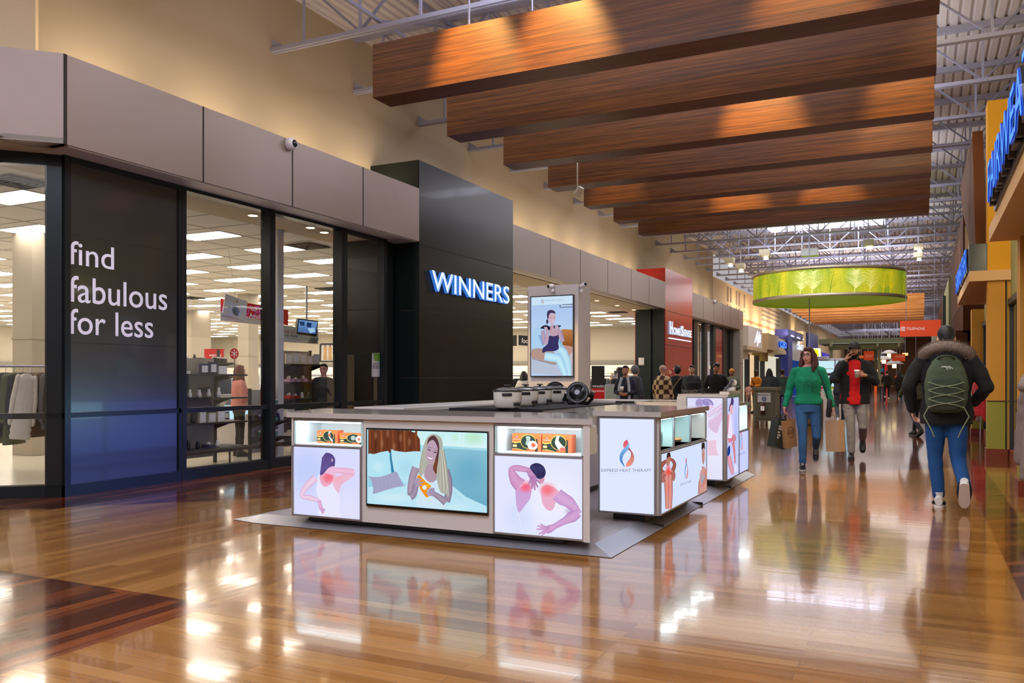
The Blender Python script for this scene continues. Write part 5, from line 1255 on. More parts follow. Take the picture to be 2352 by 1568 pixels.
    if glasses:
        f = MB()
        for sx in (-1, 1):
            f.path([hp(sx*.033+.022*math.cos(a), -.094, .006+.017*math.sin(a)) for a in [k*PI/8 for k in range(17)]], .002*S, BROW, 5); f.path([hp(sx*.055, -.092, .01), hp(sx*.074, -.04, .01), hp(sx*.076, .01, .006)], .0018*S, BROW, 5)
        f.path([hp(-.011, -.095, .008), hp(.011, -.095, .008)], .002*S, BROW, 5); f.build('glasses', t)
    if beard:
        f = MB(); f.ell(hp(0, -.036, -.078), (.052*S, .058*S, .042*S), beard, 16, 9, HM); f.path([hp(-.03, -.086, -.062), hp(-.015, -.098, -.048), hp(0, -.1, -.046), hp(.015, -.098, -.048), hp(.03, -.086, -.062)], .005*S, beard, 6)
        for sx in (-1, 1): f.path([hp(sx*.05, -.05, -.075), hp(sx*.067, -.012, -.04), hp(sx*.07, .0, .0)], [.014*S, .009*S, .005*S], beard, 6)
        f.build('beard', t)
    # ---- hair
    if hair is not None:
        b = MB(); hv = .012 if fine else .02
        if hairstyle in ('short', 'curly', 'bun', 'pony'):
            b.ell(hp(0, .026, .034), (.079*S, .088*S, .094*S), hair, 18, 12, HM); b.ell(hp(0, -.035, .082), (.062*S, .05*S, .036*S), hair, 14, 9, HM); b.ell(hp(0, .06, -.02), (.06*S, .045*S, .06*S), hair, 14, 9, HM)
            if hairstyle == 'curly':
                rr = random.Random(3)
                for i in range(60):
                    a, e = rr.uniform(0, 2*PI), rr.uniform(0, 1.35); b.ell(hp(.082*math.cos(a)*math.cos(e), .02+.09*math.sin(a)*math.cos(e), .05+.085*math.sin(e)), .02*S, hair, 8, 6)
            if hairstyle == 'bun': b.ell(hp(0, .11, .06), .04*S, hair)
            if hairstyle == 'pony': chain(b, [hp(0, .1, .03), hp(0, .14, -.05), hp(0, .13, -.16)], [.03*S, .03*S, .015*S], hair)
        if hairstyle in ('long', 'longwavy'):
            b.ell(hp(0, .022, .032), (.082*S, .092*S, .096*S), hair, 18, 12, HM); b.ell(hp(.01, -.03, .088), (.064*S, .052*S, .034*S), hair, 14, 9, HM)
            L = -.30 if hairstyle == 'long' else -.27
            for sx in (-1, 1):
                chain(b, [hp(sx*.072, -.02, .045), hp(sx*.084, -.015, -.05), hp(sx*.094, -.02, -.14), hp(sx*.088, -.045, -.22)], [.024*S, .032*S, .040*S, .020*S], hair)
                chain(b, [hp(sx*.05, .06, .0), hp(sx*.075, .05, -.12), hp(sx*.075, .045, L)], [.045*S, .05*S, .03*S], hair)
            chain(b, [hp(0, .08, .0), hp(0, .08, -.15), hp(0, .075, L)], [.05*S, .055*S, .04*S], hair)
        if hairstyle == 'beanie':
            b.ell(hp(0, .018, .048), (.085*S, .1*S, .088*S), hair, 18, 12, HM); b.lathe([(.086*S, -.012), (.094*S, 0), (.094*S, .035), (.086*S, .045)], hair, 20, hp(0, .01, .02), HM)
        if hairstyle == 'cap':
            b.ell(hp(0, .014, .045), (.083*S, .098*S, .084*S), hair, 18, 12, HM); b.loft([[hp(.07*math.cos(a), -.07-.075*max(0, math.sin(a)), .052-.012*math.sin(a)+dz) for a in [PI*k/10 for k in range(11)]] for dz in (-.006, .006)], hair)
        if hairstyle == 'hood':
            b.ell(hp(0, .03, .02), (.10*S, .11*S, .125*S), hair, 18, 12, HM)
        if hairstyle == 'furhat': b.lathe([(.07*S, .0), (.115*S, .01), (.125*S, .05), (.12*S, .09), (.08*S, .125), (0, .13)], hair, 22, hp(0, .01, .025), HM)
        nm = {'beanie': 'knit_hat', 'cap': 'cap', 'hood': 'hood', 'furhat': 'fur_hat'}.get(hairstyle, 'hair')
        if hairstyle in ('cap',): o = b.build(nm, t)
        else: o = fuse(b, hv, nm, t, hair, 1, crease=.006 if hairstyle in ('long', 'longwavy', 'short', 'furhat', 'curly') else .0)
        if hairstyle == 'furhat' or hairstyle == 'curly': pass
    # ---- clothes
    if top is not None:
        b = MB(); k = bulk; g = .012
        hz = hem*h
        rows = [(hz, (.088*h+g)*k*(1.06 if female else 1.0), (.066*h+g)*k, Hp.x, Hp.y), (.53*h if hem < .52 else hz+.03*h, (.093*h+g)*k*(1.05 if female else 1), (.068*h+g)*k, Hp.x, Hp.y), (.61*h, (.080*h+g)*k*(.95 if female else 1), (.06*h+g)*k, (Hp.x+C.x)/2, (Hp.y+C.y)/2), (.72*h, (.09*h+g)*k, (.068*h+g)*k, C.x, C.y-.006*h*(2 if female else 0)), (.785*h, (.086*h+g)*k, (.056*h+g)*k, C.x, C.y), (.82*h, (.058*h+g)*k, (.045*h+g)*k, J['neck'].x, J['neck'].y), (neckline*h, (.035*h+.014)*(1 if k < 1.15 else 1.2), (.035*h+.014)*(1 if k < 1.15 else 1.2), J['neck'].x, J['neck'].y)]
        torso(b, rows, top, 24)
        if female: 
            for sx in (-1, 1): b.ell((C.x+sx*.042*h, C.y-.045*h*k, .725*h), .038*h, top)
        if sleeves:
            for s, sd in (('r', -1), ('l', 1)):
                a, e, w = J[s+'s'], J[s+'e'], J[s+'w']; w2 = e+(w-e)*.93
                chain(b, [a-Vector((sd*.075, 0, -.002)), a-Vector((sd*.012, 0, .022)), (a+e)/2, e, (e+w2)/2, w2], [.052*S*k, .056*S*k, .052*S*k, .048*S*k, .043*S*k, .036*S*k], top, 14)
        fuse(b, vox, 'jacket' if bulk > 1.08 else 'shirt', t, top, 3, seed=loc[0]*3, crease=.006*k)
    if bottom is not None:
        b = MB(); k = pants_bulk
        torso(b, [(.47*h, .085*h*k, .064*h*k, Hp.x, Hp.y), (.52*h, .092*h*k, .068*h*k, Hp.x, Hp.y), (.575*h, .078*h+.006, .056*h+.006, Hp.x, Hp.y)], bottom, 20)
        for s, sd in (('r', -1), ('l', 1)):
            a, kk, n = J[s+'h'], J[s+'k'], J[s+'a']; n2 = kk+(n-kk)*.95
            chain(b, [a-Vector((sd*.004, 0, .02)), (a+kk)/2, kk, (kk+n2)/2, n2], [.084*S*k, .072*S*k, .056*S*k, .052*S*k, .046*S*k], bottom, 14)
        fuse(b, vox, 'trousers', t, bottom, 3, seed=loc[1], crease=.005)
    sh = shoes or mat('shoe_black', '#16161a', .5); so = soles or mat('sole_dark', '#222226', .6)
    for s, pp in (('r', rp), ('l', lp)):
        a = J[s+'a']; shoe(t, (a.x, a.y, a.z-.0*S+.0), P.get(s+'yaw', 0.0), pp, sh, so, S*.98, stripe=stripe)
    t['_h'] = h; del t['_h']
    return t, J, hp, HM, S

BLK = cloth('black_cloth_jacket', '#16161a'); NAVY = cloth('navy_cloth', '#171d2e'); DKJ = cloth('dark_indigo_jeans', '#1c2638')
JEAN = mat('blue_denim', '#3a6da0', .8, var=.35, vs=5, bump=.15, bs=260); JEAN2 = mat('strong_blue_denim', '#0f4a86', .8, var=.25, vs=4, bump=.15, bs=260)
GREEN = cloth('emerald_sweater', '#0d9468', .1); GREYP = mat('heather_grey_jersey', '#85858c', .9, var=.2, vs=60, bump=.1, bs=200)
REDS = cloth('bright_red_shirt', '#d00e14', .08)
HAIRB = mat('dark_brown_hair', '#21150f', .6, bump=.5, bs=90); HAIRR = mat('auburn_hair', '#4a1f1c', .55, var=.3, vs=20, bump=.5, bs=90); HAIRK = mat('black_hair', '#0d0b0c', .5, bump=.5, bs=90)
WHT = mat('shoe_white', '#d9d6d2', .5); SOLEW = mat('sole_white', '#e4e1dc', .5)
# ---------------- woman in the green sweater
q = atZ(1846, 1079)
w, J, hp, HM, S = person('woman in emerald green sweater and blue jeans walking with paper bags', (q[0]+.06, q[1], 0), .12, 1.69, 'pink', GREEN, JEAN, HAIRR, 'longwavy', 'stand',
  dict(rk=(-.07, -.06, .485), ra=(-.075, -.05, .10), lk=(.11, .02, .47), la=(.10, .34, .30), lp=.95, rs=(-.185, 0, 1.375), ls=(.185, 0, 1.375),
       re=(-.25, .03, 1.09), rw=(-.305, -.03, .875), le=(.25, .04, 1.09), lw=(.31, -.02, .87), rhd=Vector((-.1, -.1, -1)), lhd=Vector((.05, -.1, -1)), rcu=.95, lcu=.95, rpn=Vector((1, .1, 0)), lpn=Vector((-1, .1, 0))),
  bulk=1.07, hem=.535, female=True, vox=.011, headturn=-.42, glasses=True, soles=SOLEW, pants_bulk=1.06, neckline=.838)
WP = w
# dog drawing printed on the sweater: thin dark lines
b = MB(); yy = -.165
def ln(pts, r=.0022, m=None): b.path([(x, yy-.012*math.cos(x*6), z) for x, z in pts], r, m or BLK, 4)
for ox, oz, s in ((-.0, 1.19, 1.0), (.075, 1.155, .6)):
    ln([(ox+s*.045*math.cos(a), oz+s*.045*math.sin(a)) for a in [k*PI/8 for k in range(17)]]); ln([(ox-.04*s, oz+.02*s), (ox-.06*s, oz-.02*s), (ox-.045*s, oz-.04*s)]); ln([(ox+.04*s, oz+.02*s), (ox+.06*s, oz-.02*s), (ox+.045*s, oz-.04*s)])
    for e in (-.015, .015): ln([(ox+e*s, oz+.01*s), (ox+(e+.003)*s, oz+.006*s)], .004)
    ln([(ox-.01*s, oz-.015*s), (ox+.01*s, oz-.015*s)], .005)
    ln([(ox-.045*s, oz-.04*s), (ox-.055*s, oz-.12*s), (ox-.03*s, oz-.13*s)]); ln([(ox+.045*s, oz-.04*s), (ox+.055*s, oz-.12*s), (ox+.03*s, oz-.13*s)]); ln([(ox-.01*s, oz-.06*s), (ox-.012*s, oz-.13*s), (ox+.015*s, oz-.13*s)])
ln([(-.06, 1.275), (-.02, 1.29), (.03, 1.285), (.07, 1.27)]); ln([(-.04, 1.26), (.05, 1.262)]); ln([(-.05, 1.245), (.06, 1.25)])
o = b.build('sweater_print', w)
b = MB(); b.path([(.10, .06, 1.42), (.13, -.10, 1.34), (.21, -.13, 1.15), (.25, -.09, .98)], .007, BLK, 6); b.path([(.10, .06, 1.42), (.15, .12, 1.3), (.24, .1, 1.1), (.26, .0, .98)], .007, BLK, 6)
M_ = Matrix.Translation((.265, -.02, .86))@Matrix.Rotation(.08, 4, 'Y'); b.bev(-.03, .03, -.10, .10, -.13, .12, mat('black_leather', '#15161c', .35), .02, 2, M_)
hb = b.build('shoulder_bag'); tag(hb, 'small black shoulder bag on a strap hanging at the green sweater woman\'s hip', 'handbag'); hb.parent = None; hb.location = w.location; hb.rotation_euler = w.rotation_euler
def paperbag(lab, hx, hz, top, wdt, dep, hgt, m, yaw, tilt, dark=False, deco=None, hy=-.03):
    """open carrier bag hanging from the hand at local (hx, hz) of the woman"""
    R = w.rotation_euler.to_matrix(); loc = w.location+R@Vector((hx, hy, hz)); t = thing('paper_bag', lab, 'shopping bag', loc, w.rotation_euler.z+yaw)
    M = Matrix.Rotation(tilt, 4, 'Y')
    b = MB(); z1 = -.11; z0 = z1-hgt; a = wdt/2; d = dep/2
    P4 = lambda z, k=1.0: [(M@Vector((x*k, y*k, z)))[:] for x, y in ((-a, -d), (a, -d), (a, d), (-a, d))]
    v = P4(z0)+P4(z1, 1.0); b.add(v, [(0, 3, 2, 1), (0, 1, 5, 4), (1, 2, 6, 5), (2, 3, 7, 6), (3, 0, 4, 7)], m)
    vi = P4(z0+.004, .98)+P4(z1, .985); b.add(vi, [(0, 1, 2, 3), (4, 5, 1, 0), (5, 6, 2, 1), (6, 7, 3, 2), (7, 4, 0, 3)], m); b.build('bag_body', t)
    b = MB()
    for sy in (-1, 1): b.path([(M@Vector(p))[:] for p in ((-a*.35, sy*d, z1), (-a*.25, sy*d*.7, z1+.05), (0, sy*.012, -.035), (a*.25, sy*d*.7, z1+.05), (a*.35, sy*d, z1))], .004, m if not dark else BLK, 6)
    b.build('handle', t)
    if deco: deco(t, M, a, d, z0, z1)
    return t
KRAFT = mat('kraft_paper', '#b58a5c', .8, var=.1, vs=8); KRAFT2 = mat('pale_kraft_paper', '#c9a27a', .8, var=.08, vs=8); DKBAG = mat('dark_slate_paper', '#2c3430', .5, var=.1, vs=6)
INK = mat('bag_ink_white', '#d8dad2', .7); INKD = mat('bag_ink_brown', '#5a3a20', .8)
def deco1(t, M, a, d, z0, z1):
    b = MB()
    for k, (zz, ww) in enumerate(((.72, .5), (.64, .42), (.52, .2), (.42, .3), (.33, .18))):
        z = z0+(z1-z0)*zz; b.add([(M@Vector((x, -d-.002, q)))[:] for x, q in ((-a*.75, z-.012), (-a*.75+2*a*ww, z-.012), (-a*.75+2*a*ww, z+.012), (-a*.75, z+.012))], [(0, 1, 2, 3)], INK)
    b.build('printed_lettering', t)
def deco2(t, M, a, d, z0, z1):
    b = MB(); zc = (z0+z1)/2+.02
    b.path([(M@Vector((.055*math.cos(u), -d-.002, zc+.075*math.sin(u))))[:] for u in [k*PI/10 for k in range(21)]], .003, INKD, 4)
    for k in range(4): b.path([(M@Vector((-.04+.03*k, -d-.002, zc-.03)))[:], (M@Vector((-.03+.03*k, -d-.002, zc+.03)))[:]], .004, INKD, 4)
    b.build('printed_lettering', t)
hz = .80
paperbag('dark slate carrier bag with white lettering in the woman\'s right hand, outermost bag', -.345, hz, 0, .22, .12, .40, DKBAG, .9, .25, True, deco1)
paperbag('brown kraft carrier bag with round printed emblem beside the dark slate bag', -.29, hz-.0, 0, .20, .11, .38, KRAFT, .8, -.12, False, deco2, hy=-.08)
paperbag('plain pale brown paper bag in the woman\'s left hand', .33, hz+.0, 0, .21, .12, .42, KRAFT2, -.7, -.04, False)
# ---------------- man with red shirt, phone and cup
q = atZ(1965, 1053); BRD = mat('black_beard', '#120d0b', .9, bump=.4, bs=120)
m, J, hp, HM, S = person('bearded man in black jacket, red shirt and cap holding phone and cup', (q[0]-.02, q[1], 0), .05, 1.83, 'tan', REDS, GREYP, mat('black_cap', '#141010', .7), 'cap', 'stand',
  dict(rk=(-.05, -.07, .53), ra=(-.04, -.07, .10), lk=(.13, -.02, .50), la=(.12, .30, .30), lp=.8, rs=(-.21, 0, 1.48), ls=(.21, 0, 1.48),
       re=(-.27, -.10, 1.24), rw=(-.12, -.12, 1.535), le=(.31, -.06, 1.20), lw=(.15, -.27, 1.305), rhd=Vector((.3, .15, 1)), rpn=Vector((1, .5, -.2)), rcu=.6, rts=-1,
       lhd=Vector((-1, -.15, .12)), lpn=Vector((0, 1, .15)), lcu=.75, lts=-1), bulk=1.04, hem=.465, vox=.011, beard=BRD, sleeves=False, pants_bulk=1.12)
JK = cloth('black_nylon_jacket', '#101014', .1); RZ = mat('red_zip', '#e02a24', .5)
b = MB(); h = 1.83
torso(b, [(.47*h, .13*h, .085*h, .0, .02), (.56*h, .125*h, .085*h, 0, .02), (.70*h, .125*h, .085*h, 0, .015), (.785*h, .108*h, .072*h, 0, .01), (.825*h, .070*h, .052*h, 0, .01), (.86*h, .05*h, .05*h, 0, .01)], JK, 28)
for s, sd in (('r', -1), ('l', 1)):
    a, e, ww = J[s+'s'], J[s+'e'], J[s+'w']; w2 = e+(ww-e)*.88
    chain(b, [a-Vector((sd*.07, 0, 0)), a-Vector((sd*.015, 0, .03)), (a+e)/2, e, (e+w2)/2, w2], [.075, .075, .068, .064, .058, .046], JK, 14)
jo = fuse(b, .014, 'jacket', m, JK, 3, 5, .008)
# open front: cut the panel between the zips
bm = bmesh.new(); bm.from_mesh(jo.data)
kill = [f for f in bm.faces if f.calc_center_median().y < -.035 and -.075+.03*(1.5-f.calc_center_median().z) < f.calc_center_median().x < .085-.02*(1.5-f.calc_center_median().z) and f.calc_center_median().z < 1.56]
bmesh.ops.delete(bm, geom=kill, context='FACES'); bm.to_mesh(jo.data); bm.free()
b = MB(); b.path([(.095, -.12, 1.50), (.085, -.155, 1.3), (.078, -.16, 1.1), (.07, -.15, .88)], .006, RZ, 5); b.build('zip', m)
b = MB(); b.path([(-.075, -.155, 1.05), (-.05, -.16, .95), (-.045, -.155, .87)], .005, RZ, 5); b.path([(-.19, -.10, 1.02), (-.2, -.085, .93)], .004, RZ, 5); b.build('zip', m)
b = MB(); b.path([(-.10, -.105, .80), (-.10, -.11, .775)], .0035, BLK, 4); b.path([(-.075, -.115, .80), (-.075, -.12, .775)], .0035, BLK, 4); b.path([(-.10, -.108, .788), (-.075, -.117, .788)], .0035, BLK, 4); b.build('trouser_emblem', m)
R = m.rotation_euler.to_matrix()
t = thing('smartphone', 'dark phone held to the ear by the man in the red shirt', 'phone', m.location+R@Vector((-.098, -.075, 1.66)), m.rotation_euler.z)
b = MB(); b.bev(-.006, .006, -.036, .036, -.07, .07, mat('phone_dark', '#1a1c22', .2), .004, 2, Matrix.Rotation(.3, 4, 'X')@Matrix.Rotation(.15, 4, 'Y')); b.build('phone_body', t)
t = thing('coffee_cup', 'white paper coffee cup in the hand of the man in the red shirt', 'cup', m.location+R@Vector((.045, -.31, 1.27)), 0)
b = MB(); b.lathe([(0, 0), (.028, 0), (.038, .095), (.04, .1), (0, .1)], mat('cup_paper', '#d8cfc4', .6), 20); b.build('cup_body', t)
b = MB(); b.lathe([(.042, .098), (.043, .108), (.038, .112), (.036, .122), (0, .122)], mat('cup_lid', '#ece8e6', .4), 20); b.build('cup_lid', t)
# ---------------- man with the backpack, seen from behind
q = atZ(2158, 1166); PK = cloth('black_parka', '#0e0f13', .15)
bk, J, hp, HM, S = person('man in black fur hooded parka and blue jeans walking away with green backpack', (q[0]+.06, q[1]+.05, 0), PI-.03, 1.77, 'light', PK, JEAN2, HAIRK, 'short', 'stand',
  dict(rk=(-.10, .04, .47), ra=(-.15, .30, .27), lk=(.10, -.04, .49), la=(.065, -.02, .10), rp=1.0, rs=(-.225, .02, 1.44), ls=(.225, .02, 1.44),
       re=(-.34, .04, 1.17), rw=(-.24, -.16, 1.02), le=(.33, .05, 1.17), lw=(.30, -.08, .94), lcu=.7, rcu=.7), bulk=1.36, hem=.46, vox=.012, shoes=WHT, soles=SOLEW, pants_bulk=1.2, stripe=NAVY, headtilt=.1)
FUR = mat('grey_brown_fur', '#8a7b70', .95, var=.4, vs=40)
b = MB()
for a in [k*PI/14 for k in range(-4, 33)]:
    pass
cx, cy, cz = 0.0, .05, 1.53
pts = [(cx+.20*math.cos(a), cy+.10*math.sin(a)+.02, cz+.035*math.sin(a)-.05*abs(math.cos(a))**2) for a in [PI*k/12-.35 for k in range(17)]]
b.path(pts, [.03]+[.05]*15+[.03], FUR, 10); fo = fuse(b, .012, 'fur_trim', bk, FUR, 1, crease=.0)
rr = random.Random(5); b = MB()
for v in fo.data.vertices:
    if rr.random() < .9:
        n = v.normal; L = rr.uniform(.015, .035); d = (n+Vector((rr.uniform(-.5, .5), rr.uniform(-.5, .5), rr.uniform(-.5, .3)))).normalized(); u = d.orthogonal().normalized()*.0022
        p = v.co; b.add([(p-u)[:], (p+u)[:], (p+d*L)[:]], [(0, 1, 2)], FUR)
b.build('fur_hairs', bk, kind='stuff')
b = MB(); torso(b, [(1.36, .12, .05, 0, .13), (1.45, .15, .07, 0, .12), (1.53, .14, .075, 0, .09), (1.56, .10, .06, 0, .07)], PK, 20); fuse(b, .014, 'hood', bk, PK, 2)
BG = cloth('olive_green_nylon', '#46523c', .15); BGL = mat('pale_green_cord', '#7c8868', .6); BGD = cloth('dark_green_nylon', '#323d2e')
t = thing('backpack', 'olive green hiking backpack with pale crossed cords on the parka man\'s back', 'backpack', bk.location, bk.rotation_euler.z)
b = MB(); rows = [(.93, .10, .06), (.96, .155, .085), (1.05, .18, .10), (1.2, .19, .105), (1.32, .165, .095), (1.42, .12, .075), (1.47, .07, .045)]
b.loft([[(rx*abs(math.cos(a))**.75*(1 if math.cos(a) > 0 else -1), .22+ry*abs(math.sin(a))**.85*(1 if math.sin(a) > 0 else -1), z) for a in [2*PI*i/26 for i in range(26)]] for z, rx, ry in rows], BG)
fuse(b, .013, 'pack_body', t, BG, 3, 2, .006)
b = MB(); b.loft([[(rx*math.cos(a), .30+ry*math.sin(a), z) for a in [2*PI*i/22 for i in range(22)]] for z, rx, ry in ((.95, .10, .03), (1.0, .135, .045), (1.16, .145, .05), (1.25, .12, .035), (1.27, .08, .02))], BGD); fuse(b, .013, 'front_pocket', t, BGD, 2, 4, .004)
b = MB()
zs = [.98, 1.06, 1.14, 1.22]
for i in range(3):
    for sx in (-1, 1): b.path([(sx*.15, .315, zs[i]), (sx*.08, .345, (zs[i]*2+zs[i+1])/3), (0, .357, (zs[i]+zs[i+1])/2), (-sx*.08, .345, (zs[i]+2*zs[i+1])/3), (-sx*.15, .315, zs[i+1])], .0055, BGL, 5)
b.build('bungee_cord', t)
b = MB(); b.path([(-.07, .26, 1.44), (-.05, .31, 1.46), (0, .325, 1.465), (.05, .31, 1.46), (.07, .26, 1.44)], .012, BGD, 8); b.build('carry_handle', t)
for sx in (-1, 1):
    b = MB(); b.path([(sx*.06, .17, 1.42), (sx*.10, .10, 1.49), (sx*.15, .0, 1.50), (sx*.16, -.12, 1.40), (sx*.14, -.16, 1.2)], .02, BG, 8); b.build('shoulder_strap', t); b = MB(); b.path([(sx*.14, .27, 1.0), (sx*.19, .3, .9), (sx*.12, .31, .76), (sx*.10, .31, .70)], .006, BGL, 5); b.build('strap_tail', t)
b = MB()
for k in range(3): b.path([(-.055+.02*k, .318-.004*k, 1.345-.004*k), (-.03+.02*k, .322-.004*k, 1.365), (-.0+.02*k, .318-.004*k, 1.362)], .005, INK, 5)
b.build('pack_emblem', t)
# ------------------------------------------------------------------ inside the shops on the left
SW = mat('shop_wall_paint', '#cbc3b2', .8); SCEIL = mat('shop_ceiling_tile', '#c9c6be', .85, var=.02, vs=3); BULK = mat('tan_bulkhead', '#b3a488', .8)
CZ = 3.66
c = MB(); c.add([(-8.2, -12, CZ+.002), (-44, -12, CZ+.002), (-44, 43, CZ+.002), (-8.2, 43, CZ+.002)], [(0, 1, 2, 3)], SCEIL)
TB = mat('ceiling_grid_line', '#a8a59c', .8)
x = -9.23
while x > -40: c.box(x-.012, x+.012, -2, 40, CZ-.004, CZ+.001, TB); x -= 1.035
y = 0.0
while y < 38: c.box(-40, -9.25, y-.012, y+.012, CZ-.004, CZ+.001, TB); y += .83
struct('ceiling_shop', c)
b = MB(); b.box(-9.25, -8.25, -3, 42, CZ-.03, CZ, BULK); struct('ceiling_bulkhead', b)
b = MB(); b.box(-40, -8.9, 37.4, 37.6, 0, CZ, SW); b.box(-38.2, -38, -10, 37.4, 0, CZ, SW); b.box(-38, -8.8, -10, -9.8, 0, CZ, SW)
b.box(-8.86, -8.84, 28.03, 42, 3.64, 3.66, SW); struct('wall_shop', b)
b = MB(); b.box(-38, -9.3, 37.3, 37.4, 1.95, 2.12, mat('grey_wall_rail', '#8f8c84', .6)); b.box(-37.9, -37.8, -9, 37.4, 1.9, 2.05, MATS['grey_wall_rail']); struct('trim_shop_rail', b)
TRO = emat('troffer_diffuser', '#fff3e2', 13)
def troffer():
    b = MB(); b.box(-.515, .515, -.25, .25, CZ-.012, CZ-.002, TRO); b.box(-.535, .535, -.27, .27, CZ-.008, CZ, WHITE)
    return b.mesh('ceiling_light')
tm = troffer(); first = True
for i in range(13):
    for j in range(-1, 20):
        x, y = -10.8-2.07*i, 7.15+1.66*j
        if y > 36.6: continue
        o = bpy.data.objects.new('ceiling_light', tm); COL.objects.link(o); o.location = (x, y, 0)
        tag(o, 'white rectangular fluorescent light panel set in the shop ceiling grid', 'ceiling light', 'fluorescent panels in the shop ceiling')
VNT = mat('dark_vent', '#2e2c28', .6)
def vent(px, py):
    q = atZ(px, py, CZ); t = thing('ceiling_vent', 'dark square air vent in the shop ceiling', 'air vent', (q[0], q[1], CZ-.03), 0, 'air vents in the shop ceiling'); b = MB()
    for k in range(4): s = .28-.065*k; b.box(-s, s, -s, -s+.03, 0, .02, VNT); b.box(-s, s, s-.03, s, 0, .02, VNT); b.box(-s, -s+.03, -s, s, 0, .02, VNT); b.box(s-.03, s, -s, s, 0, .02, VNT)
    b.build('vent_grille', t)
for p in ((40, 415), (707, 563), (757, 662), (440, 683), (1420, 716)): vent(*p)
for p in ((581, 494), (713, 522), (745, 533), (864, 563), (1371, 690), (1418, 701), (1456, 711), (1610, 745)):
    q = atZ(p[0], p[1], CZ-.035); t = thing('downlight', 'small round recessed downlight in the tan bulkhead', 'downlight', (q[0], q[1], CZ-.034), 0, 'downlights in the bulkhead'); b = MB(); b.cyl((0, 0, 0), (0, 0, -.008), .085, WHITE, n=20); b.cyl((0, 0, -.008), (0, 0, -.012), .065, emat('warm_downlight', '#ffe2a8', 6.0), n=20); b.build('trim_ring', t)
# columns
COLM = mat('shop_column_paint', '#a89f90', .7); COLW = mat('white_post', '#c6c6c4', .5)
for (px, D, w, z1, lab, m) in ((84, 14.0, .25, CZ, 'tan square column behind the leftmost shop window', COLM), (570, 24, .2, CZ, 'grey square column far inside the shop behind the middle window', COLM), (637, 13.5, .07, CZ, 'slim white post behind the window mullion', COLW), (819, 26, .2, CZ, 'grey square column far inside behind the right window', COLM), (441, 30, .45, CZ, 'wide grey column far inside behind the left window', COLM)):
    q = atD(px, 870, D); b = MB(); b.box(-w, w, -w, w, 0, z1, m); b.box(-w-.01, w+.01, -w-.01, w+.01, 1.9, 1.94, m); o = b.build('column', loc=(q[0], q[1], 0)); tag(o, lab, 'column')
# shelving with goods
SHB = mat('shelf_black_steel', '#22262a', .45); SHT = mat('shelf_back_panel', '#9e9788', .7); GREYB = mat('goods_grey', '#7c7a78', .6)
GOODS = [mat('goods_cream', '#d9cfbc', .6), mat('goods_white', '#e6e3dd', .5), mat('goods_black', '#1c1b1e', .5), mat('goods_navy', '#1e2a54', .5), mat('goods_pink', '#c99ab4', .5), mat('goods_tan', '#b59468', .6), mat('goods_red', '#a82a2a', .5), mat('goods_teal', '#4a8a7c', .5)]
GM = {}
def goodmesh(kind, m):
    k = (kind, m.name)
    if k in GM: return GM[k]
    b = MB()
    if kind == 0: b.box(-.06, .06, -.07, .07, 0, .11, m); b.box(-.062, .062, -.072, .072, .085, .112, GOODS[1])
    elif kind == 1: b.box(-.07, .07, -.06, .06, 0, .05, m); b.path([(-.03, 0, .05), (-.02, 0, .085), (.01, .01, .09), (.03, 0, .055)], .012, GOODS[1], 6); b.ell((.0, 0, .07), (.03, .02, .025), GOODS[0], 8, 6)
    elif kind == 2: b.lathe([(0, 0), (.03, 0), (.035, .05), (.02, .1), (.022, .13), (0, .13)], m, 12)
    else: b.box(-.02, .02, -.07, .07, 0, .17, m); b.box(.02, .022, -.05, .05, .03, .14, GOODS[1])
    GM[k] = b.mesh('boxed_goods'); return GM[k]
def rack(lab, loc, rz, L, levels, dep=.34, back=True, goods='goods on the shelves behind the window', pal=(0, 1, 2, 4, 5), glab='small boxed item on a shelf behind the shop window', dens=.16, seed=1, endcap=False, back_m=None, big=1.0):
    t = thing('shelf_rack', lab, 'shelf rack', loc, rz); H = levels[-1]+.25
    for y in (-L/2, L/2): b = MB(); b.box(-.02, .02, y-.02, y+.02, 0, H, SHB); b.build('post', t)
    if back: b = MB(); b.box(-.012, .0, -L/2, L/2, .1, H-.02, back_m or SHT); b.build('back_panel', t)
    for z in levels:
        b = MB(); b.box(.0, dep, -L/2, L/2, z-.025, z, SHB)
        for y in (-L/2, L/2): b.prism([(0, y-.006, z-.025), (dep*.9, y-.006, z-.025), (0, y-.006, z-.12)], (0, .012, 0), SHB)
        b.build('shelf', t)
    if endcap:
        for z in levels: b = MB(); b.box(-.3, .3, L/2+.02, L/2+.36, z-.025, z, SHB); b.prism([(-.01, L/2+.02, z-.1), (-.01, L/2+.3, z-.025), (-.01, L/2+.02, z-.025)], (.02, 0, 0), SHB); b.build('end_shelf', t)
    rr = random.Random(seed); R = Matrix.Rotation(rz, 3, 'Z'); ends = [(0, L, .0)]
    for z in levels:
        y = -L/2+.12
        m = GOODS[rr.choice(pal)]; kd = rr.choice((0, 1, 3)) if seed % 2 else rr.choice((0, 1, 2, 3))
        while y < L/2-.06:
            if rr.random() < .85:
                if rr.random() < .3: m = GOODS[rr.choice(pal)]; kd = rr.choice((0, 1, 2, 3))
                o = bpy.data.objects.new('boxed_goods', goodmesh(kd, m)); COL.objects.link(o)
                p = Vector(loc)+R@Vector((dep*.55, y, z)); o.location = p; o.rotation_euler = (0, 0, rz+rr.uniform(-.15, .15)); o.scale = (big, big, big*rr.uniform(.8, 1.1))
                tag(o, glab, 'shop goods', goods)
            y += dens*big*rr.uniform(.95, 1.25)
    return t
ra = atZ(497, 1062)
ay = lambda px, x: atX(px, 900, x)[1]
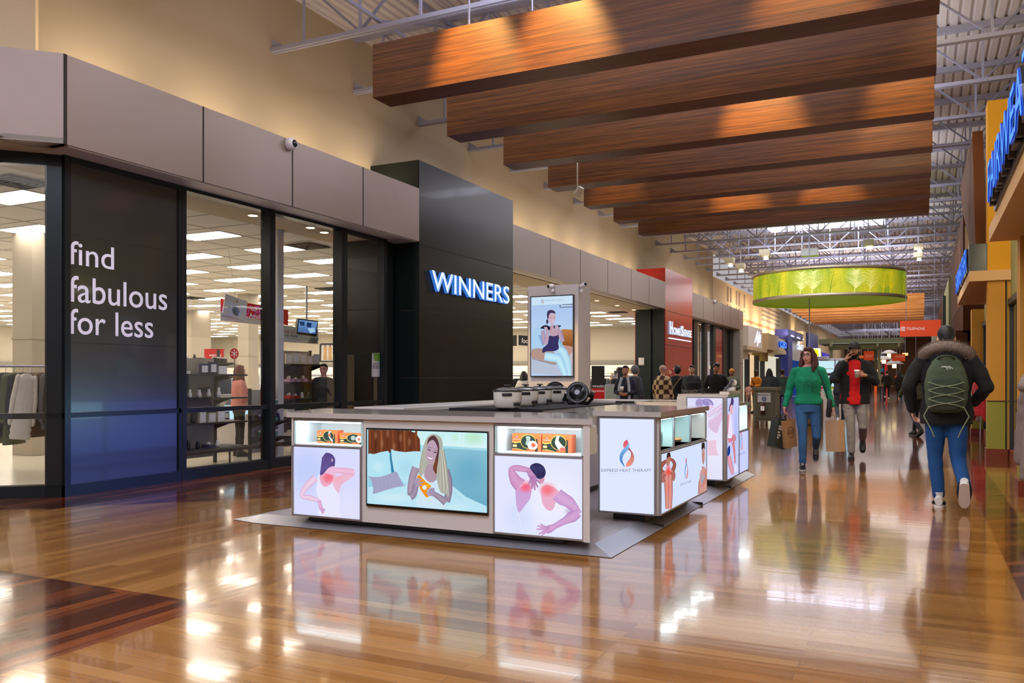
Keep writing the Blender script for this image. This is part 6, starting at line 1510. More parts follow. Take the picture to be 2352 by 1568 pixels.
rack('black steel shelf rack behind the left shop window pane', (-9.5, (7.2+ra[1])/2, 0), 0, ra[1]-7.2, [.25, .62, .98, 1.32], endcap=True, seed=3, pal=(1, 1, 0, 2, 3), glab='small boxed item on the shelf rack behind the left shop window pane')
y0, y1 = ay(632, -9.7), ay(712, -9.7)
rack('shelf rack with taupe back panel behind the middle shop window pane', (-9.7, (y0+y1)/2, 0), 0, y1-y0, [.3, .62, .92, 1.2, 1.5], back_m=SHT, seed=5, pal=(1, 4, 6, 0, 0), glab='small boxed item on the shelf rack behind the middle shop window pane')
y0, y1 = ay(795, -9.6), ay(877, -9.6)
rack('shelf rack with pale back behind the right shop window pane', (-9.6, (y0+y1)/2, 0), 0, y1-y0, [.3, .62, .92, 1.2, 1.5], seed=7, pal=(0, 1, 1, 5), glab='small boxed item on the shelf rack behind the right shop window pane')
q = atD(600, 900, 13.2); rack('low dark shelf stand with navy boxes between window mullions', (q[0], q[1], 0), 0, .5, [.35, .6, .85], seed=9, pal=(3, 3, 7), glab='small boxed item on the low dark shelf stand near the mullion', dens=.14)
q = atD(452, 850, 15.0); rack('black boxes on a tall shelf at the far left of the window', (q[0], q[1], 0), .2, 1.3, [1.3, 1.55], seed=11, pal=(2, 2, 1), glab='dark boxed item on the tall shelf at the left window edge', back=False)
# rail and bench along the window foot
b = MB(); b.cyl((-8.75, 7.3, .26), (-8.75, 11.7, .26), .03, mat('rail_bronze', '#4a4038', .4, .6))
for y in (7.6, 8.9, 10.2, 11.4): b.cyl((-8.75, y, 0), (-8.75, y, .26), .014, MATS['rail_bronze'])
o = b.build('floor_rail'); tag(o, 'low bronze trolley rail along the foot of the shop windows', 'rail')
# checkout counters with lit glass case
b = thing('checkout_counter', 'long beige checkout counter inside the shop behind the window', 'counter', (atD(575, 900, 16.6)[0], atD(575, 900, 16.6)[1], 0), .55)
m = MB(); m.box(-2.2, 2.2, -.3, .3, .1, .86, mat('counter_beige', '#9c8f78', .6)); m.box(-2.2, 2.2, -.33, -.3, .5, .54, SHB); m.box(-2.25, 2.25, -.35, .35, .86, .9, WHITE); m.box(-2.2, 2.2, -.31, .3, 0, .1, SHB); m.build('counter_body', b)
def glasscase(lab, px, D, rz, w=1.0, h=.95):
    q = atD(px, 900, D); t = thing('glass_showcase', lab, 'showcase', (q[0], q[1], 0), rz); b = MB()
    b.box(-w/2, w/2, -.25, .25, .1, .55, WHITE); b.box(-w/2, w/2, .23, .25, .55, h+.25, emat('case_back_glow', '#bfe4f2', 1.1)); b.build('case_body', t)
    b = MB(); b.box(-w/2, w/2, -.26, .26, h+.25, h+.28, mat('case_grey', '#8a9094', .4)); b.box(-w/2, w/2, -.25, .22, .8, .81, MATS['case_grey'])
    for x in (-w/2, w/2-.02): b.box(x, x+.02, -.26, -.24, .55, h+.25, MATS['case_grey'])
    b.build('case_frame', t)
    rr = random.Random(int(px))
    for k in range(int(w/.2)):
        for z in (.55, .81):
            o = bpy.data.objects.new('boxed_goods', goodmesh(rr.choice((0, 1, 3)), GOODS[rr.choice((1, 1, 3, 4, 0))])); COL.objects.link(o); R = Matrix.Rotation(rz, 3, 'Z')
            o.location = Vector((q[0], q[1], 0))+R@Vector((-w/2+.12+k*.2, -.05, z)); o.scale = (.8,)*3; tag(o, 'small item inside the '+lab.split(' with ')[0], 'shop goods', 'items in the '+lab.split(' with ')[0])
    return t
glasscase('lit glass showcase with grey top behind the middle window', 573, 14.6, .5, 1.0, .7)
glasscase('pale lit glass showcase with frame far behind the window', 778, 19, .4, 1.3, .8)
glasscase('narrow lit glass showcase with shelves beside the dark inner column', 872, 17, .3, .5, 1.0)
# hanging signs
RS = mat('sign_red_board', '#c8161c', .5, emis='#c8161c', es=.12); WS = mat('sign_white_board', '#e3e6e6', .5); BS = mat('sign_pale_blue', '#c9dde6', .5); TS = mat('sign_dark_ink', '#2c4a4c', .5); WI = mat('sign_white_ink', '#f6f4f2', .5, emis='#ffffff', es=.1)
def signplane(x): return lambda px, py, o=0.0: tuple(Vector(atX(px, py, x+o)))
def quadsign(b, fn, pts, m, o=0.0, th=.015):
    P = [Vector(fn(px, py, o)) for px, py in pts]; b.prism([p[:] for p in P], (-th, 0, 0), m)
g = thing('hanging_sign', 'red and white hanging sign reading GIFT CARDS Available inside the shop', 'hanging sign', (0, 0, 0))
f = signplane(-10.0); b = MB(); quadsign(b, f, [(508, 685), (662, 712), (662, 747), (508, 715)], RS); quadsign(b, f, [(507, 716), (560, 727), (640, 742), (640, 752), (600, 746), (507, 736)], WS); b.build('sign_board', g)
b = MB(); b.cyl(f(525, 574), f(540, 684), .004, WHITE, n=5); b.cyl(f(655, 590), f(642, 708), .004, WHITE, n=5); b.build('hanging_wire', g)
b = MB(); quadsign(b, f, [(518, 674), (569, 692), (563, 736), (512, 718)], WS, .08); b.build('ornament_card', g)
b = MB()
for k in range(7): b.cyl(f(533+abs(3-k)*1.5, 703+k*3.0, .095), f(551-abs(3-k)*1.5, 706.5+k*3.0, .095), .005, TS, n=5)
b.cyl(f(544, 690, .095), f(546, 694, .095), .012, mat('ornament_gold', '#b08a3c', .5), n=6); b.build('ornament_print', g)
def skewtext(s, fn, x0, x1, ya, yb, cap, m, par, o=.012, bold=.01):
    me = textmesh(s, bold, 0.0); xs = [w.co.x for w in me.vertices]; a, c2 = min(xs), max(xs); hs = max(w.co.y for w in me.vertices)
    for w in me.vertices:
        t = (w.co.x-a)/(c2-a); w.co = Vector(fn(x0+(x1-x0)*t, ya+(yb-ya)*t-w.co.y/hs*cap, o))
    me.materials.clear(); me.materials.append(m); ob = bpy.data.objects.new('lettering', me); COL.objects.link(ob); ob.parent = par
skewtext('GIFT CARDS', f, 576, 640, 713, 723, 9, WI, g); skewtext('Available', f, 572, 620, 728, 736, 10, WI, g)
g = thing('hanging_sign', 'pale blue and white hanging sign reading FAB GIFTS Live Here', 'hanging sign', (0, 0, 0))
f2 = signplane(-10.6); b = MB(); quadsign(b, f2, [(640, 746), (731, 757), (731, 789), (640, 783)], BS); quadsign(b, f2, [(640, 779), (690, 782), (731, 780), (731, 790), (640, 784)], WS, .004); b.build('sign_board', g)
skewtext('FAB GIFTS', f2, 649, 690, 764, 767, 7, mat('sign_red_ink', '#b8343c', .5), g); skewtext('Live Here', f2, 651, 683, 772, 775, 7, TS, g)
b = MB()
for k in range(5): b.add([f2(708+k*4, 788, .013), f2(710+k*4, 788, .013), f2(716+k*4, 776, .013), f2(714+k*4, 776, .013)], [(0, 1, 2, 3)], TS)
b.build('stripe_print', g)
g = thing('television', 'small monitor hung from the shop ceiling showing blue camera footage', 'television', (0, 0, 0)); f3 = signplane(-10.2)
b = MB(); b.cyl(f3(704, 657), f3(704, 733), .02, COLW); b.build('ceiling_pole', g)
b = MB(); quadsign(b, f3, [(685, 731), (731, 737), (727, 773), (681, 767)], SCRB, .03, .05); b.build('bezel', g)
A = Art(lambda x, y: f3(x, y, .032), (1, 0, 0), .9, (0, 0, 1)); A.grad([(687, 734), (729, 739), (725, 767), (684, 762)], '#7aa4d8', '#3a64a4', (0, 1)); A.poly([(687, 737), (700, 739), (699, 748), (690, 747)], '#22406c'); A.poly([(705, 740), (716, 742), (714, 752), (704, 750)], '#1c3460'); A.poly([(706, 754), (722, 752), (724, 762), (712, 765)], '#a8cff0'); A.build('screen', g)
# red round snowflake sign, wall posters
g = thing('round_sign', 'round red sign with white snowflake on a stand inside the shop', 'sign', atD(538, 812, 13.0)); b = MB(); M_ = Matrix.Rotation(TH+.3, 4, 'Z')
b.add([(M_@Vector((.065*math.cos(a), 0, .085*math.sin(a))))[:] for a in [2*PI*k/24 for k in range(24)]], [list(range(24))], RS); b.build('sign_disc', g)
b = MB()
for k in range(6):
    a = PI*k/3+PI/2; d = Vector((math.cos(a), 0, math.sin(a)*1.2)); b.path([(M_@Vector((0, -.004, 0)))[:], (M_@(d*.05+Vector((0, -.004, 0))))[:]], .004, WI, 5)
    for s in (-.5, .5): e = Vector((math.cos(a+s), 0, math.sin(a+s)*1.2)); b.path([(M_@(d*.028+Vector((0, -.004, 0))))[:], (M_@(d*.028+e*.016+Vector((0, -.004, 0))))[:]], .003, WI, 5)
b.build('snowflake', g)
b = MB(); b.cyl((0, .01, -.08), (0, .01, -.35), .006, SHB); b.build('stand', g)
def poster(lab, pts, x, m, letters_=None, ink=None):
    t = thing('wall_poster', lab, 'poster', (0, 0, 0)); fn = lambda px, py, o=0.0: atD(px, py, x-o); b = MB(); P = [Vector(fn(*p)) for p in pts]; n = Vector((_s, -_c, 0)); b.prism([p[:] for p in P], (n*.03)[:], m)
    for a, c2 in zip(P, P[1:]+P[:1]): b.bar((a+n*.03)[:], (c2+n*.03)[:], .05, .05, SHB)
    b.build('poster_board', t); return t, fn
WPOST = mat('poster_white', '#e2ded8', .6); WOODY = mat('poster_wood_print', '#c09a68', .6)
t, fn = poster('framed poster of two wooden pepper mills on the shop wall', [(737, 790), (769, 790), (768, 830), (736, 830)], 28, WPOST)
b = MB()
for cx in (747, 758):
    for (w_, y0, y1) in ((4.0, 806, 826), (3.2, 802, 806), (4.5, 796, 802)): b.add([fn(cx-w_, y1, .05), fn(cx+w_, y1, .05), fn(cx+w_*.8, y0, .05), fn(cx-w_*.8, y0, .05)], [(0, 1, 2, 3)], WOODY)
    b.add([fn(cx-1.2, 796, .05), fn(cx+1.2, 796, .05), fn(cx+.8, 791, .05), fn(cx-.8, 791, .05)], [(0, 1, 2, 3)], SHB)
b.build('mill_print', t)
t, fn = poster('framed red poster beside the pepper mill poster on the shop wall', [(770, 789), (832, 788), (832, 828), (769, 829)], 28, RS)
skewtext('SIMPLY', fn, 776, 806, 806, 805, 8, WI, t, .05); skewtext('IN STORE', fn, 776, 812, 819, 818, 7, WI, t, .05)
b = MB(); q = atX(866, 838, XG-.04); P = [Vector(atX(px, py, XG-.05)) for px, py in ((855, 810), (881, 810), (881, 865), (854, 865))]; b.prism([p[:] for p in P], (-.004, 0, 0), WS)
o = b.build('window_notice'); tag(o, 'white and green bag shaped notice taped inside the shop window', 'notice')
b = MB(); b.add([atX(px, py, XG-.045) for px, py in ((855, 810), (861, 810), (861, 822), (866, 827), (873, 827), (876, 822), (876, 810), (881, 810), (881, 812), (878, 812), (878, 824), (873, 829), (862, 829), (859, 823), (859, 812), (855, 812))], [list(range(16))], mat('notice_green', '#6aa834', .6)); b.add([atX(px, py, XG-.044) for px, py in ((861, 811), (876, 811), (876, 822), (872, 827), (865, 827), (861, 822))], [list(range(6))], MATS['notice_green']); b.build('green_print', o)
fz_ = lambda px, py, o_=0.0: atX(px, py, XG-.044+o_)
for s, yv in (('THIS STORE', 836), ('WILL NO LONGER', 841), ('PROVIDE BAGS', 846)): skewtext(s, fz_, 857, 879, yv, yv, 3.6, TS, o, 0.0)
# red and teal signs on fixtures further in
def minisign(lab, pts, D, m, s=None):
    t = thing('shelf_sign', lab, 'sign', (0, 0, 0)); b = MB(); P = [Vector(atD(px, py, D)) for px, py in pts]; n = Vector((_s, -_c, 0)); b.prism([p[:] for p in P], (-n*.02)[:], m); b.build('sign_board', t)
    if s: skewtext(s[0], lambda px, py, o=0.0: atD(px, py, D-.01), s[1], s[2], s[3], s[3], s[4], s[5], t, 0)
minisign('red shelf sign ending in the letters nity above black boxes', [(469, 801), (514, 801), (513, 825), (469, 823)], 16, RS, ('vanity', 480, 509, 818, 6, WI))
minisign('teal and white shelf sign starting with Po behind the right pane', [(816, 822), (858, 822), (858, 836), (816, 836)], 24, mat('sign_teal', '#5c9a90', .6), ('Popular', 846, 868, 832, 5, WI))
minisign('green and white striped gift shaped sign behind the right pane', [(815, 820), (837, 820), (837, 834), (815, 834)], 23.9, mat('sign_dkgreen', '#1c4038', .6))
# clothing seen through the entrance and turned window
CO = [cloth('coat_black', '#191a1c'), cloth('coat_white_puffer', '#cfc8ba'), cloth('coat_olive', '#4d5230'), cloth('coat_grey', '#55595c'), cloth('coat_brown', '#5c3f2c'), cloth('coat_plum', '#5c2c48'), cloth('coat_tan', '#9c7c5a'), cloth('coat_navy', '#1e2740')]
def coatmesh(m, L=.85, puff=False, slim=1.0):
    b = MB(); rows = [(0, .06, .04), (-.05, .20, .055), (-.12, .23, .07), (-.4, .22, .075), (-L, .26, .08)]
    if puff:
        rows = [(0, .06, .04), (-.05, .2, .06)]; z = -.08
        while z > -L: rows += [(z, .25, .09), (z-.04, .225, .07)]; z -= .08
    b.loft([ellring((0, 0, z), rx*slim, ry, 18) for z, rx, ry in rows], m)
    for s in (-1, 1): chain(b, [(s*.19*slim, 0, -.08), (s*.25*slim, 0, -.35), (s*.26*slim, .01, -.62)], [.065, .06, .05], m, 10)
    b.path([(0, 0, .0), (0, 0, .05), (.02, 0, .07), (.0, 0, .09)], .004, STEEL, 5)
    return b.mesh('coat')
CM = [coatmesh(c_, .75+.1*(i % 3), i in (1,)) for i, c_ in enumerate(CO)]
def rail(lab, loc, rz, L, z, idx, grp, cl, step=.11, yaw=PI/2, posts=True):
    t = thing('clothes_rail', lab, 'clothes rail', loc, rz); b = MB(); b.cyl((-L/2, 0, z), (L/2, 0, z), .015, STEEL)
    if posts:
        for x in (-L/2, L/2): b.cyl((x, 0, 0), (x, 0, z), .015, STEEL)
    b.build('rail_frame', t); R = Matrix.Rotation(rz, 3, 'Z'); x = -L/2+.08; k = 0
    while x < L/2-.05:
        o = bpy.data.objects.new('coat', CM[idx[k % len(idx)]]); COL.objects.link(o); o.location = Vector(loc)+R@Vector((x, 0, z-.085)); o.rotation_euler = (0, 0, rz+yaw+random.uniform(-.25, .25)); tag(o, cl, 'coat', grp); x += step; k += 1
    return t
q = atZ(60, 1060); rail('steel clothes rail full of coats behind the leftmost shop window', (atD(20, 870, 11.2)[0], atD(20, 870, 11.2)[1], 0), TH+.1, 2.0, 1.42, [2, 0, 3, 4, 3, 0, 2, 4, 0], 'coats on the rail behind the leftmost window', 'dark winter coat hanging on the rail behind the leftmost window')
o = bpy.data.objects.new('coat', CM[1]); COL.objects.link(o); q = atD(62, 862, 10.7); o.location = (q[0], q[1], 1.32); o.rotation_euler = (0, .1, 1.2); o.scale = (.5, .6, 1.0); tag(o, 'cream puffer coat hanging at the end of the rail behind the leftmost window', 'coat')
# far garments and fixtures beyond the entrance
for i, (px, D, L, rz) in enumerate(((1195, 24, 1.6, .3), (1225, 29, 2.0, .1), (1385, 31, 2.0, .0), (1412, 27, 1.4, .2), (1440, 34, 2.0, .0), (1360, 35, 2.2, .1), (1452, 37, 1.4, .2), (450, 19, 1.6, .5), (520, 26, 2.0, .5), (775, 23, 1.8, .4), (690, 27, 2.5, .3), (840, 25, 2.0, .3))):
    q = atD(px, 900, D)
    rail('clothes rail standing inside the shop %s' % ['left of the white kiosk tower', 'left behind the kiosk tower', 'right of the black sign stand', 'behind the woman in the dark coat', 'near the dark entrance jamb', 'at the back wall right of the tower', 'beside the entrance jamb', 'behind the left window pane', 'far behind the left window pane', 'behind the person with glasses', 'far behind the mullion', 'far behind the right window pane'][i], (q[0], q[1], 0), rz, L, 1.35, [(0, 3, 1, 0), (6, 1, 0), (5, 0, 1, 7), (0, 0, 3), (1, 6, 0)][i % 5], 'clothes on shop rails number %d' % (i+1) if False else ['garments left of the tower', 'garments left behind the tower', 'garments right of the sign stand', 'garments behind the dark coat woman', 'garments near the jamb', 'garments at the back wall', 'garments beside the jamb', 'garments behind the left pane', 'garments far behind the left pane', 'garments behind the person with glasses', 'garments far behind the mullion', 'garments far behind the right pane'][i],
         'garment hanging on the rail '+['left of the white kiosk tower', 'left behind the kiosk tower', 'right of the black sign stand', 'behind the woman in the dark coat', 'near the dark entrance jamb', 'at the back wall right of the tower', 'beside the entrance jamb', 'behind the left window pane', 'far behind the left window pane', 'behind the person with glasses', 'far behind the mullion', 'far behind the right window pane'][i], step=.2)
BSG = mat('board_dark_grey', '#3a3c3c', .5)
t = thing('hanging_sign', 'dark hanging board starting with the letters footwear beyond the entrance', 'hanging sign', (0, 0, 0)); fn = lambda px, py, o=0.0: atD(px, py, 24-o)
b = MB(); P = [Vector(fn(*p)) for p in ((1178, 770), (1187, 769), (1187, 794), (1178, 794))]; n = Vector((_s, -_c, 0)); b.prism([p[:] for p in P], (-n*.05)[:], BSG); P = [Vector(fn(*p)) for p in ((1190, 768), (1260, 775), (1260, 798), (1190, 793))]; b.prism([p[:] for p in P], (-n*.05)[:], BSG)
for a, c2 in zip(P, P[1:]+P[:1]): b.bar((a+n*.01)[:], (c2+n*.01)[:], .03, .03, WHITE)
b.build('sign_board', t); skewtext('footwear', fn, 1198, 1240, 787, 790, 11, WI, t, .06)
# black / red store banners standing in the entrance
def standee(px0, px1, py0, py1, D, lab):
    t = thing('banner_stand', lab, 'banner', (0, 0, 0)); fn = lambda px, py, o=0.0: atD(px, py, D-o); n = Vector((_s, -_c, 0)); b = MB(); pm = py0+(py1-py0)*.66
    P = [Vector(fn(*p)) for p in ((px0, py0), (px1, py0), (px1, pm), (px0, pm))]; b.prism([p[:] for p in P], (-n*.03)[:], mat('banner_black', '#262426', .6))
    P = [Vector(fn(*p)) for p in ((px0, pm), (px1, pm), (px1, py1), (px0, py1))]; b.prism([p[:] for p in P], (-n*.03)[:], RS); q0 = fn(px0, py1); q1 = fn(px1, py1)
    b.box(min(q0[0], q1[0]), max(q0[0], q1[0]), q0[1]-.02, q0[1]+.3, 0, q0[2], SHB); b.build('banner_panel', t)
    skewtext('WINNERS', fn, px0+1.5, px1-1.5, pm-2, pm-2, 5, WI, t, .01); skewtext('HomeSense', fn, px0+1.5, px1-1.5, pm+8, pm+8, 4.5, WI, t, .01)
standee(1359, 1388.5, 840, 918, 22, 'black and red banner reading WINNERS HomeSense beside the kiosk tower')
standee(1419, 1434, 843, 912, 23.5, 'narrower black banner behind the woman in the dark coat')
b = MB(); P = [Vector(atD(px, py, 23)) for px, py in ((1391, 884), (1425, 884), (1425, 974), (1391, 974))]; n = Vector((_s, -_c, 0)); b.prism([p[:] for p in P], (n*.04)[:], mat('gate_panel', '#a9b8ae', .3)); b.bar(P[0][:], P[1][:], .06, .06, STEEL); b.bar(P[0][:], P[3][:], .05, .05, STEEL); o = b.build('security_gate'); tag(o, 'low pale security gate panel beside the black and red banner', 'security gate')
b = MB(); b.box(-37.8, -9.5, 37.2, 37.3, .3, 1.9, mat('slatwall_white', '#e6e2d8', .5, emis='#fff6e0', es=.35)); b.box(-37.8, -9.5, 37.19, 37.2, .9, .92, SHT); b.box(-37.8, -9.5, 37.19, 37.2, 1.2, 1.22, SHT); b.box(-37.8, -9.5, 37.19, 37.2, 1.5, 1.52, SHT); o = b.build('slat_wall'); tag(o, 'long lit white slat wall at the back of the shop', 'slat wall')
rr = random.Random(8)
for k in range(26):
    px = 1180+k*12; 
    if 1212 < px < 1345: continue
    q = atD(px, 868+rr.uniform(-6, 6), 36); 
    o = bpy.data.objects.new('boxed_goods', goodmesh(rr.choice((0, 2, 3)), GOODS[rr.choice((2, 2, 1, 5, 6))])); COL.objects.link(o); o.location = (q[0], 37.05, rr.choice((.92, 1.22, 1.52))); o.scale = (2.4,)*3; tag(o, 'dark bag or shoe standing on the lit slat wall at the shop back', 'shop goods', 'goods on the slat wall')
# ------------------------------------------------------------------ right side of the hall
YEL = mat('yellow_stucco', '#d89a14', .8, bump=.15, bs=150); YEL2 = mat('ochre_column_paint', '#cf9434', .8, bump=.1, bs=150); OLV = mat('olive_panel', '#9a9436', .7); BASE = mat('red_brown_base', '#7a3318', .5)
CANO = mat('canopy_plaster', '#dcb078', .75); OLVD = mat('olive_upper_panel', '#8a8448', .7)
b = MB()
b.box(.93, 4.5, 14.95, 15.3, 2.93, 5.56, YEL); b.box(.93, 1.17, 14.95, 15.3, .91, 2.77, YEL2); b.box(.93, 1.17, 14.95, 15.3, .17, .9, OLV); b.box(.91, 1.20, 14.93, 15.3, 0, .17, BASE)
b.box(1.19, 1.24, 14.95, 15.3, .17, 2.77, YEL2); b.box(1.188, 1.2, 14.94, 15.0, 0.17, 2.77, OLVD); b.box(.925, 1.25, 14.945, 14.951, .9, .915, SEAM)
struct('wall_portal', b)
def canopy(name, x0, x1, y0, y1, z0=2.77, z1=2.93):
    b = MB(); b.prism([(x0, y0, z0), (x1, y0, z0), (x1, y1, z0), (x0, y1, z0)], (0, 0, z1-z0), CANO); o = b.build(name); return o
cn = canopy('shop_canopy', .68, 1.5, 3.6, 10.7); tag(cn, 'peach plaster canopy nearest the camera under large blue lit letters', 'canopy')
cn2 = canopy('shop_canopy', .68, 1.5, 14.9, 19.6); tag(cn2, 'second peach plaster canopy farther along under blue lit letters', 'canopy')
b = MB(); b.box(.95, 1.4, 10.4, 10.75, .91, 2.77, YEL2); b.box(.95, 1.4, 10.4, 10.75, .17, .9, OLV); b.box(.93, 1.42, 10.38, 10.77, 0, .17, BASE)
b.box(.95, 4.5, 3.2, 3.6, 0, 5.5, YEL); b.box(1.0, 1.4, 20.9, 21.3, .9, 2.77, YEL2); b.box(1.0, 1.4, 20.9, 21.3, .17, .9, OLV); b.box(.98, 1.42, 20.88, 21.3, 0, .17, BASE); struct('wall_columns', b)
b = MB()
for y0, y1 in ((10.75, 14.95), (3.6, 10.4), (15.3, 20.9)):
    b.box(1.24, 1.3, y0, y1, 2.45, 5.4, OLVD); b.box(1.2, 1.3, y0, y1, 2.38, 2.47, SHB); b.box(1.22, 1.3, y0, y1, 0, .17, BASE)
    for yy in (y0+.05, (y0+y1)/2, y1-.05): b.box(1.22, 1.28, yy-.02, yy+.02, .17, 2.4, SHB)
struct('wall_right_shop', b)
g = MB()
for y0, y1 in ((10.75, 14.95), (3.6, 10.4), (15.3, 20.9)): g.add([(1.25, y0, .17), (1.25, y1, .17), (1.25, y1, 2.4), (1.25, y0, 2.4)], [(0, 1, 2, 3)], GLASS)
w = g.build('window_4'); w['kind'] = 'structure'
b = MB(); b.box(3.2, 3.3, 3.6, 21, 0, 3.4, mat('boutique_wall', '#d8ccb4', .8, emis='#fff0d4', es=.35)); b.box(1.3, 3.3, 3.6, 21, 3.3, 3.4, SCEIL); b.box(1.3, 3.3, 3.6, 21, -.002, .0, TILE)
for k in range(14): b.box(1.5, 1.56, 10.9+k*.3, 11.0+k*.3, .2, 2.4, mat('white_display_slats', '#d4ccc0', .6))
struct('wall_boutique', b)
lamp('boutique_light', 'AREA', (2.2, 12.5, 3.25), (2.2, 12.5, 0), 90, (1, .9, .75), 4, size_y=1.2); lamp('boutique_light', 'AREA', (2.2, 6.5, 3.25), (2.2, 6.5, 0), 60, (1, .9, .75), 4, size_y=1.2); lamp('boutique_light', 'AREA', (2.2, 18, 3.25), (2.2, 18, 0), 60, (1, .9, .75), 4, size_y=1.2)
LBL = emat('deep_blue_neon', '#5b96ff', 1.5); LBK = mat('letter_can_black', '#06080e', .3); LBS = mat('letter_return_blue', '#0a2a8a', .3, emis='#1448d8', es=.5)
fw = thing('shop_sign', 'large black channel letters with blue lit outlines reading FAIRWEATHER on the near canopy', 'shop sign', (0, 0, 0))
letters('FAIRWEATHER', 9.66, 4.6, 3.0, 3.40, .735, LBK, LBK, fw, depth=.12, bold=.045, axis=-1)
letters('FAIRWEATHER', 9.645, 4.615, 3.012, 3.39, .612, LBL, LBS, fw, depth=.012, bold=.0, axis=-1, name='letter_neon')
b = MB(); b.box(.66, .74, 4.5, 9.7, 2.93, 2.985, LBK); b.build('sign_rail', fw)
fw2 = thing('shop_sign', 'small steeply seen blue lit letters FAIRWEATHER on the second canopy', 'shop sign', (0, 0, 0))
letters('FAIRWEATHER', 19.5, 15.2, 2.97, 3.36, .76, LBK, LBK, fw2, depth=.1, bold=.045, axis=-1)
letters('FAIRWEATHER', 19.49, 15.21, 2.98, 3.35, .655, LBL, LBS, fw2, depth=.012, bold=.0, axis=-1, name='letter_neon')
b = MB(); b.box(.68, .94, 15.0, 15.15, 2.93, 3.36, LBK); b.build('sign_end_box', fw2)
for y in (5, 7, 9): lamp('sign_wash', 'SPOT', (.0, y, 5.8), (1.0, y+1, 3.4), 60, (1, .8, .5), .1, 1.3, .8)
lamp('portal_wash', 'AREA', (1.3, 13.2, 3.4), (1.6, 14.95, 4.6), 22, (1, .85, .55), .6); lamp('portal_wash', 'AREA', (-.4, 11.8, 6.0), (1.0, 14.9, 3.0), 40, (1, .8, .5), .5)
lamp('canopy_wash', 'SPOT', (-.8, 12.5, 5.9), (1.0, 15.2, 1.6), 90, (1, .78, .45), .1, .9, .7)
# carved wood wedge sign and brown shop beyond
CARV = wood_material('carved_dark_wood', '#2e170c', '#6a4630', '#7a5a4c', 2, rough=.8, sc=(1.6, 9, 9), coat=0, spec=.15); BRN = mat('brown_portal', '#4a2814', .75, spec=.2); BRN2 = mat('plain_brown_side', '#6a3a14', .75, spec=.2)
wd = MB(); wd.prism([(.80, 16.5, 5.48), (.80, 21.4, 5.6), (.80, 20.5, 4.9), (.80, 15.6, 3.0), (.80, 15.3, 3.0)], (.16, 0, 0), CARV); wd.prism([(.795, 16.45, 5.5), (.955, 16.45, 5.5), (.955, 15.28, 3.0), (.795, 15.28, 3.0)], (0, .05, 0), BRN2)
o = wd.build('carved_wood_fin'); tag(o, 'large carved dark wood fin panel beyond the yellow portal', 'wall panel')
b = MB()
def seg(x0, y0, y1, z0, z1, m): b.box(x0, x0+1.6, y0, y1, z0, z1, m)
seg(.86, 21.6, 30, 2.3, 5.0, BRN); b.box(.855, .865, 22.5, 29, 3.0, 4.7, CARV); b.box(.9, 2.4, 21.55, 21.6, 3.2, 4.7, mat('tan_inset', '#b59a78', .7)); seg(.7, 21.6, 30, 2.1, 2.35, BRN)
for y in (21.6, 24.2, 27, 29.6): seg(.95, y, y+.4, 0, 2.3, BRN)
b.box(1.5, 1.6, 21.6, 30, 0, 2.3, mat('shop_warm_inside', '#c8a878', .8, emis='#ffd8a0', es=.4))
seg(.8, 30.2, 36, 2.5, 4.5, mat('olive_block', '#8c8a5a', .7)); seg(.95, 30.2, 36, 0, 2.5, mat('beige_block', '#b8a888', .7)); seg(.7, 33.5, 34, 2.4, 4.2, SHB)
seg(.75, 36.4, 46, 2.6, 4.4, BRN); seg(1.0, 36.4, 46, 0, 2.6, MATS['tan_inset']); seg(.6, 46.5, 58, 2.6, 4.0, mat('grey_block', '#9a988e', .6)); seg(.95, 46.5, 58, 0, 2.6, MATS['shop_warm_inside']); seg(.7, 58.5, 75, 0, 4.0, MATS['beige_block']); seg(.9, 75, 110, 0, 4, MATS['tan_inset'])
b.box(2.6, 2.8, 21.3, 110, 0, 6.4, CREAM2); struct('wall_right', b)
b = MB(); b.box(4.4, 4.6, -14, 21.3, 0, 6.3, CREAM2); struct('wall_right_upper', b)
# coats in front of the yellow shop
def standcoat(lab, loc, rz, m, furm=None, L=.95, puff=False):
    t = thing('coat', lab, 'coat', loc, rz); b = MB(); rows = [(0, .07, .05), (-.06, .17, .09), (-.15, .21, .11), (-.45, .2, .11), (-L, .25, .13)]
    if puff:
        rows = [(0, .06, .05), (-.05, .17, .08)]; z = -.1
        while z > -L: rows += [(z, .23, .12), (z-.05, .205, .10)]; z -= .1
    b.loft([ellring((0, 0, z), rx, ry, 20) for z, rx, ry in rows], m)
    for s in (-1, 1): chain(b, [(s*.17, 0, -.1), (s*.24, 0, -.4), (s*.26, -.02, -.72), (s*.265, -.02, -.8)], [.075, .07, .06, .055], m, 12)
    fuse(b, .016, 'coat_body', t, m, 2, loc[1], .008)
    if furm: c2 = MB(); c2.path([(-.13, -.05, -.05), (-.12, .05, .03), (0, .09, .06), (.12, .05, .03), (.13, -.05, -.05), (.05, -.13, -.12), (-.05, -.13, -.12), (-.13, -.05, -.05)], .05, furm, 10); fuse(c2, .014, 'fur_collar', t, furm, 1, 0, .01)
    b = MB(); b.path([(0, -.125, -.1), (0, -.135, -L*.5), (0, -.14, -L+.03)], .004, STEEL, 5); b.build('zip', t)
    b = MB(); b.cyl((0, 0, .05), (0, 0, .2), .006, STEEL); b.cyl((-.03, -.0, .2), (.35, .0, .2), .01, STEEL); b.cyl((.3, .0, .2), (.3, 0, -loc[2]), .012, STEEL); b.build('display_stand', t)
FT = cloth('taupe_parka', '#8c7a72', .25); q = atD(2392, 870, 7.5)
standcoat('taupe winter parka with fur collar on display at the right edge', (q[0], q[1], 1.30), -1.1, FT, FUR, .97)
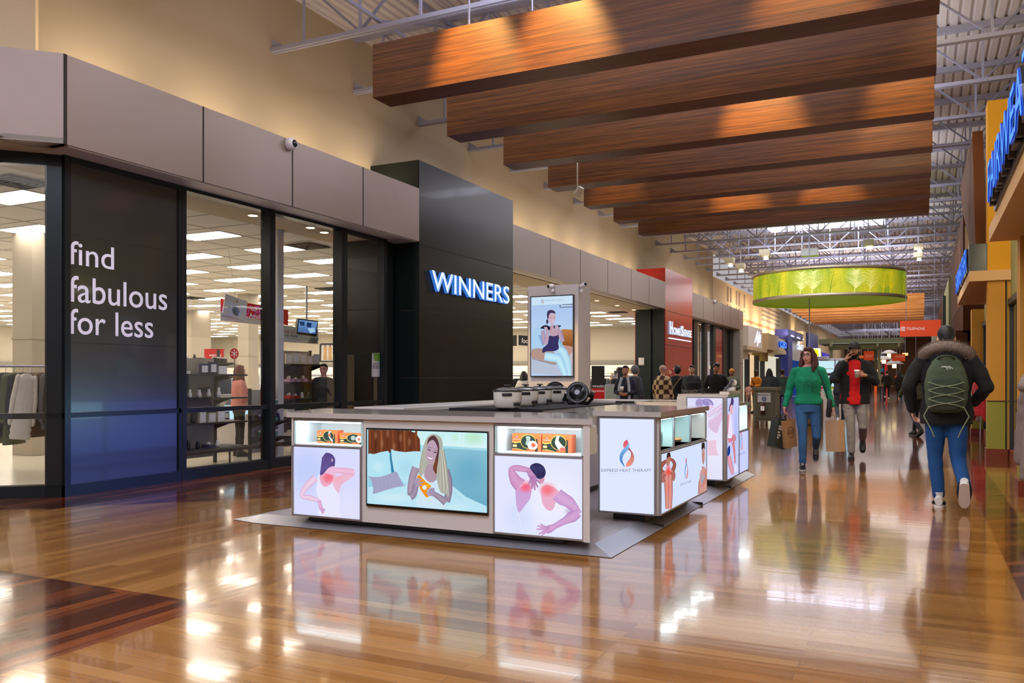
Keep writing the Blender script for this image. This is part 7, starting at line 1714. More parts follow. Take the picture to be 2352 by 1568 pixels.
q = atD(2252, 870, 17.0); standcoat('bright red winter jacket hanging outside the yellow shop', (q[0], q[1], 1.25), -1.2, cloth('red_jacket', '#b01418'), None, .75)
q = atD(2236, 870, 17.6); standcoat('white quilted jacket hanging beside the red jacket', (q[0], q[1], 1.22), -1.2, cloth('white_jacket', '#b8b2b0'), None, .6, True)

# ------------------------------------------------------------------ big round lampshade sign
D0 = Vector((-2.69, 28.7, 0)); RD = 2.3; ZD = 3.72; HD = .86
def meadow():
    m = bpy.data.materials.new('printed_meadow_fabric'); m.use_nodes = True; nt = m.node_tree; N = nt.nodes; L = nt.links; p = N['Principled BSDF']
    tc = N.new('ShaderNodeTexCoord'); mp = N.new('ShaderNodeMapping'); mp.inputs['Scale'].default_value = (.9, .9, .35); L.new(tc.outputs['Object'], mp.inputs[0])
    n1 = N.new('ShaderNodeTexNoise'); n1.inputs['Scale'].default_value = 1.4; n1.inputs['Detail'].default_value = 3; n1.inputs['Distortion'].default_value = .6; L.new(mp.outputs[0], n1.inputs[0])
    r = N.new('ShaderNodeValToRGB'); e = r.color_ramp.elements; e[0].position = .32; e[0].color = (*hexc('#7aa010'), 1); e[1].position = .68; e[1].color = (*hexc('#d8c818'), 1); x = e.new(.5); x.color = (*hexc('#b4b81c'), 1); L.new(n1.outputs['Fac'], r.inputs[0])
    w = N.new('ShaderNodeTexWave'); w.wave_type = 'BANDS'; w.bands_direction = 'X'; w.inputs['Scale'].default_value = 5; w.inputs['Distortion'].default_value = 9; w.inputs['Detail'].default_value = 3; w.inputs['Detail Scale'].default_value = 2; L.new(mp.outputs[0], w.inputs[0])
    mx = N.new('ShaderNodeMix'); mx.data_type = 'RGBA'; f = N.new('ShaderNodeMath'); f.operation = 'MULTIPLY'; f.inputs[1].default_value = .12; L.new(w.outputs['Fac'], f.inputs[0]); L.new(f.outputs[0], mx.inputs[0]); L.new(r.outputs[0], mx.inputs[6]); mx.inputs[7].default_value = (*hexc('#e8e66a'), 1)
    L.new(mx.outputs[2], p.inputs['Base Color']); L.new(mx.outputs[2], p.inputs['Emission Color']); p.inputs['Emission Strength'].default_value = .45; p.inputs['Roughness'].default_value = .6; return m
MEA = meadow(); SIL = mat('satin_silver_band', '#b3a88c', .35, .6)
dr = thing('ring_banner', 'huge round hanging drum printed with yellow green meadow grasses', 'hanging banner', D0)
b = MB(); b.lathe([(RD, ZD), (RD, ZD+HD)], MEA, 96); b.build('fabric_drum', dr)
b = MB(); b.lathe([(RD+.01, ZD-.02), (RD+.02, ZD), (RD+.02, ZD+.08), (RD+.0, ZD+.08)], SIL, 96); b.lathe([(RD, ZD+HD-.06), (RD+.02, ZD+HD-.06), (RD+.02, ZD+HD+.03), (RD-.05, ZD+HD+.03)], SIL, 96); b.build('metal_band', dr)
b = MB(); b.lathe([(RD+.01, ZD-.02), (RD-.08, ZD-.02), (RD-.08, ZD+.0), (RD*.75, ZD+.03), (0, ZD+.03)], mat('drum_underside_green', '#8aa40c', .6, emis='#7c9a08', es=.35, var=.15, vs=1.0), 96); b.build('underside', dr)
b = MB()
for k in range(4):
    a = PI/4+PI/2*k; b.cyl((RD*.7*math.cos(a), RD*.7*math.sin(a), ZD+HD), (RD*.7*math.cos(a), RD*.7*math.sin(a), 7.1), .012, STEEL, n=6)
    b.cyl((0, 0, ZD+HD), (RD*.98*math.cos(a), RD*.98*math.sin(a), ZD+HD-.02), .02, STEEL, n=6)
b.build('hanger_rod', dr)
# grass heads printed on the fabric: raised flat prints following the drum
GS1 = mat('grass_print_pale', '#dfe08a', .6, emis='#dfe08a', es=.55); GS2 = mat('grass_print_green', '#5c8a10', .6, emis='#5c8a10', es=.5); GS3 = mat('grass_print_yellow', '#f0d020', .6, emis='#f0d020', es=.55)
rr = random.Random(4)
def on_drum(a, z, o=.004): return ((RD+o)*math.sin(a), -(RD+o)*math.cos(a), z)
def blade(b, a0, z0, a1, z1, w, m, bend=.1):
    P = []; n = 7
    for i in range(n): t = i/(n-1); P.append((a0+(a1-a0)*t+bend*t*t*.3, z0+(z1-z0)*t, w*(1-t*.8)))
    vs = [on_drum(a-w_/RD, z) for a, z, w_ in P]+[on_drum(a+w_/RD, z) for a, z, w_ in P]; b.add(vs, [(i, n+i, n+i+1, i+1) for i in range(n-1)], m)
b = MB()
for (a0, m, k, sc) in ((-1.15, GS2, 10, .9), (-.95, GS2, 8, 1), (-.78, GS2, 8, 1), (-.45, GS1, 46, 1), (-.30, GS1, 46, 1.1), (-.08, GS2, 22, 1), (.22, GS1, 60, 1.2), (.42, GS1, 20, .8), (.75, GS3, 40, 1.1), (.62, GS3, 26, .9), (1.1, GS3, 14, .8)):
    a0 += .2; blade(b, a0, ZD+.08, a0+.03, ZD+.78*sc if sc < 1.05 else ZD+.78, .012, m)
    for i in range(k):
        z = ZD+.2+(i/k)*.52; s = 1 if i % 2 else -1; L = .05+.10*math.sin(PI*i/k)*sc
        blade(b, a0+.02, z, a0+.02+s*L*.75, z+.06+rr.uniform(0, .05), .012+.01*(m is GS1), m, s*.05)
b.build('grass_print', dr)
# orange telephone sign, dome camera, fixtures on the trusses
ORS = mat('orange_sign_board', '#d8481c', .5, emis='#d8481c', es=.3)
def hangsign(lab, pts, Y, body, tx=None, icon=None, m=ORS):
    t = thing('hanging_sign', lab, 'hanging sign', (0, 0, 0)); P = [Vector(atY(px, py, Y)) for px, py in pts]; b = MB(); b.prism([p[:] for p in P], (0, .05, 0), m); b.build('sign_board', t)
    b = MB()
    for i in (0, 1): x = P[0].x+(P[1].x-P[0].x)*(.15+.7*i); b.cyl((x, Y+.02, P[0].z), (x, Y+.02, 7.2), .008, STEEL, n=5)
    b.build('hanger_rod', t)
    for s, x0, x1, yb, cap in body: serif(s, t, lambda x, y: atY(x, y, Y-.0), (0, -1, 0), x0, x1, yb, cap, WI)
    if icon:
        b = MB(); x0, y0, x1, y1 = icon; Q = [Vector(atY(px, py, Y-.01)) for px, py in ((x0, y0), (x1, y0), (x1, y1), (x0, y1))]
        for a, c2 in zip(Q, Q[1:]+Q[:1]): b.bar(a[:], c2[:], .02, .02, WI)
        b.path([atY(x0+(x1-x0)*.62, y0+(y1-y0)*.2, Y-.01), atY(x0+(x1-x0)*.4, y0+(y1-y0)*.5, Y-.01), atY(x0+(x1-x0)*.62, y0+(y1-y0)*.8, Y-.01)], .018, WI, 6); b.build('icon', t)
    return t
hangsign('orange hanging sign reading TELEPHONE above the backpack man', [(2067, 737), (2161, 734), (2161, 771.5), (2067, 773)], 27, [('TELEPHONE', 2082, 2124, 757.5, 6)], icon=(2070, 751, 2078.5, 759))
hangsign('orange hanging sign reading WASHROOMS far down the hall', [(2049, 813), (2079, 813), (2079, 829), (2049, 829)], 62, [('WASHROOMS', 2056, 2077, 820, 3)])
hangsign('orange directory sign with white lines far behind the capped man', [(1984, 806), (2007, 806), (2007, 827), (1984, 827)], 60, [('Nike Factory Store', 1987, 2006, 816, 2.4), ('LEGOLAND', 1987, 2002, 820, 2.4)])
q = atD(1859, 812, 26); t = thing('dome_camera', 'white pendant dome camera hanging on a long pole left of the green drum', 'security camera', q); b = MB(); b.lathe([(0, .11), (.03, .11), (.05, .06), (.09, .03), (.1, 0), (.09, -.03), (.0, -.04)], CAMW, 20); b.build('camera_body', t)
b = MB(); b.ell((0, 0, -.035), (.07, .07, .06), CAMB, 16, 9); b.build('lens', t); b = MB(); b.cyl((0, 0, .1), (0, 0, 7.2-q[2]), .018, STEEL, n=8); b.build('pole', t)
def dome(x, y, z, lab):
    t = thing('dome_camera', lab, 'security camera', (x, y, z)); b = MB(); R = Matrix.Rotation(PI/2, 3, 'Y'); b.lathe([(.085, -.0), (.09, .03), (.075, .08), (.05, .1)], CAMW, 22, M=R); b.build('camera_body', t); b = MB(); b.ell((.075, .015, -.0), (.045, .05, .05), CAMB, 14, 9); b.build('lens', t)
q = atX(666, 331, XF+.02); dome(XF+.005, q[1], q[2], 'white dome camera on the taupe fascia left of the black tower')
q = atX(1641, 693, XF+.02); dome(XF+.005, q[1], q[2], 'tiny white camera on the taupe fascia beyond the red tower')
# track lights under the trusses
FXB = mat('fixture_cream', '#d2c8ae', .5); FXL = emat('fixture_lamp', '#ffe9b8', 5)
def floodlamp(px, py, D, lab):
    q = atD(px, py, D); t = thing('flood_light', lab, 'flood light', q, 0, 'flood lights clamped to the trusses'); b = MB(); b.bev(-.16, .16, -.12, .12, 0, .2, FXB, .02, 2); 
    for k in range(5): b.box(-.16+.07*k, -.145+.07*k, -.135, -.12, .0, .2, FXB)
    b.cyl((0, 0, .2), (0, 0, 7.2-q[2]), .012, STEEL, n=6); b.build('lamp_housing', t); b = MB(); b.lathe([(.05, .0), (.085, -.1), (0, -.1)], FXL, 16, (.03, 0, 0)); b.build('lamp', t)
for i, p in enumerate(((1757, 588, 26), (1676, 605, 30), (1701, 618, 31), (1995, 565, 27), (2110, 573, 30), (2109, 592, 31))): floodlamp(*p, 'cream flood light clamped under a white roof truss near the green drum')
q = atD(1860, 580, 27); t = thing('air_unit', 'white box shaped unit hanging under the trusses above the green drum', 'air unit', q); b = MB(); b.bev(-.25, .25, -.2, .2, -.12, .12, mat('unit_white', '#e2e6f4', .4), .01, 1); b.build('casing', t); b = MB(); b.cyl((-.22, 0, .12), (-.22, 0, 7.2-q[2]), .01, STEEL, n=6); b.cyl((.22, 0, .12), (.22, 0, 7.2-q[2]), .01, STEEL, n=6); b.build('hanger_rod', t)
q = atD(1326, 448, 13.5); spotlamp((q[0], q[1], q[2]), (q[0]-1.5, q[1]+.5, q[2]-2), 30, (1, .85, .6), .9, .6, 'small white spotlight hanging between the walnut beams and the cream wall', 'single spotlights')

# ------------------------------------------------------------------ far shops on the left, y > 42
b = MB(); WB = mat('far_white_block', '#cfccd0', .6); TNB = mat('far_tan_block', '#b8a988', .7); OCH = mat('far_ochre_block', '#8f7c3c', .7); NBL = mat('far_navy_block', '#27358a', .4)
def L(px0, px1, x, z0, z1, m, dep=1.2): 
    y0, y1 = atX(px0, 800, x)[1], atX(px1, 800, x)[1]; b.box(x-dep, x, y0, y1, z0, z1, m)
z_ = lambda px, py, x: atX(px, py, x)[2]
L(1706, 1719, -8.3, 2.3, z_(1712, 754, -8.3), WB); L(1719, 1751, -7.9, z_(1730, 802, -7.9), z_(1735, 752, -7.9), WB); L(1716, 1762, -7.7, z_(1735, 805, -7.7), z_(1735, 797, -7.7), MATS['cream_wall_paint'])
L(1751, 1764, -8.3, 2.3, z_(1757, 766, -8.3), OCH); L(1764, 1788, -7.9, z_(1775, 804, -7.9), z_(1775, 768, -7.9), TNB); L(1788, 1811, -8.2, z_(1800, 812, -8.2), z_(1800, 780, -8.2), TNB); L(1785, 1806, -7.7, z_(1795, 812, -7.7), z_(1795, 804, -7.7), TNB)
L(1810, 1820, -8.0, 0, z_(1815, 757, -8), NBL, 1.4); L(1820, 1845, -8.0, z_(1830, 779, -8), z_(1830, 762, -8), NBL, 1.4); L(1820, 1845, -8.4, 0, z_(1830, 779, -8.4), WB); L(1845, 1857, -8.2, 2.6, z_(1850, 762, -8.2), MATS['peach_wall_paint']); L(1857, 1867, -8.0, 2, z_(1860, 765, -8), NBL); L(1867, 1879, -8.0, 1.8, z_(1872, 768, -8), NBL)
b.box(-9.3, -8.4, 76, 125, 0, 6, MATS['peach_wall_paint']); struct('wall_far_shops', b)
WIN = emat('warm_shop_interior', '#ffd9a8', .85); WIN2 = emat('pale_shop_interior', '#f4ecd4', .8); BLI = emat('blue_shop_interior', '#2c4fa0', .5)
b = MB()
def I(px0, px1, x, z0, z1, m): y0, y1 = atX(px0, 800, x)[1], atX(px1, 800, x)[1]; b.box(x-.05, x, y0, y1, z0, z1, m)
I(1706, 1717, -8.6, 0, 2.4, WIN2); I(1721, 1741, -8.6, 0, 2.6, WIN); I(1742, 1753, -8.6, 0, 2.5, WIN2); I(1755, 1790, -8.6, 0, 2.7, WIN2); I(1791, 1811, -8.6, 0, 2.6, BLI); I(1820, 1846, -8.35, 0, 2.6, BLI); I(1846, 1900, -8.4, 0, 2.6, WIN)
for px in (1719, 1741, 1754, 1790): y = atX(px, 800, -8.4)[1]; b.box(-8.6, -8.35, y-.12, y+.12, 0, 2.6, SHB)
o = b.build('window_5'); o['kind'] = 'structure'
WNS = emat('cold_white_sign', '#f0f4ff', 1.6)
t = thing('shop_sign', 'small white lit script sign on the pale grey shop block', 'shop sign', (0, 0, 0)); fn = lambda x, y: atX(x, y, -7.88)
me = textmesh('Aja', .03, 0, .5); xs = [v.co.x for v in me.vertices]; a, c2 = min(xs), max(xs); hs = max(v.co.y for v in me.vertices)
for v in me.vertices: v.co = Vector(fn(1733+(v.co.x-a)/(c2-a)*15, 786-v.co.y/hs*26))
me.materials.clear(); me.materials.append(WNS); o = bpy.data.objects.new('lettering', me); COL.objects.link(o); o.parent = t
t = thing('shop_sign', 'small blue neon shop sign on the tan block far left', 'shop sign', (0, 0, 0)); letters('CLEO', atX(1788, 790, -7.85)[1], atX(1803, 790, -7.85)[1], z_(1795, 798, -7.85), z_(1795, 784, -7.85), -7.85, LBL, LBS, t, .1, bold=.03)
t = thing('shop_sign', 'white lit letters CRAFT on the navy blue shop front', 'shop sign', (0, 0, 0)); letters('CRAFT', atX(1829, 790, -7.95)[1], atX(1844, 790, -7.95)[1], z_(1835, 803, -7.95), z_(1835, 790, -7.95), -7.95, WNS, WLS, t, .05, bold=.02)
t = thing('shop_sign', 'yellow and white lit vertical shop sign behind the woman in green', 'shop sign', (0, 0, 0)); b = MB(); b.box(-8, -7.3, atX(1877, 800, -7.3)[1], atX(1879, 800, -7.3)[1]+.3, z_(1878, 818, -7.3), z_(1878, 802, -7.3), emat('yellow_sign_lit', '#ffe61e', 1.3)); b.box(-8, -7.3, atX(1881, 800, -7.3)[1], atX(1884, 800, -7.3)[1]+.3, z_(1883, 818, -7.3), z_(1883, 800, -7.3), WNS); b.build('sign_box', t)
# clutter of purple letters
t = thing('shop_sign', 'row of purple lit letters along the far left wall', 'shop sign', (0, 0, 0)); letters('THERMOSTYLE'[:8], atX(1887, 810, -7.6)[1], atX(1908, 810, -7.6)[1], z_(1898, 822, -7.6), z_(1898, 812, -7.6), -7.6, emat('violet_sign_lit', '#6a4ab8', .9), LBS, t, .1, bold=.04)
b = MB(); b.box(-8.4, -7.6, atX(1886, 810, -7.6)[1], atX(1909, 810, -7.6)[1], z_(1898, 825, -7.6), z_(1898, 822, -7.6), TNB); b.build('sign_shelf', t)
# hotspot kiosk behind the two walkers, green portal gate and the end of the hall
def tb(name, lab, cat, pts, Y, dep, m, kids=None):
    t = thing(name, lab, cat, (0, 0, 0)); b = MB(); P = [Vector(atY(px, py, Y)) for px, py in pts]; b.prism([p[:] for p in P], (0, dep, 0), m); b.build('body', t); return t
t = thing('phone_kiosk', 'lit glass phone accessory kiosk with HOTSPOT board behind the two walkers', 'kiosk', (0, 0, 0)); Y = 36
def bx(b, px0, px1, py0, py1, Y, dep, m): a = atY(px0, py1, Y); c2 = atY(px1, py0, Y); b.box(a[0], c2[0], Y, Y+dep, max(0, a[2]), c2[2], m)
b = MB(); bx(b, 1878, 1945, 896, 985, Y, 2, WHITE); bx(b, 1878, 1925, 828, 896, Y+.6, .05, emat('cool_case_glow', '#c8ecf6', 1.0)); bx(b, 1878, 1950, 822, 828, Y, 2, WB); bx(b, 1916, 1920, 826, 900, Y, .1, STEEL); bx(b, 1940, 1952, 828, 900, Y, .4, emat('cool_case_glow2', '#a8dcec', .9)); b.build('kiosk_body', t)
b = MB(); bx(b, 1862, 1904, 818, 826, Y-.1, .1, mat('board_pale', '#c4c0c8', .5)); b.build('name_board', t); serif('HOTSPOT', t, lambda x, y: atY(x, y, Y-.1), (0, -1, 0), 1876, 1899, 824.5, 4, SHB)
b = MB(); rr = random.Random(2)
for py in (846, 862, 878, 893):
    a = atY(1878, py, Y); c2 = atY(1916, py, Y); b.box(a[0], c2[0], Y+.1, Y+.6, a[2]-.02, a[2], WHITE)
b.build('glass_shelf', t)
for py in (862, 878, 893):
    for k in range(5):
        a = atY(1882+k*7.5, py, Y); o = bpy.data.objects.new('boxed_goods', goodmesh(0, rr.choice([GOODS[6], GOODS[4], GOODS[3], mat('goods_lime', '#c8d81c', .5), mat('goods_magenta', '#c01c6c', .5)]))); COL.objects.link(o); o.location = (a[0], Y+.2, a[2]); tag(o, 'colourful boxed item on a shelf of the lit phone kiosk', 'shop goods', 'goods in the phone kiosk')
GGR = mat('sage_portal', '#5e6448', .7); GGL = mat('sage_light', '#8e9a80', .6)
b = MB(); bx(b, 1880, 2075, 775, 790, 58, 4, GGR); bx(b, 1903, 2072, 790, 803, 56, .6, GGR); bx(b, 1908, 2070, 786, 789, 55.9, .1, emat('cove_strip_pale', '#d0e4d0', 1.0)); bx(b, 2008, 2014, 800, 880, 56.5, .3, GGR); bx(b, 2016, 2022, 800, 880, 56.5, .3, GGL); bx(b, 1905, 1912, 800, 880, 56.5, .3, GGL)
for px in (1906, 1951, 2013, 2062): bx(b, px, px+5, 784, 796, 55.7, .3, GGL)
o = b.build('portal_frame'); tag(o, 'sage green portal frame spanning the far end of the hall', 'portal')
b = MB(); b.box(-9, 2.8, 111, 111.3, 0, 6.5, mat('end_wall_brown', '#7a5a40', .8)); struct('wall_end', b)
rr = random.Random(12); pal = [emat('end_glow_warm', '#ffcf8a', 1.3), emat('end_glow_white', '#f4f4ff', 1.2), emat('end_glow_orange', '#e05a22', .8), emat('end_glow_teal', '#3c7a88', .5), emat('end_glow_blue', '#4058a8', .6), mat('end_dark', '#2a2228', .6), emat('end_glow_red', '#c03030', .7)]
for k in range(34):
    px = 1925+rr.uniform(0, 175); py = rr.uniform(812, 872); Y = rr.uniform(70, 106); w_, h_ = rr.uniform(4, 14), rr.uniform(3, 9); b = MB(); a = atY(px, py+h_/2, Y); c2 = atY(px+w_, py-h_/2, Y)
    b.box(a[0], c2[0], Y, Y+.4, max(.0, a[2]) if k % 3 else 0.0, c2[2], rr.choice(pal)); 
    if k % 3: b.cyl(((a[0]+c2[0])/2, Y+.2, c2[2]), ((a[0]+c2[0])/2, Y+.2, 7.2), .015, STEEL, n=5)
    o = b.build('distant_stall' if k % 3 == 0 else 'distant_sign'); tag(o, 'tiny distant lit stall at the far end of the hall' if k % 3 == 0 else 'tiny distant hanging sign at the far end of the hall', 'stall' if k % 3 == 0 else 'sign', 'distant stalls' if k % 3 == 0 else 'distant hanging signs')
for i, (px, py, D) in enumerate(((2042, 812, 66), (2030, 826, 64), (2054, 836, 60))):
    q = atD(px, py, D); t = thing('pendant_lamp', 'white saucer pendant lamp glowing far down the hall', 'pendant lamp', q, 0, 'saucer pendant lamps'); b = MB(); b.lathe([(0, .3), (.2, .28), (.6, .05), (.62, 0), (0, .02)], WHITE, 20); b.cyl((0, 0, .3), (0, 0, 7.2-q[2]), .012, STEEL, n=5); b.build('shade', t); b = MB(); b.cyl((0, 0, -.28), (0, 0, 0), .14, emat('pendant_bulb', '#ffe6a0', 3), n=12); b.build('bulb', t)
# ------------------------------------------------------------------ bin cabinet, planter, cart
BIN = mat('grey_green_cabinet', '#6c6a54', .6); BIN2 = mat('grey_green_panel', '#5f5e4a', .6)
qb = atZ(1732, 976); w_ = .78; t = thing('waste_cabinet', 'grey green waste cabinet with sign FIRE EXTINGUISHER and recycling symbol', 'cabinet', (qb[0], qb[1], 0), 0.0)
x1 = atY(1783, 900, qb[1])[0]-qb[0]; zt = atY(1735, 889, qb[1])[2]
b = MB(); b.box(-.02, x1+.02, -.02, .5, .12, zt-.08, BIN); b.box(-.05, x1+.05, -.05, .55, zt-.08, zt, BIN); b.box(-.02, .03, -.03, .02, 0, .14, BIN); b.box(x1-.03, x1+.02, -.03, .02, 0, .14, BIN); b.box(-.02, .03, .45, .5, 0, .14, BIN); b.box(x1-.03, x1+.02, .45, .5, 0, .14, BIN); b.build('cabinet_body', t)
b = MB(); b.bev(.05, x1-.05, -.035, -.02, .18, zt-.12, BIN2, .004, 1); o = b.build('door', t)
b = MB(); b.box(.1, x1-.14, -.042, -.036, zt-.40, zt-.15, mat('notice_white', '#cfd2d6', .5)); o2 = b.build('notice_board', t)
text('lettering', 'FIRE EXTINGUISHER', SHB, (.12, -.046, zt-.225), (1, 0, 0), (0, 0, 1), width=x1-.30, height=.045, parent=t)
b = MB(); cx, cz = x1/2-.02, zt-.315; NV = mat('notice_navy', '#1c2c6c', .5); b.add([(cx+.062*math.cos(a), -.044, cz+.062*math.sin(a)) for a in [2*PI*k/28 for k in range(28)]], [list(range(28))], NV)
for k in range(3):
    a = PI/2+2*PI*k/3; c0 = Vector((cx+.028*math.cos(a), -.046, cz+.028*math.sin(a))); d = Vector((-math.sin(a), 0, math.cos(a))); n2 = Vector((math.cos(a), 0, math.sin(a)))
    b.add([(c0-d*.022-n2*.006)[:], (c0+d*.008-n2*.006)[:], (c0+d*.008-n2*.014)[:], (c0+d*.028)[:], (c0+d*.008+n2*.014)[:], (c0+d*.008+n2*.006)[:], (c0-d*.022+n2*.006)[:]], [list(range(7))], WI)
b.build('recycling_symbol', t)
b = MB(); b.lathe([(0, 0), (.055, 0), (.055, .26), (.03, .31), (.02, .33), (0, .33)], mat('extinguisher_dark_red', '#4a1614', .3), 16, (x1/2-.05, -.06, .30)); b.box(x1/2-.10, x1/2-.0, -.118, -.112, .40, .52, WI); o = b.build('extinguisher', t)
pl = thing('planter', 'woven brown planter with red foliage beside the waste cabinet', 'planter', (qb[0]+1.35, qb[1]+.9, 0)); b = MB(); b.bev(-.3, .3, -.3, .3, 0, .7, mat('woven_brown', '#7a6a34', .7, bump=.5, bs=60), .03, 2); b.build('pot', pl)
b = MB(); rr = random.Random(9); RL = [mat('leaf_red', '#b8401c', .6), mat('leaf_green', '#2f4a1e', .6)]
for k in range(150):
    a, e = rr.uniform(0, 2*PI), rr.uniform(.1, 1.4); r0 = rr.uniform(.08, .32); p = Vector((r0*math.cos(a), r0*math.sin(a), .7+rr.uniform(0, .3))); d = Vector((math.cos(a)*math.cos(e), math.sin(a)*math.cos(e), math.sin(e)))*.12; u = d.cross(Vector((0, 0, 1))).normalized()*.03
    b.add([p[:], (p+d*.5+u)[:], (p+d)[:], (p+d*.5-u)[:]], [(0, 1, 2, 3)], RL[k % 2])
b.build('foliage', pl, kind='stuff')
# ------------------------------------------------------------------ the crowd
lamp('far_beam_light', 'AREA', (-3, 41.0, 2.9), (-3, 44.5, 5), 120, (1, .78, .52), 4, size_y=2)  # added fill brightening the far honey beams, no fixture
PLD = bpy.data.materials.new('brown_plaid_wool'); PLD.use_nodes = True
_n = PLD.node_tree; _p = _n.nodes['Principled BSDF']; _t = _n.nodes.new('ShaderNodeTexCoord'); _k = _n.nodes.new('ShaderNodeTexChecker'); _k.inputs['Scale'].default_value = 9; _k.inputs['Color1'].default_value = (*hexc('#cbb489'), 1); _k.inputs['Color2'].default_value = (*hexc('#4a3022'), 1)
_m = _n.nodes.new('ShaderNodeMapping'); _m.inputs['Scale'].default_value = (1, .02, 1); _n.links.new(_t.outputs['Object'], _m.inputs[0]); _n.links.new(_m.outputs[0], _k.inputs[0]); _n.links.new(_k.outputs[0], _p.inputs['Base Color']); _p.inputs['Roughness'].default_value = .9
c_ = lambda n, h: cloth(n, h)
ORG, PUF, OLV2, PNK, BEI, PLM, SAL, CHR = c_('orange_top', '#e08a14'), c_('dark_puffer', '#2c3136'), c_('olive_jacket', '#4e5238'), c_('pink_suit', '#c08f7a'), c_('beige_coat', '#8f7c62'), c_('plum_top', '#4a2440'), c_('salmon_sweater', '#dc8c80'), c_('charcoal_jacket', '#3a3d42')
GRNP = c_('green_puffer', '#33443c'); HATP = c_('rose_beanie', '#c8a49c'); HATM = c_('mustard_beanie', '#a86c1e'); HATG = c_('grey_hood', '#6c6f74'); DGP = c_('dark_grey_trousers', '#3c3e44')
DN = mat('deep_navy_shirt', '#232838', .8)
CROWD = [
 # label, px, D, height, facing, skin, top, bottom, hair, style, pose, bulk, hem, female
 ('man in dark navy shirt and grey trousers half hidden by the red shirt man', 1930, 22.5, 1.74, PI+.2, 'brown', DN, DGP, HAIRK, 'short', 'walk', 1.05, .48, 0),
 ('woman in open dark coat with pale fur trim holding a white cup', 1437, 17.3, 1.53, .1, 'tan', NAVY, DKJ, HAIRB, 'pony', 'hands_front', 1.2, .38, 1),
 ('person in grey hood behind the woman in the dark coat', 1459, 19.5, 1.56, 2.5, 'light', CHR, DKJ, HATG, 'hood', 'stand', 1.2, .4, 0),
 ('person in rose beanie and brown plaid coat seen from behind', 1522, 20.0, 1.57, PI-.4, 'light', PLD, DKJ, HATP, 'beanie', 'stand', 1.25, .40, 0),
 ('woman with red hair peeking out beside the plaid coat', 1544, 23.5, 1.55, -.5, 'light', REDS, DKJ, mat('red_hair', '#9c2a1c', .6), 'long', 'stand', 1.1, .48, 1),
 ('person in black coat and black hood with pale bag strap', 1556, 21.0, 1.58, PI, 'tan', BLK, BLK, HAIRK, 'hood', 'stand', 1.2, .30, 1),
 ('woman in dark puffer jacket with tied brown hair walking forward', 1589, 20.5, 1.59, .1, 'light', PUF, DKJ, HAIRB, 'pony', 'walk', 1.25, .44, 1),
 ('tall young man with curly black hair in black hoodie', 1646, 20.0, 1.62, .0, 'tan', BLK, BLK, HAIRK, 'curly', 'pockets', 1.2, .46, 0),
 ('woman in mustard beanie and olive jacket behind the curly haired man', 1681, 25.0, 1.56, -.1, 'brown', OLV2, DKJ, HATM, 'beanie', 'hands_front', 1.25, .46, 1),
 ('person in bright orange top with dark strap behind the waste cabinet', 1737, 31.0, 1.58, -.5, 'dark', ORG, BLK, HAIRK, 'short', 'hands_front', 1.15, .46, 1),
 ('woman with long black hair in dark puffer behind the waste cabinet', 1767, 28.0, 1.60, PI, 'tan', PUF, BLK, HAIRK, 'long', 'stand', 1.3, .40, 1),
 ('man in dark green puffer jacket behind the waste cabinet', 1797, 28.0, 1.58, PI, 'tan', GRNP, DKJ, HAIRK, 'short', 'stand', 1.45, .44, 0),
 ('small child in a pink tracksuit walking near the far shops', 1719, 36.5, 1.08, PI, 'brown', PNK, PNK, HAIRK, 'short', 'walk', 1.05, .5, 0),
 ('man in black sweater and white shoes walking away down the hall', 2037, 50, 1.76, PI, 'light', BLK, BLK, HAIRK, 'short', 'walk', 1.12, .48, 0),
 ('person in black coat walking away beside the black sweater man', 2066, 51, 1.70, PI, 'tan', BLK, BLK, HAIRK, 'long', 'walk', 1.25, .32, 1),
 ('person in beige coat partly behind the black sweater man', 2026, 54, 1.72, PI, 'light', BEI, DGP, HAIRK, 'short', 'stand', 1.2, .42, 0),
 ('person in olive coat and dark jeans behind the backpack man', 2104, 18.3, 1.66, PI+.5, 'light', OLV2, DKJ, HAIRB, 'short', 'walk', 1.25, .48, 0),
 ('person far away in dark clothes near the hall end, left one', 1996, 66, 1.7, 0, 'tan', NAVY, BLK, HAIRK, 'short', 'walk', 1.1, .48, 0),
 ('person far away in a white top near the hall end', 2082, 72, 1.7, 0, 'tan', c_('white_top', '#c8c4c0'), BLK, HAIRK, 'short', 'stand', 1.1, .48, 1),
 ('woman with wavy brown hair in salmon sweater working inside the shop', 549, 13.6, 1.48, PI-.5, 'light', SAL, BLK, mat('chestnut_hair', '#6c3c20', .55, bump=.4, bs=60), 'longwavy', 'hands_front', 1.15, .5, 1),
 ('person with glasses in dark zipped jacket standing behind the shop window', 744, 14.4, 1.52, .35, 'pink', CHR, DKJ, HAIRB, 'short', 'stand', 1.3, .46, 1),
 ('person with dark hair in white coat browsing beside the kiosk tower', 1203, 21, 1.45, PI, 'tan', MATS['coat_white_puffer'], BLK, HAIRK, 'long', 'stand', 1.3, .4, 1),
]
_skip = 0
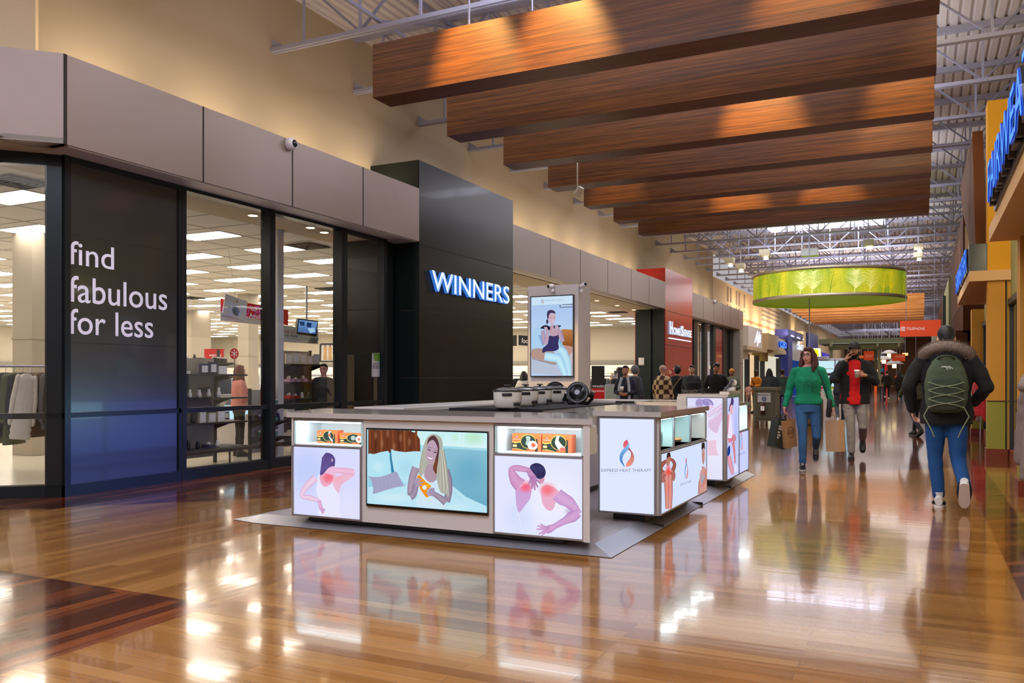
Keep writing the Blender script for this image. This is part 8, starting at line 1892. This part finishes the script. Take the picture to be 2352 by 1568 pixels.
for i, (lab, px, D, H, rz, skn, tp, bt, hr, hs, ps, bk_, hm, fm) in enumerate(CROWD):
    q = atD(px, 870, D); far = D > 40
    kw = dict(P={'lp': .4} if ps == 'walk' else {})
    pt = person(lab, (q[0], q[1], 0), rz, H, skn, tp, bt, hr, hs, ps, None, bk_, hm, bool(fm), vox=.034 if far else .022, face=not far, glasses=('glasses' in lab), shoes=WHT if 'white shoes' in lab or i == 0 else None)[0]
    if 'white cup' in lab:
        R = Matrix.Rotation(rz, 3, 'Z'); cp_ = thing('coffee_cup', 'white cup held by the woman in the dark coat', 'cup', pt.location+R@Vector((-.02, -.27, 1.0)), rz); b = MB(); b.lathe([(0, 0), (.03, 0), (.04, .1), (0, .1)], MATS['cup_lid'], 16); b.build('cup_body', cp_)
        b = MB()
        for s in (-1, 1): b.path([(s*.06, -.09, 1.28), (s*.10, -.15, 1.1), (s*.11, -.16, .7)], .03, c_('pale_lining', '#a8b0b8'), 8)
        b.build('fur_trim', pt)
    if 'strap' in lab:
        b = MB(); k_ = -1 if 'pale' in lab else 1; b.path([(-.13, .13*(1 if k_ < 0 else -1), 1.30), (0, .17*(1 if k_ < 0 else -1), 1.12), (.15, .15*(1 if k_ < 0 else -1), .86)], .012, c_('strap_tan', '#a89478') if k_ < 0 else BLK, 6); b.build('strap', pt)
# seated kiosk assistant with fur hat
q = atD(1584, 870, 12.9)
t = thing('person', 'person in dark fur hat and glasses sitting behind the tall kiosk corner', 'person', (q[0], q[1], 0), .1); t.scale = (.93,)*3
sk = SK['pink']; b = MB(); b.ell((0, 0, 1.02), (.072, .09, .098), sk); b.ell((0, -.03, .965), (.055, .06, .065), sk); b.ell((0, -.095, 1.0), .014, sk, 8, 6); chain(b, [(0, .01, .82), (0, 0, .95)], [.055, .05], sk)
torso(b, [(.42, .15, .1, 0, 0), (.6, .13, .09, 0, 0), (.78, .15, .09, 0, 0), (.84, .06, .05, 0, 0)], sk)
for s in (-1, 1): chain(b, [(s*.17, 0, .78), (s*.22, -.08, .56), (s*.12, -.28, .62)], [.045, .035, .026], sk); hand(b, (s*.12, -.28, .62), (0, -1, 0), (0, 0, -1), sk, 1, .3, s); chain(b, [(s*.09, 0, .44), (s*.11, -.42, .46), (s*.11, -.42, .09)], [.08, .055, .04], sk)
fuse(b, .014, 'body', t, sk, 2)
b = MB(); torso(b, [(.38, .19, .14, 0, 0), (.6, .17, .12, 0, 0), (.76, .19, .12, 0, 0), (.84, .09, .08, 0, 0), (.87, .06, .06, 0, 0)], BLK)
for s in (-1, 1): chain(b, [(s*.16, 0, .77), (s*.23, -.08, .56), (s*.13, -.25, .61)], [.065, .058, .045], BLK)
fuse(b, .02, 'jacket', t, BLK, 3)
b = MB()
for s in (-1, 1): chain(b, [(s*.09, 0, .44), (s*.11, -.42, .47), (s*.11, -.42, .12)], [.1, .07, .055], BLK); b.ell((s*.11, -.47, .045), (.045, .12, .045), BLK)
fuse(b, .02, 'trousers', t, BLK, 2)
b = MB(); b.lathe([(.07, .0), (.118, .01), (.13, .05), (.12, .09), (.08, .125), (0, .13)], FUR, 22, (0, .01, 1.05)); DFR = mat('dark_fur', '#4c4844', .95, bump=.8, bs=80)
for k in range(40): a = k*2.4; b.ell((.12*math.cos(a), .01+.12*math.sin(a), 1.06+.1*(k/40)), .022, DFR, 8, 6)
fuse(b, .012, 'fur_hat', t, DFR, 1, crease=.01)
b = MB()
for s in (-1, 1): b.path([(s*.033+.022*math.cos(a), -.092, 1.01+.018*math.sin(a)) for a in [k*PI/8 for k in range(17)]], .003, BROW, 5); b.ell((s*.031, -.083, 1.008), (.012, .008, .007), EYED, 8, 6)
b.path([(-.011, -.095, 1.01), (.011, -.095, 1.01)], .003, BROW, 5); b.build('glasses', t)
st = thing('stool', 'small dark stool under the seated person in the fur hat', 'stool', (q[0], q[1]+.02, 0)); b = MB(); b.cyl((0, 0, .30), (0, 0, .33), .17, KICK, n=20); b.build('seat', st); b = MB(); b.cyl((0, 0, .02), (0, 0, .30), .025, ALU); b.cyl((0, 0, 0), (0, 0, .02), .18, ALU, n=20); b.build('pedestal', st)
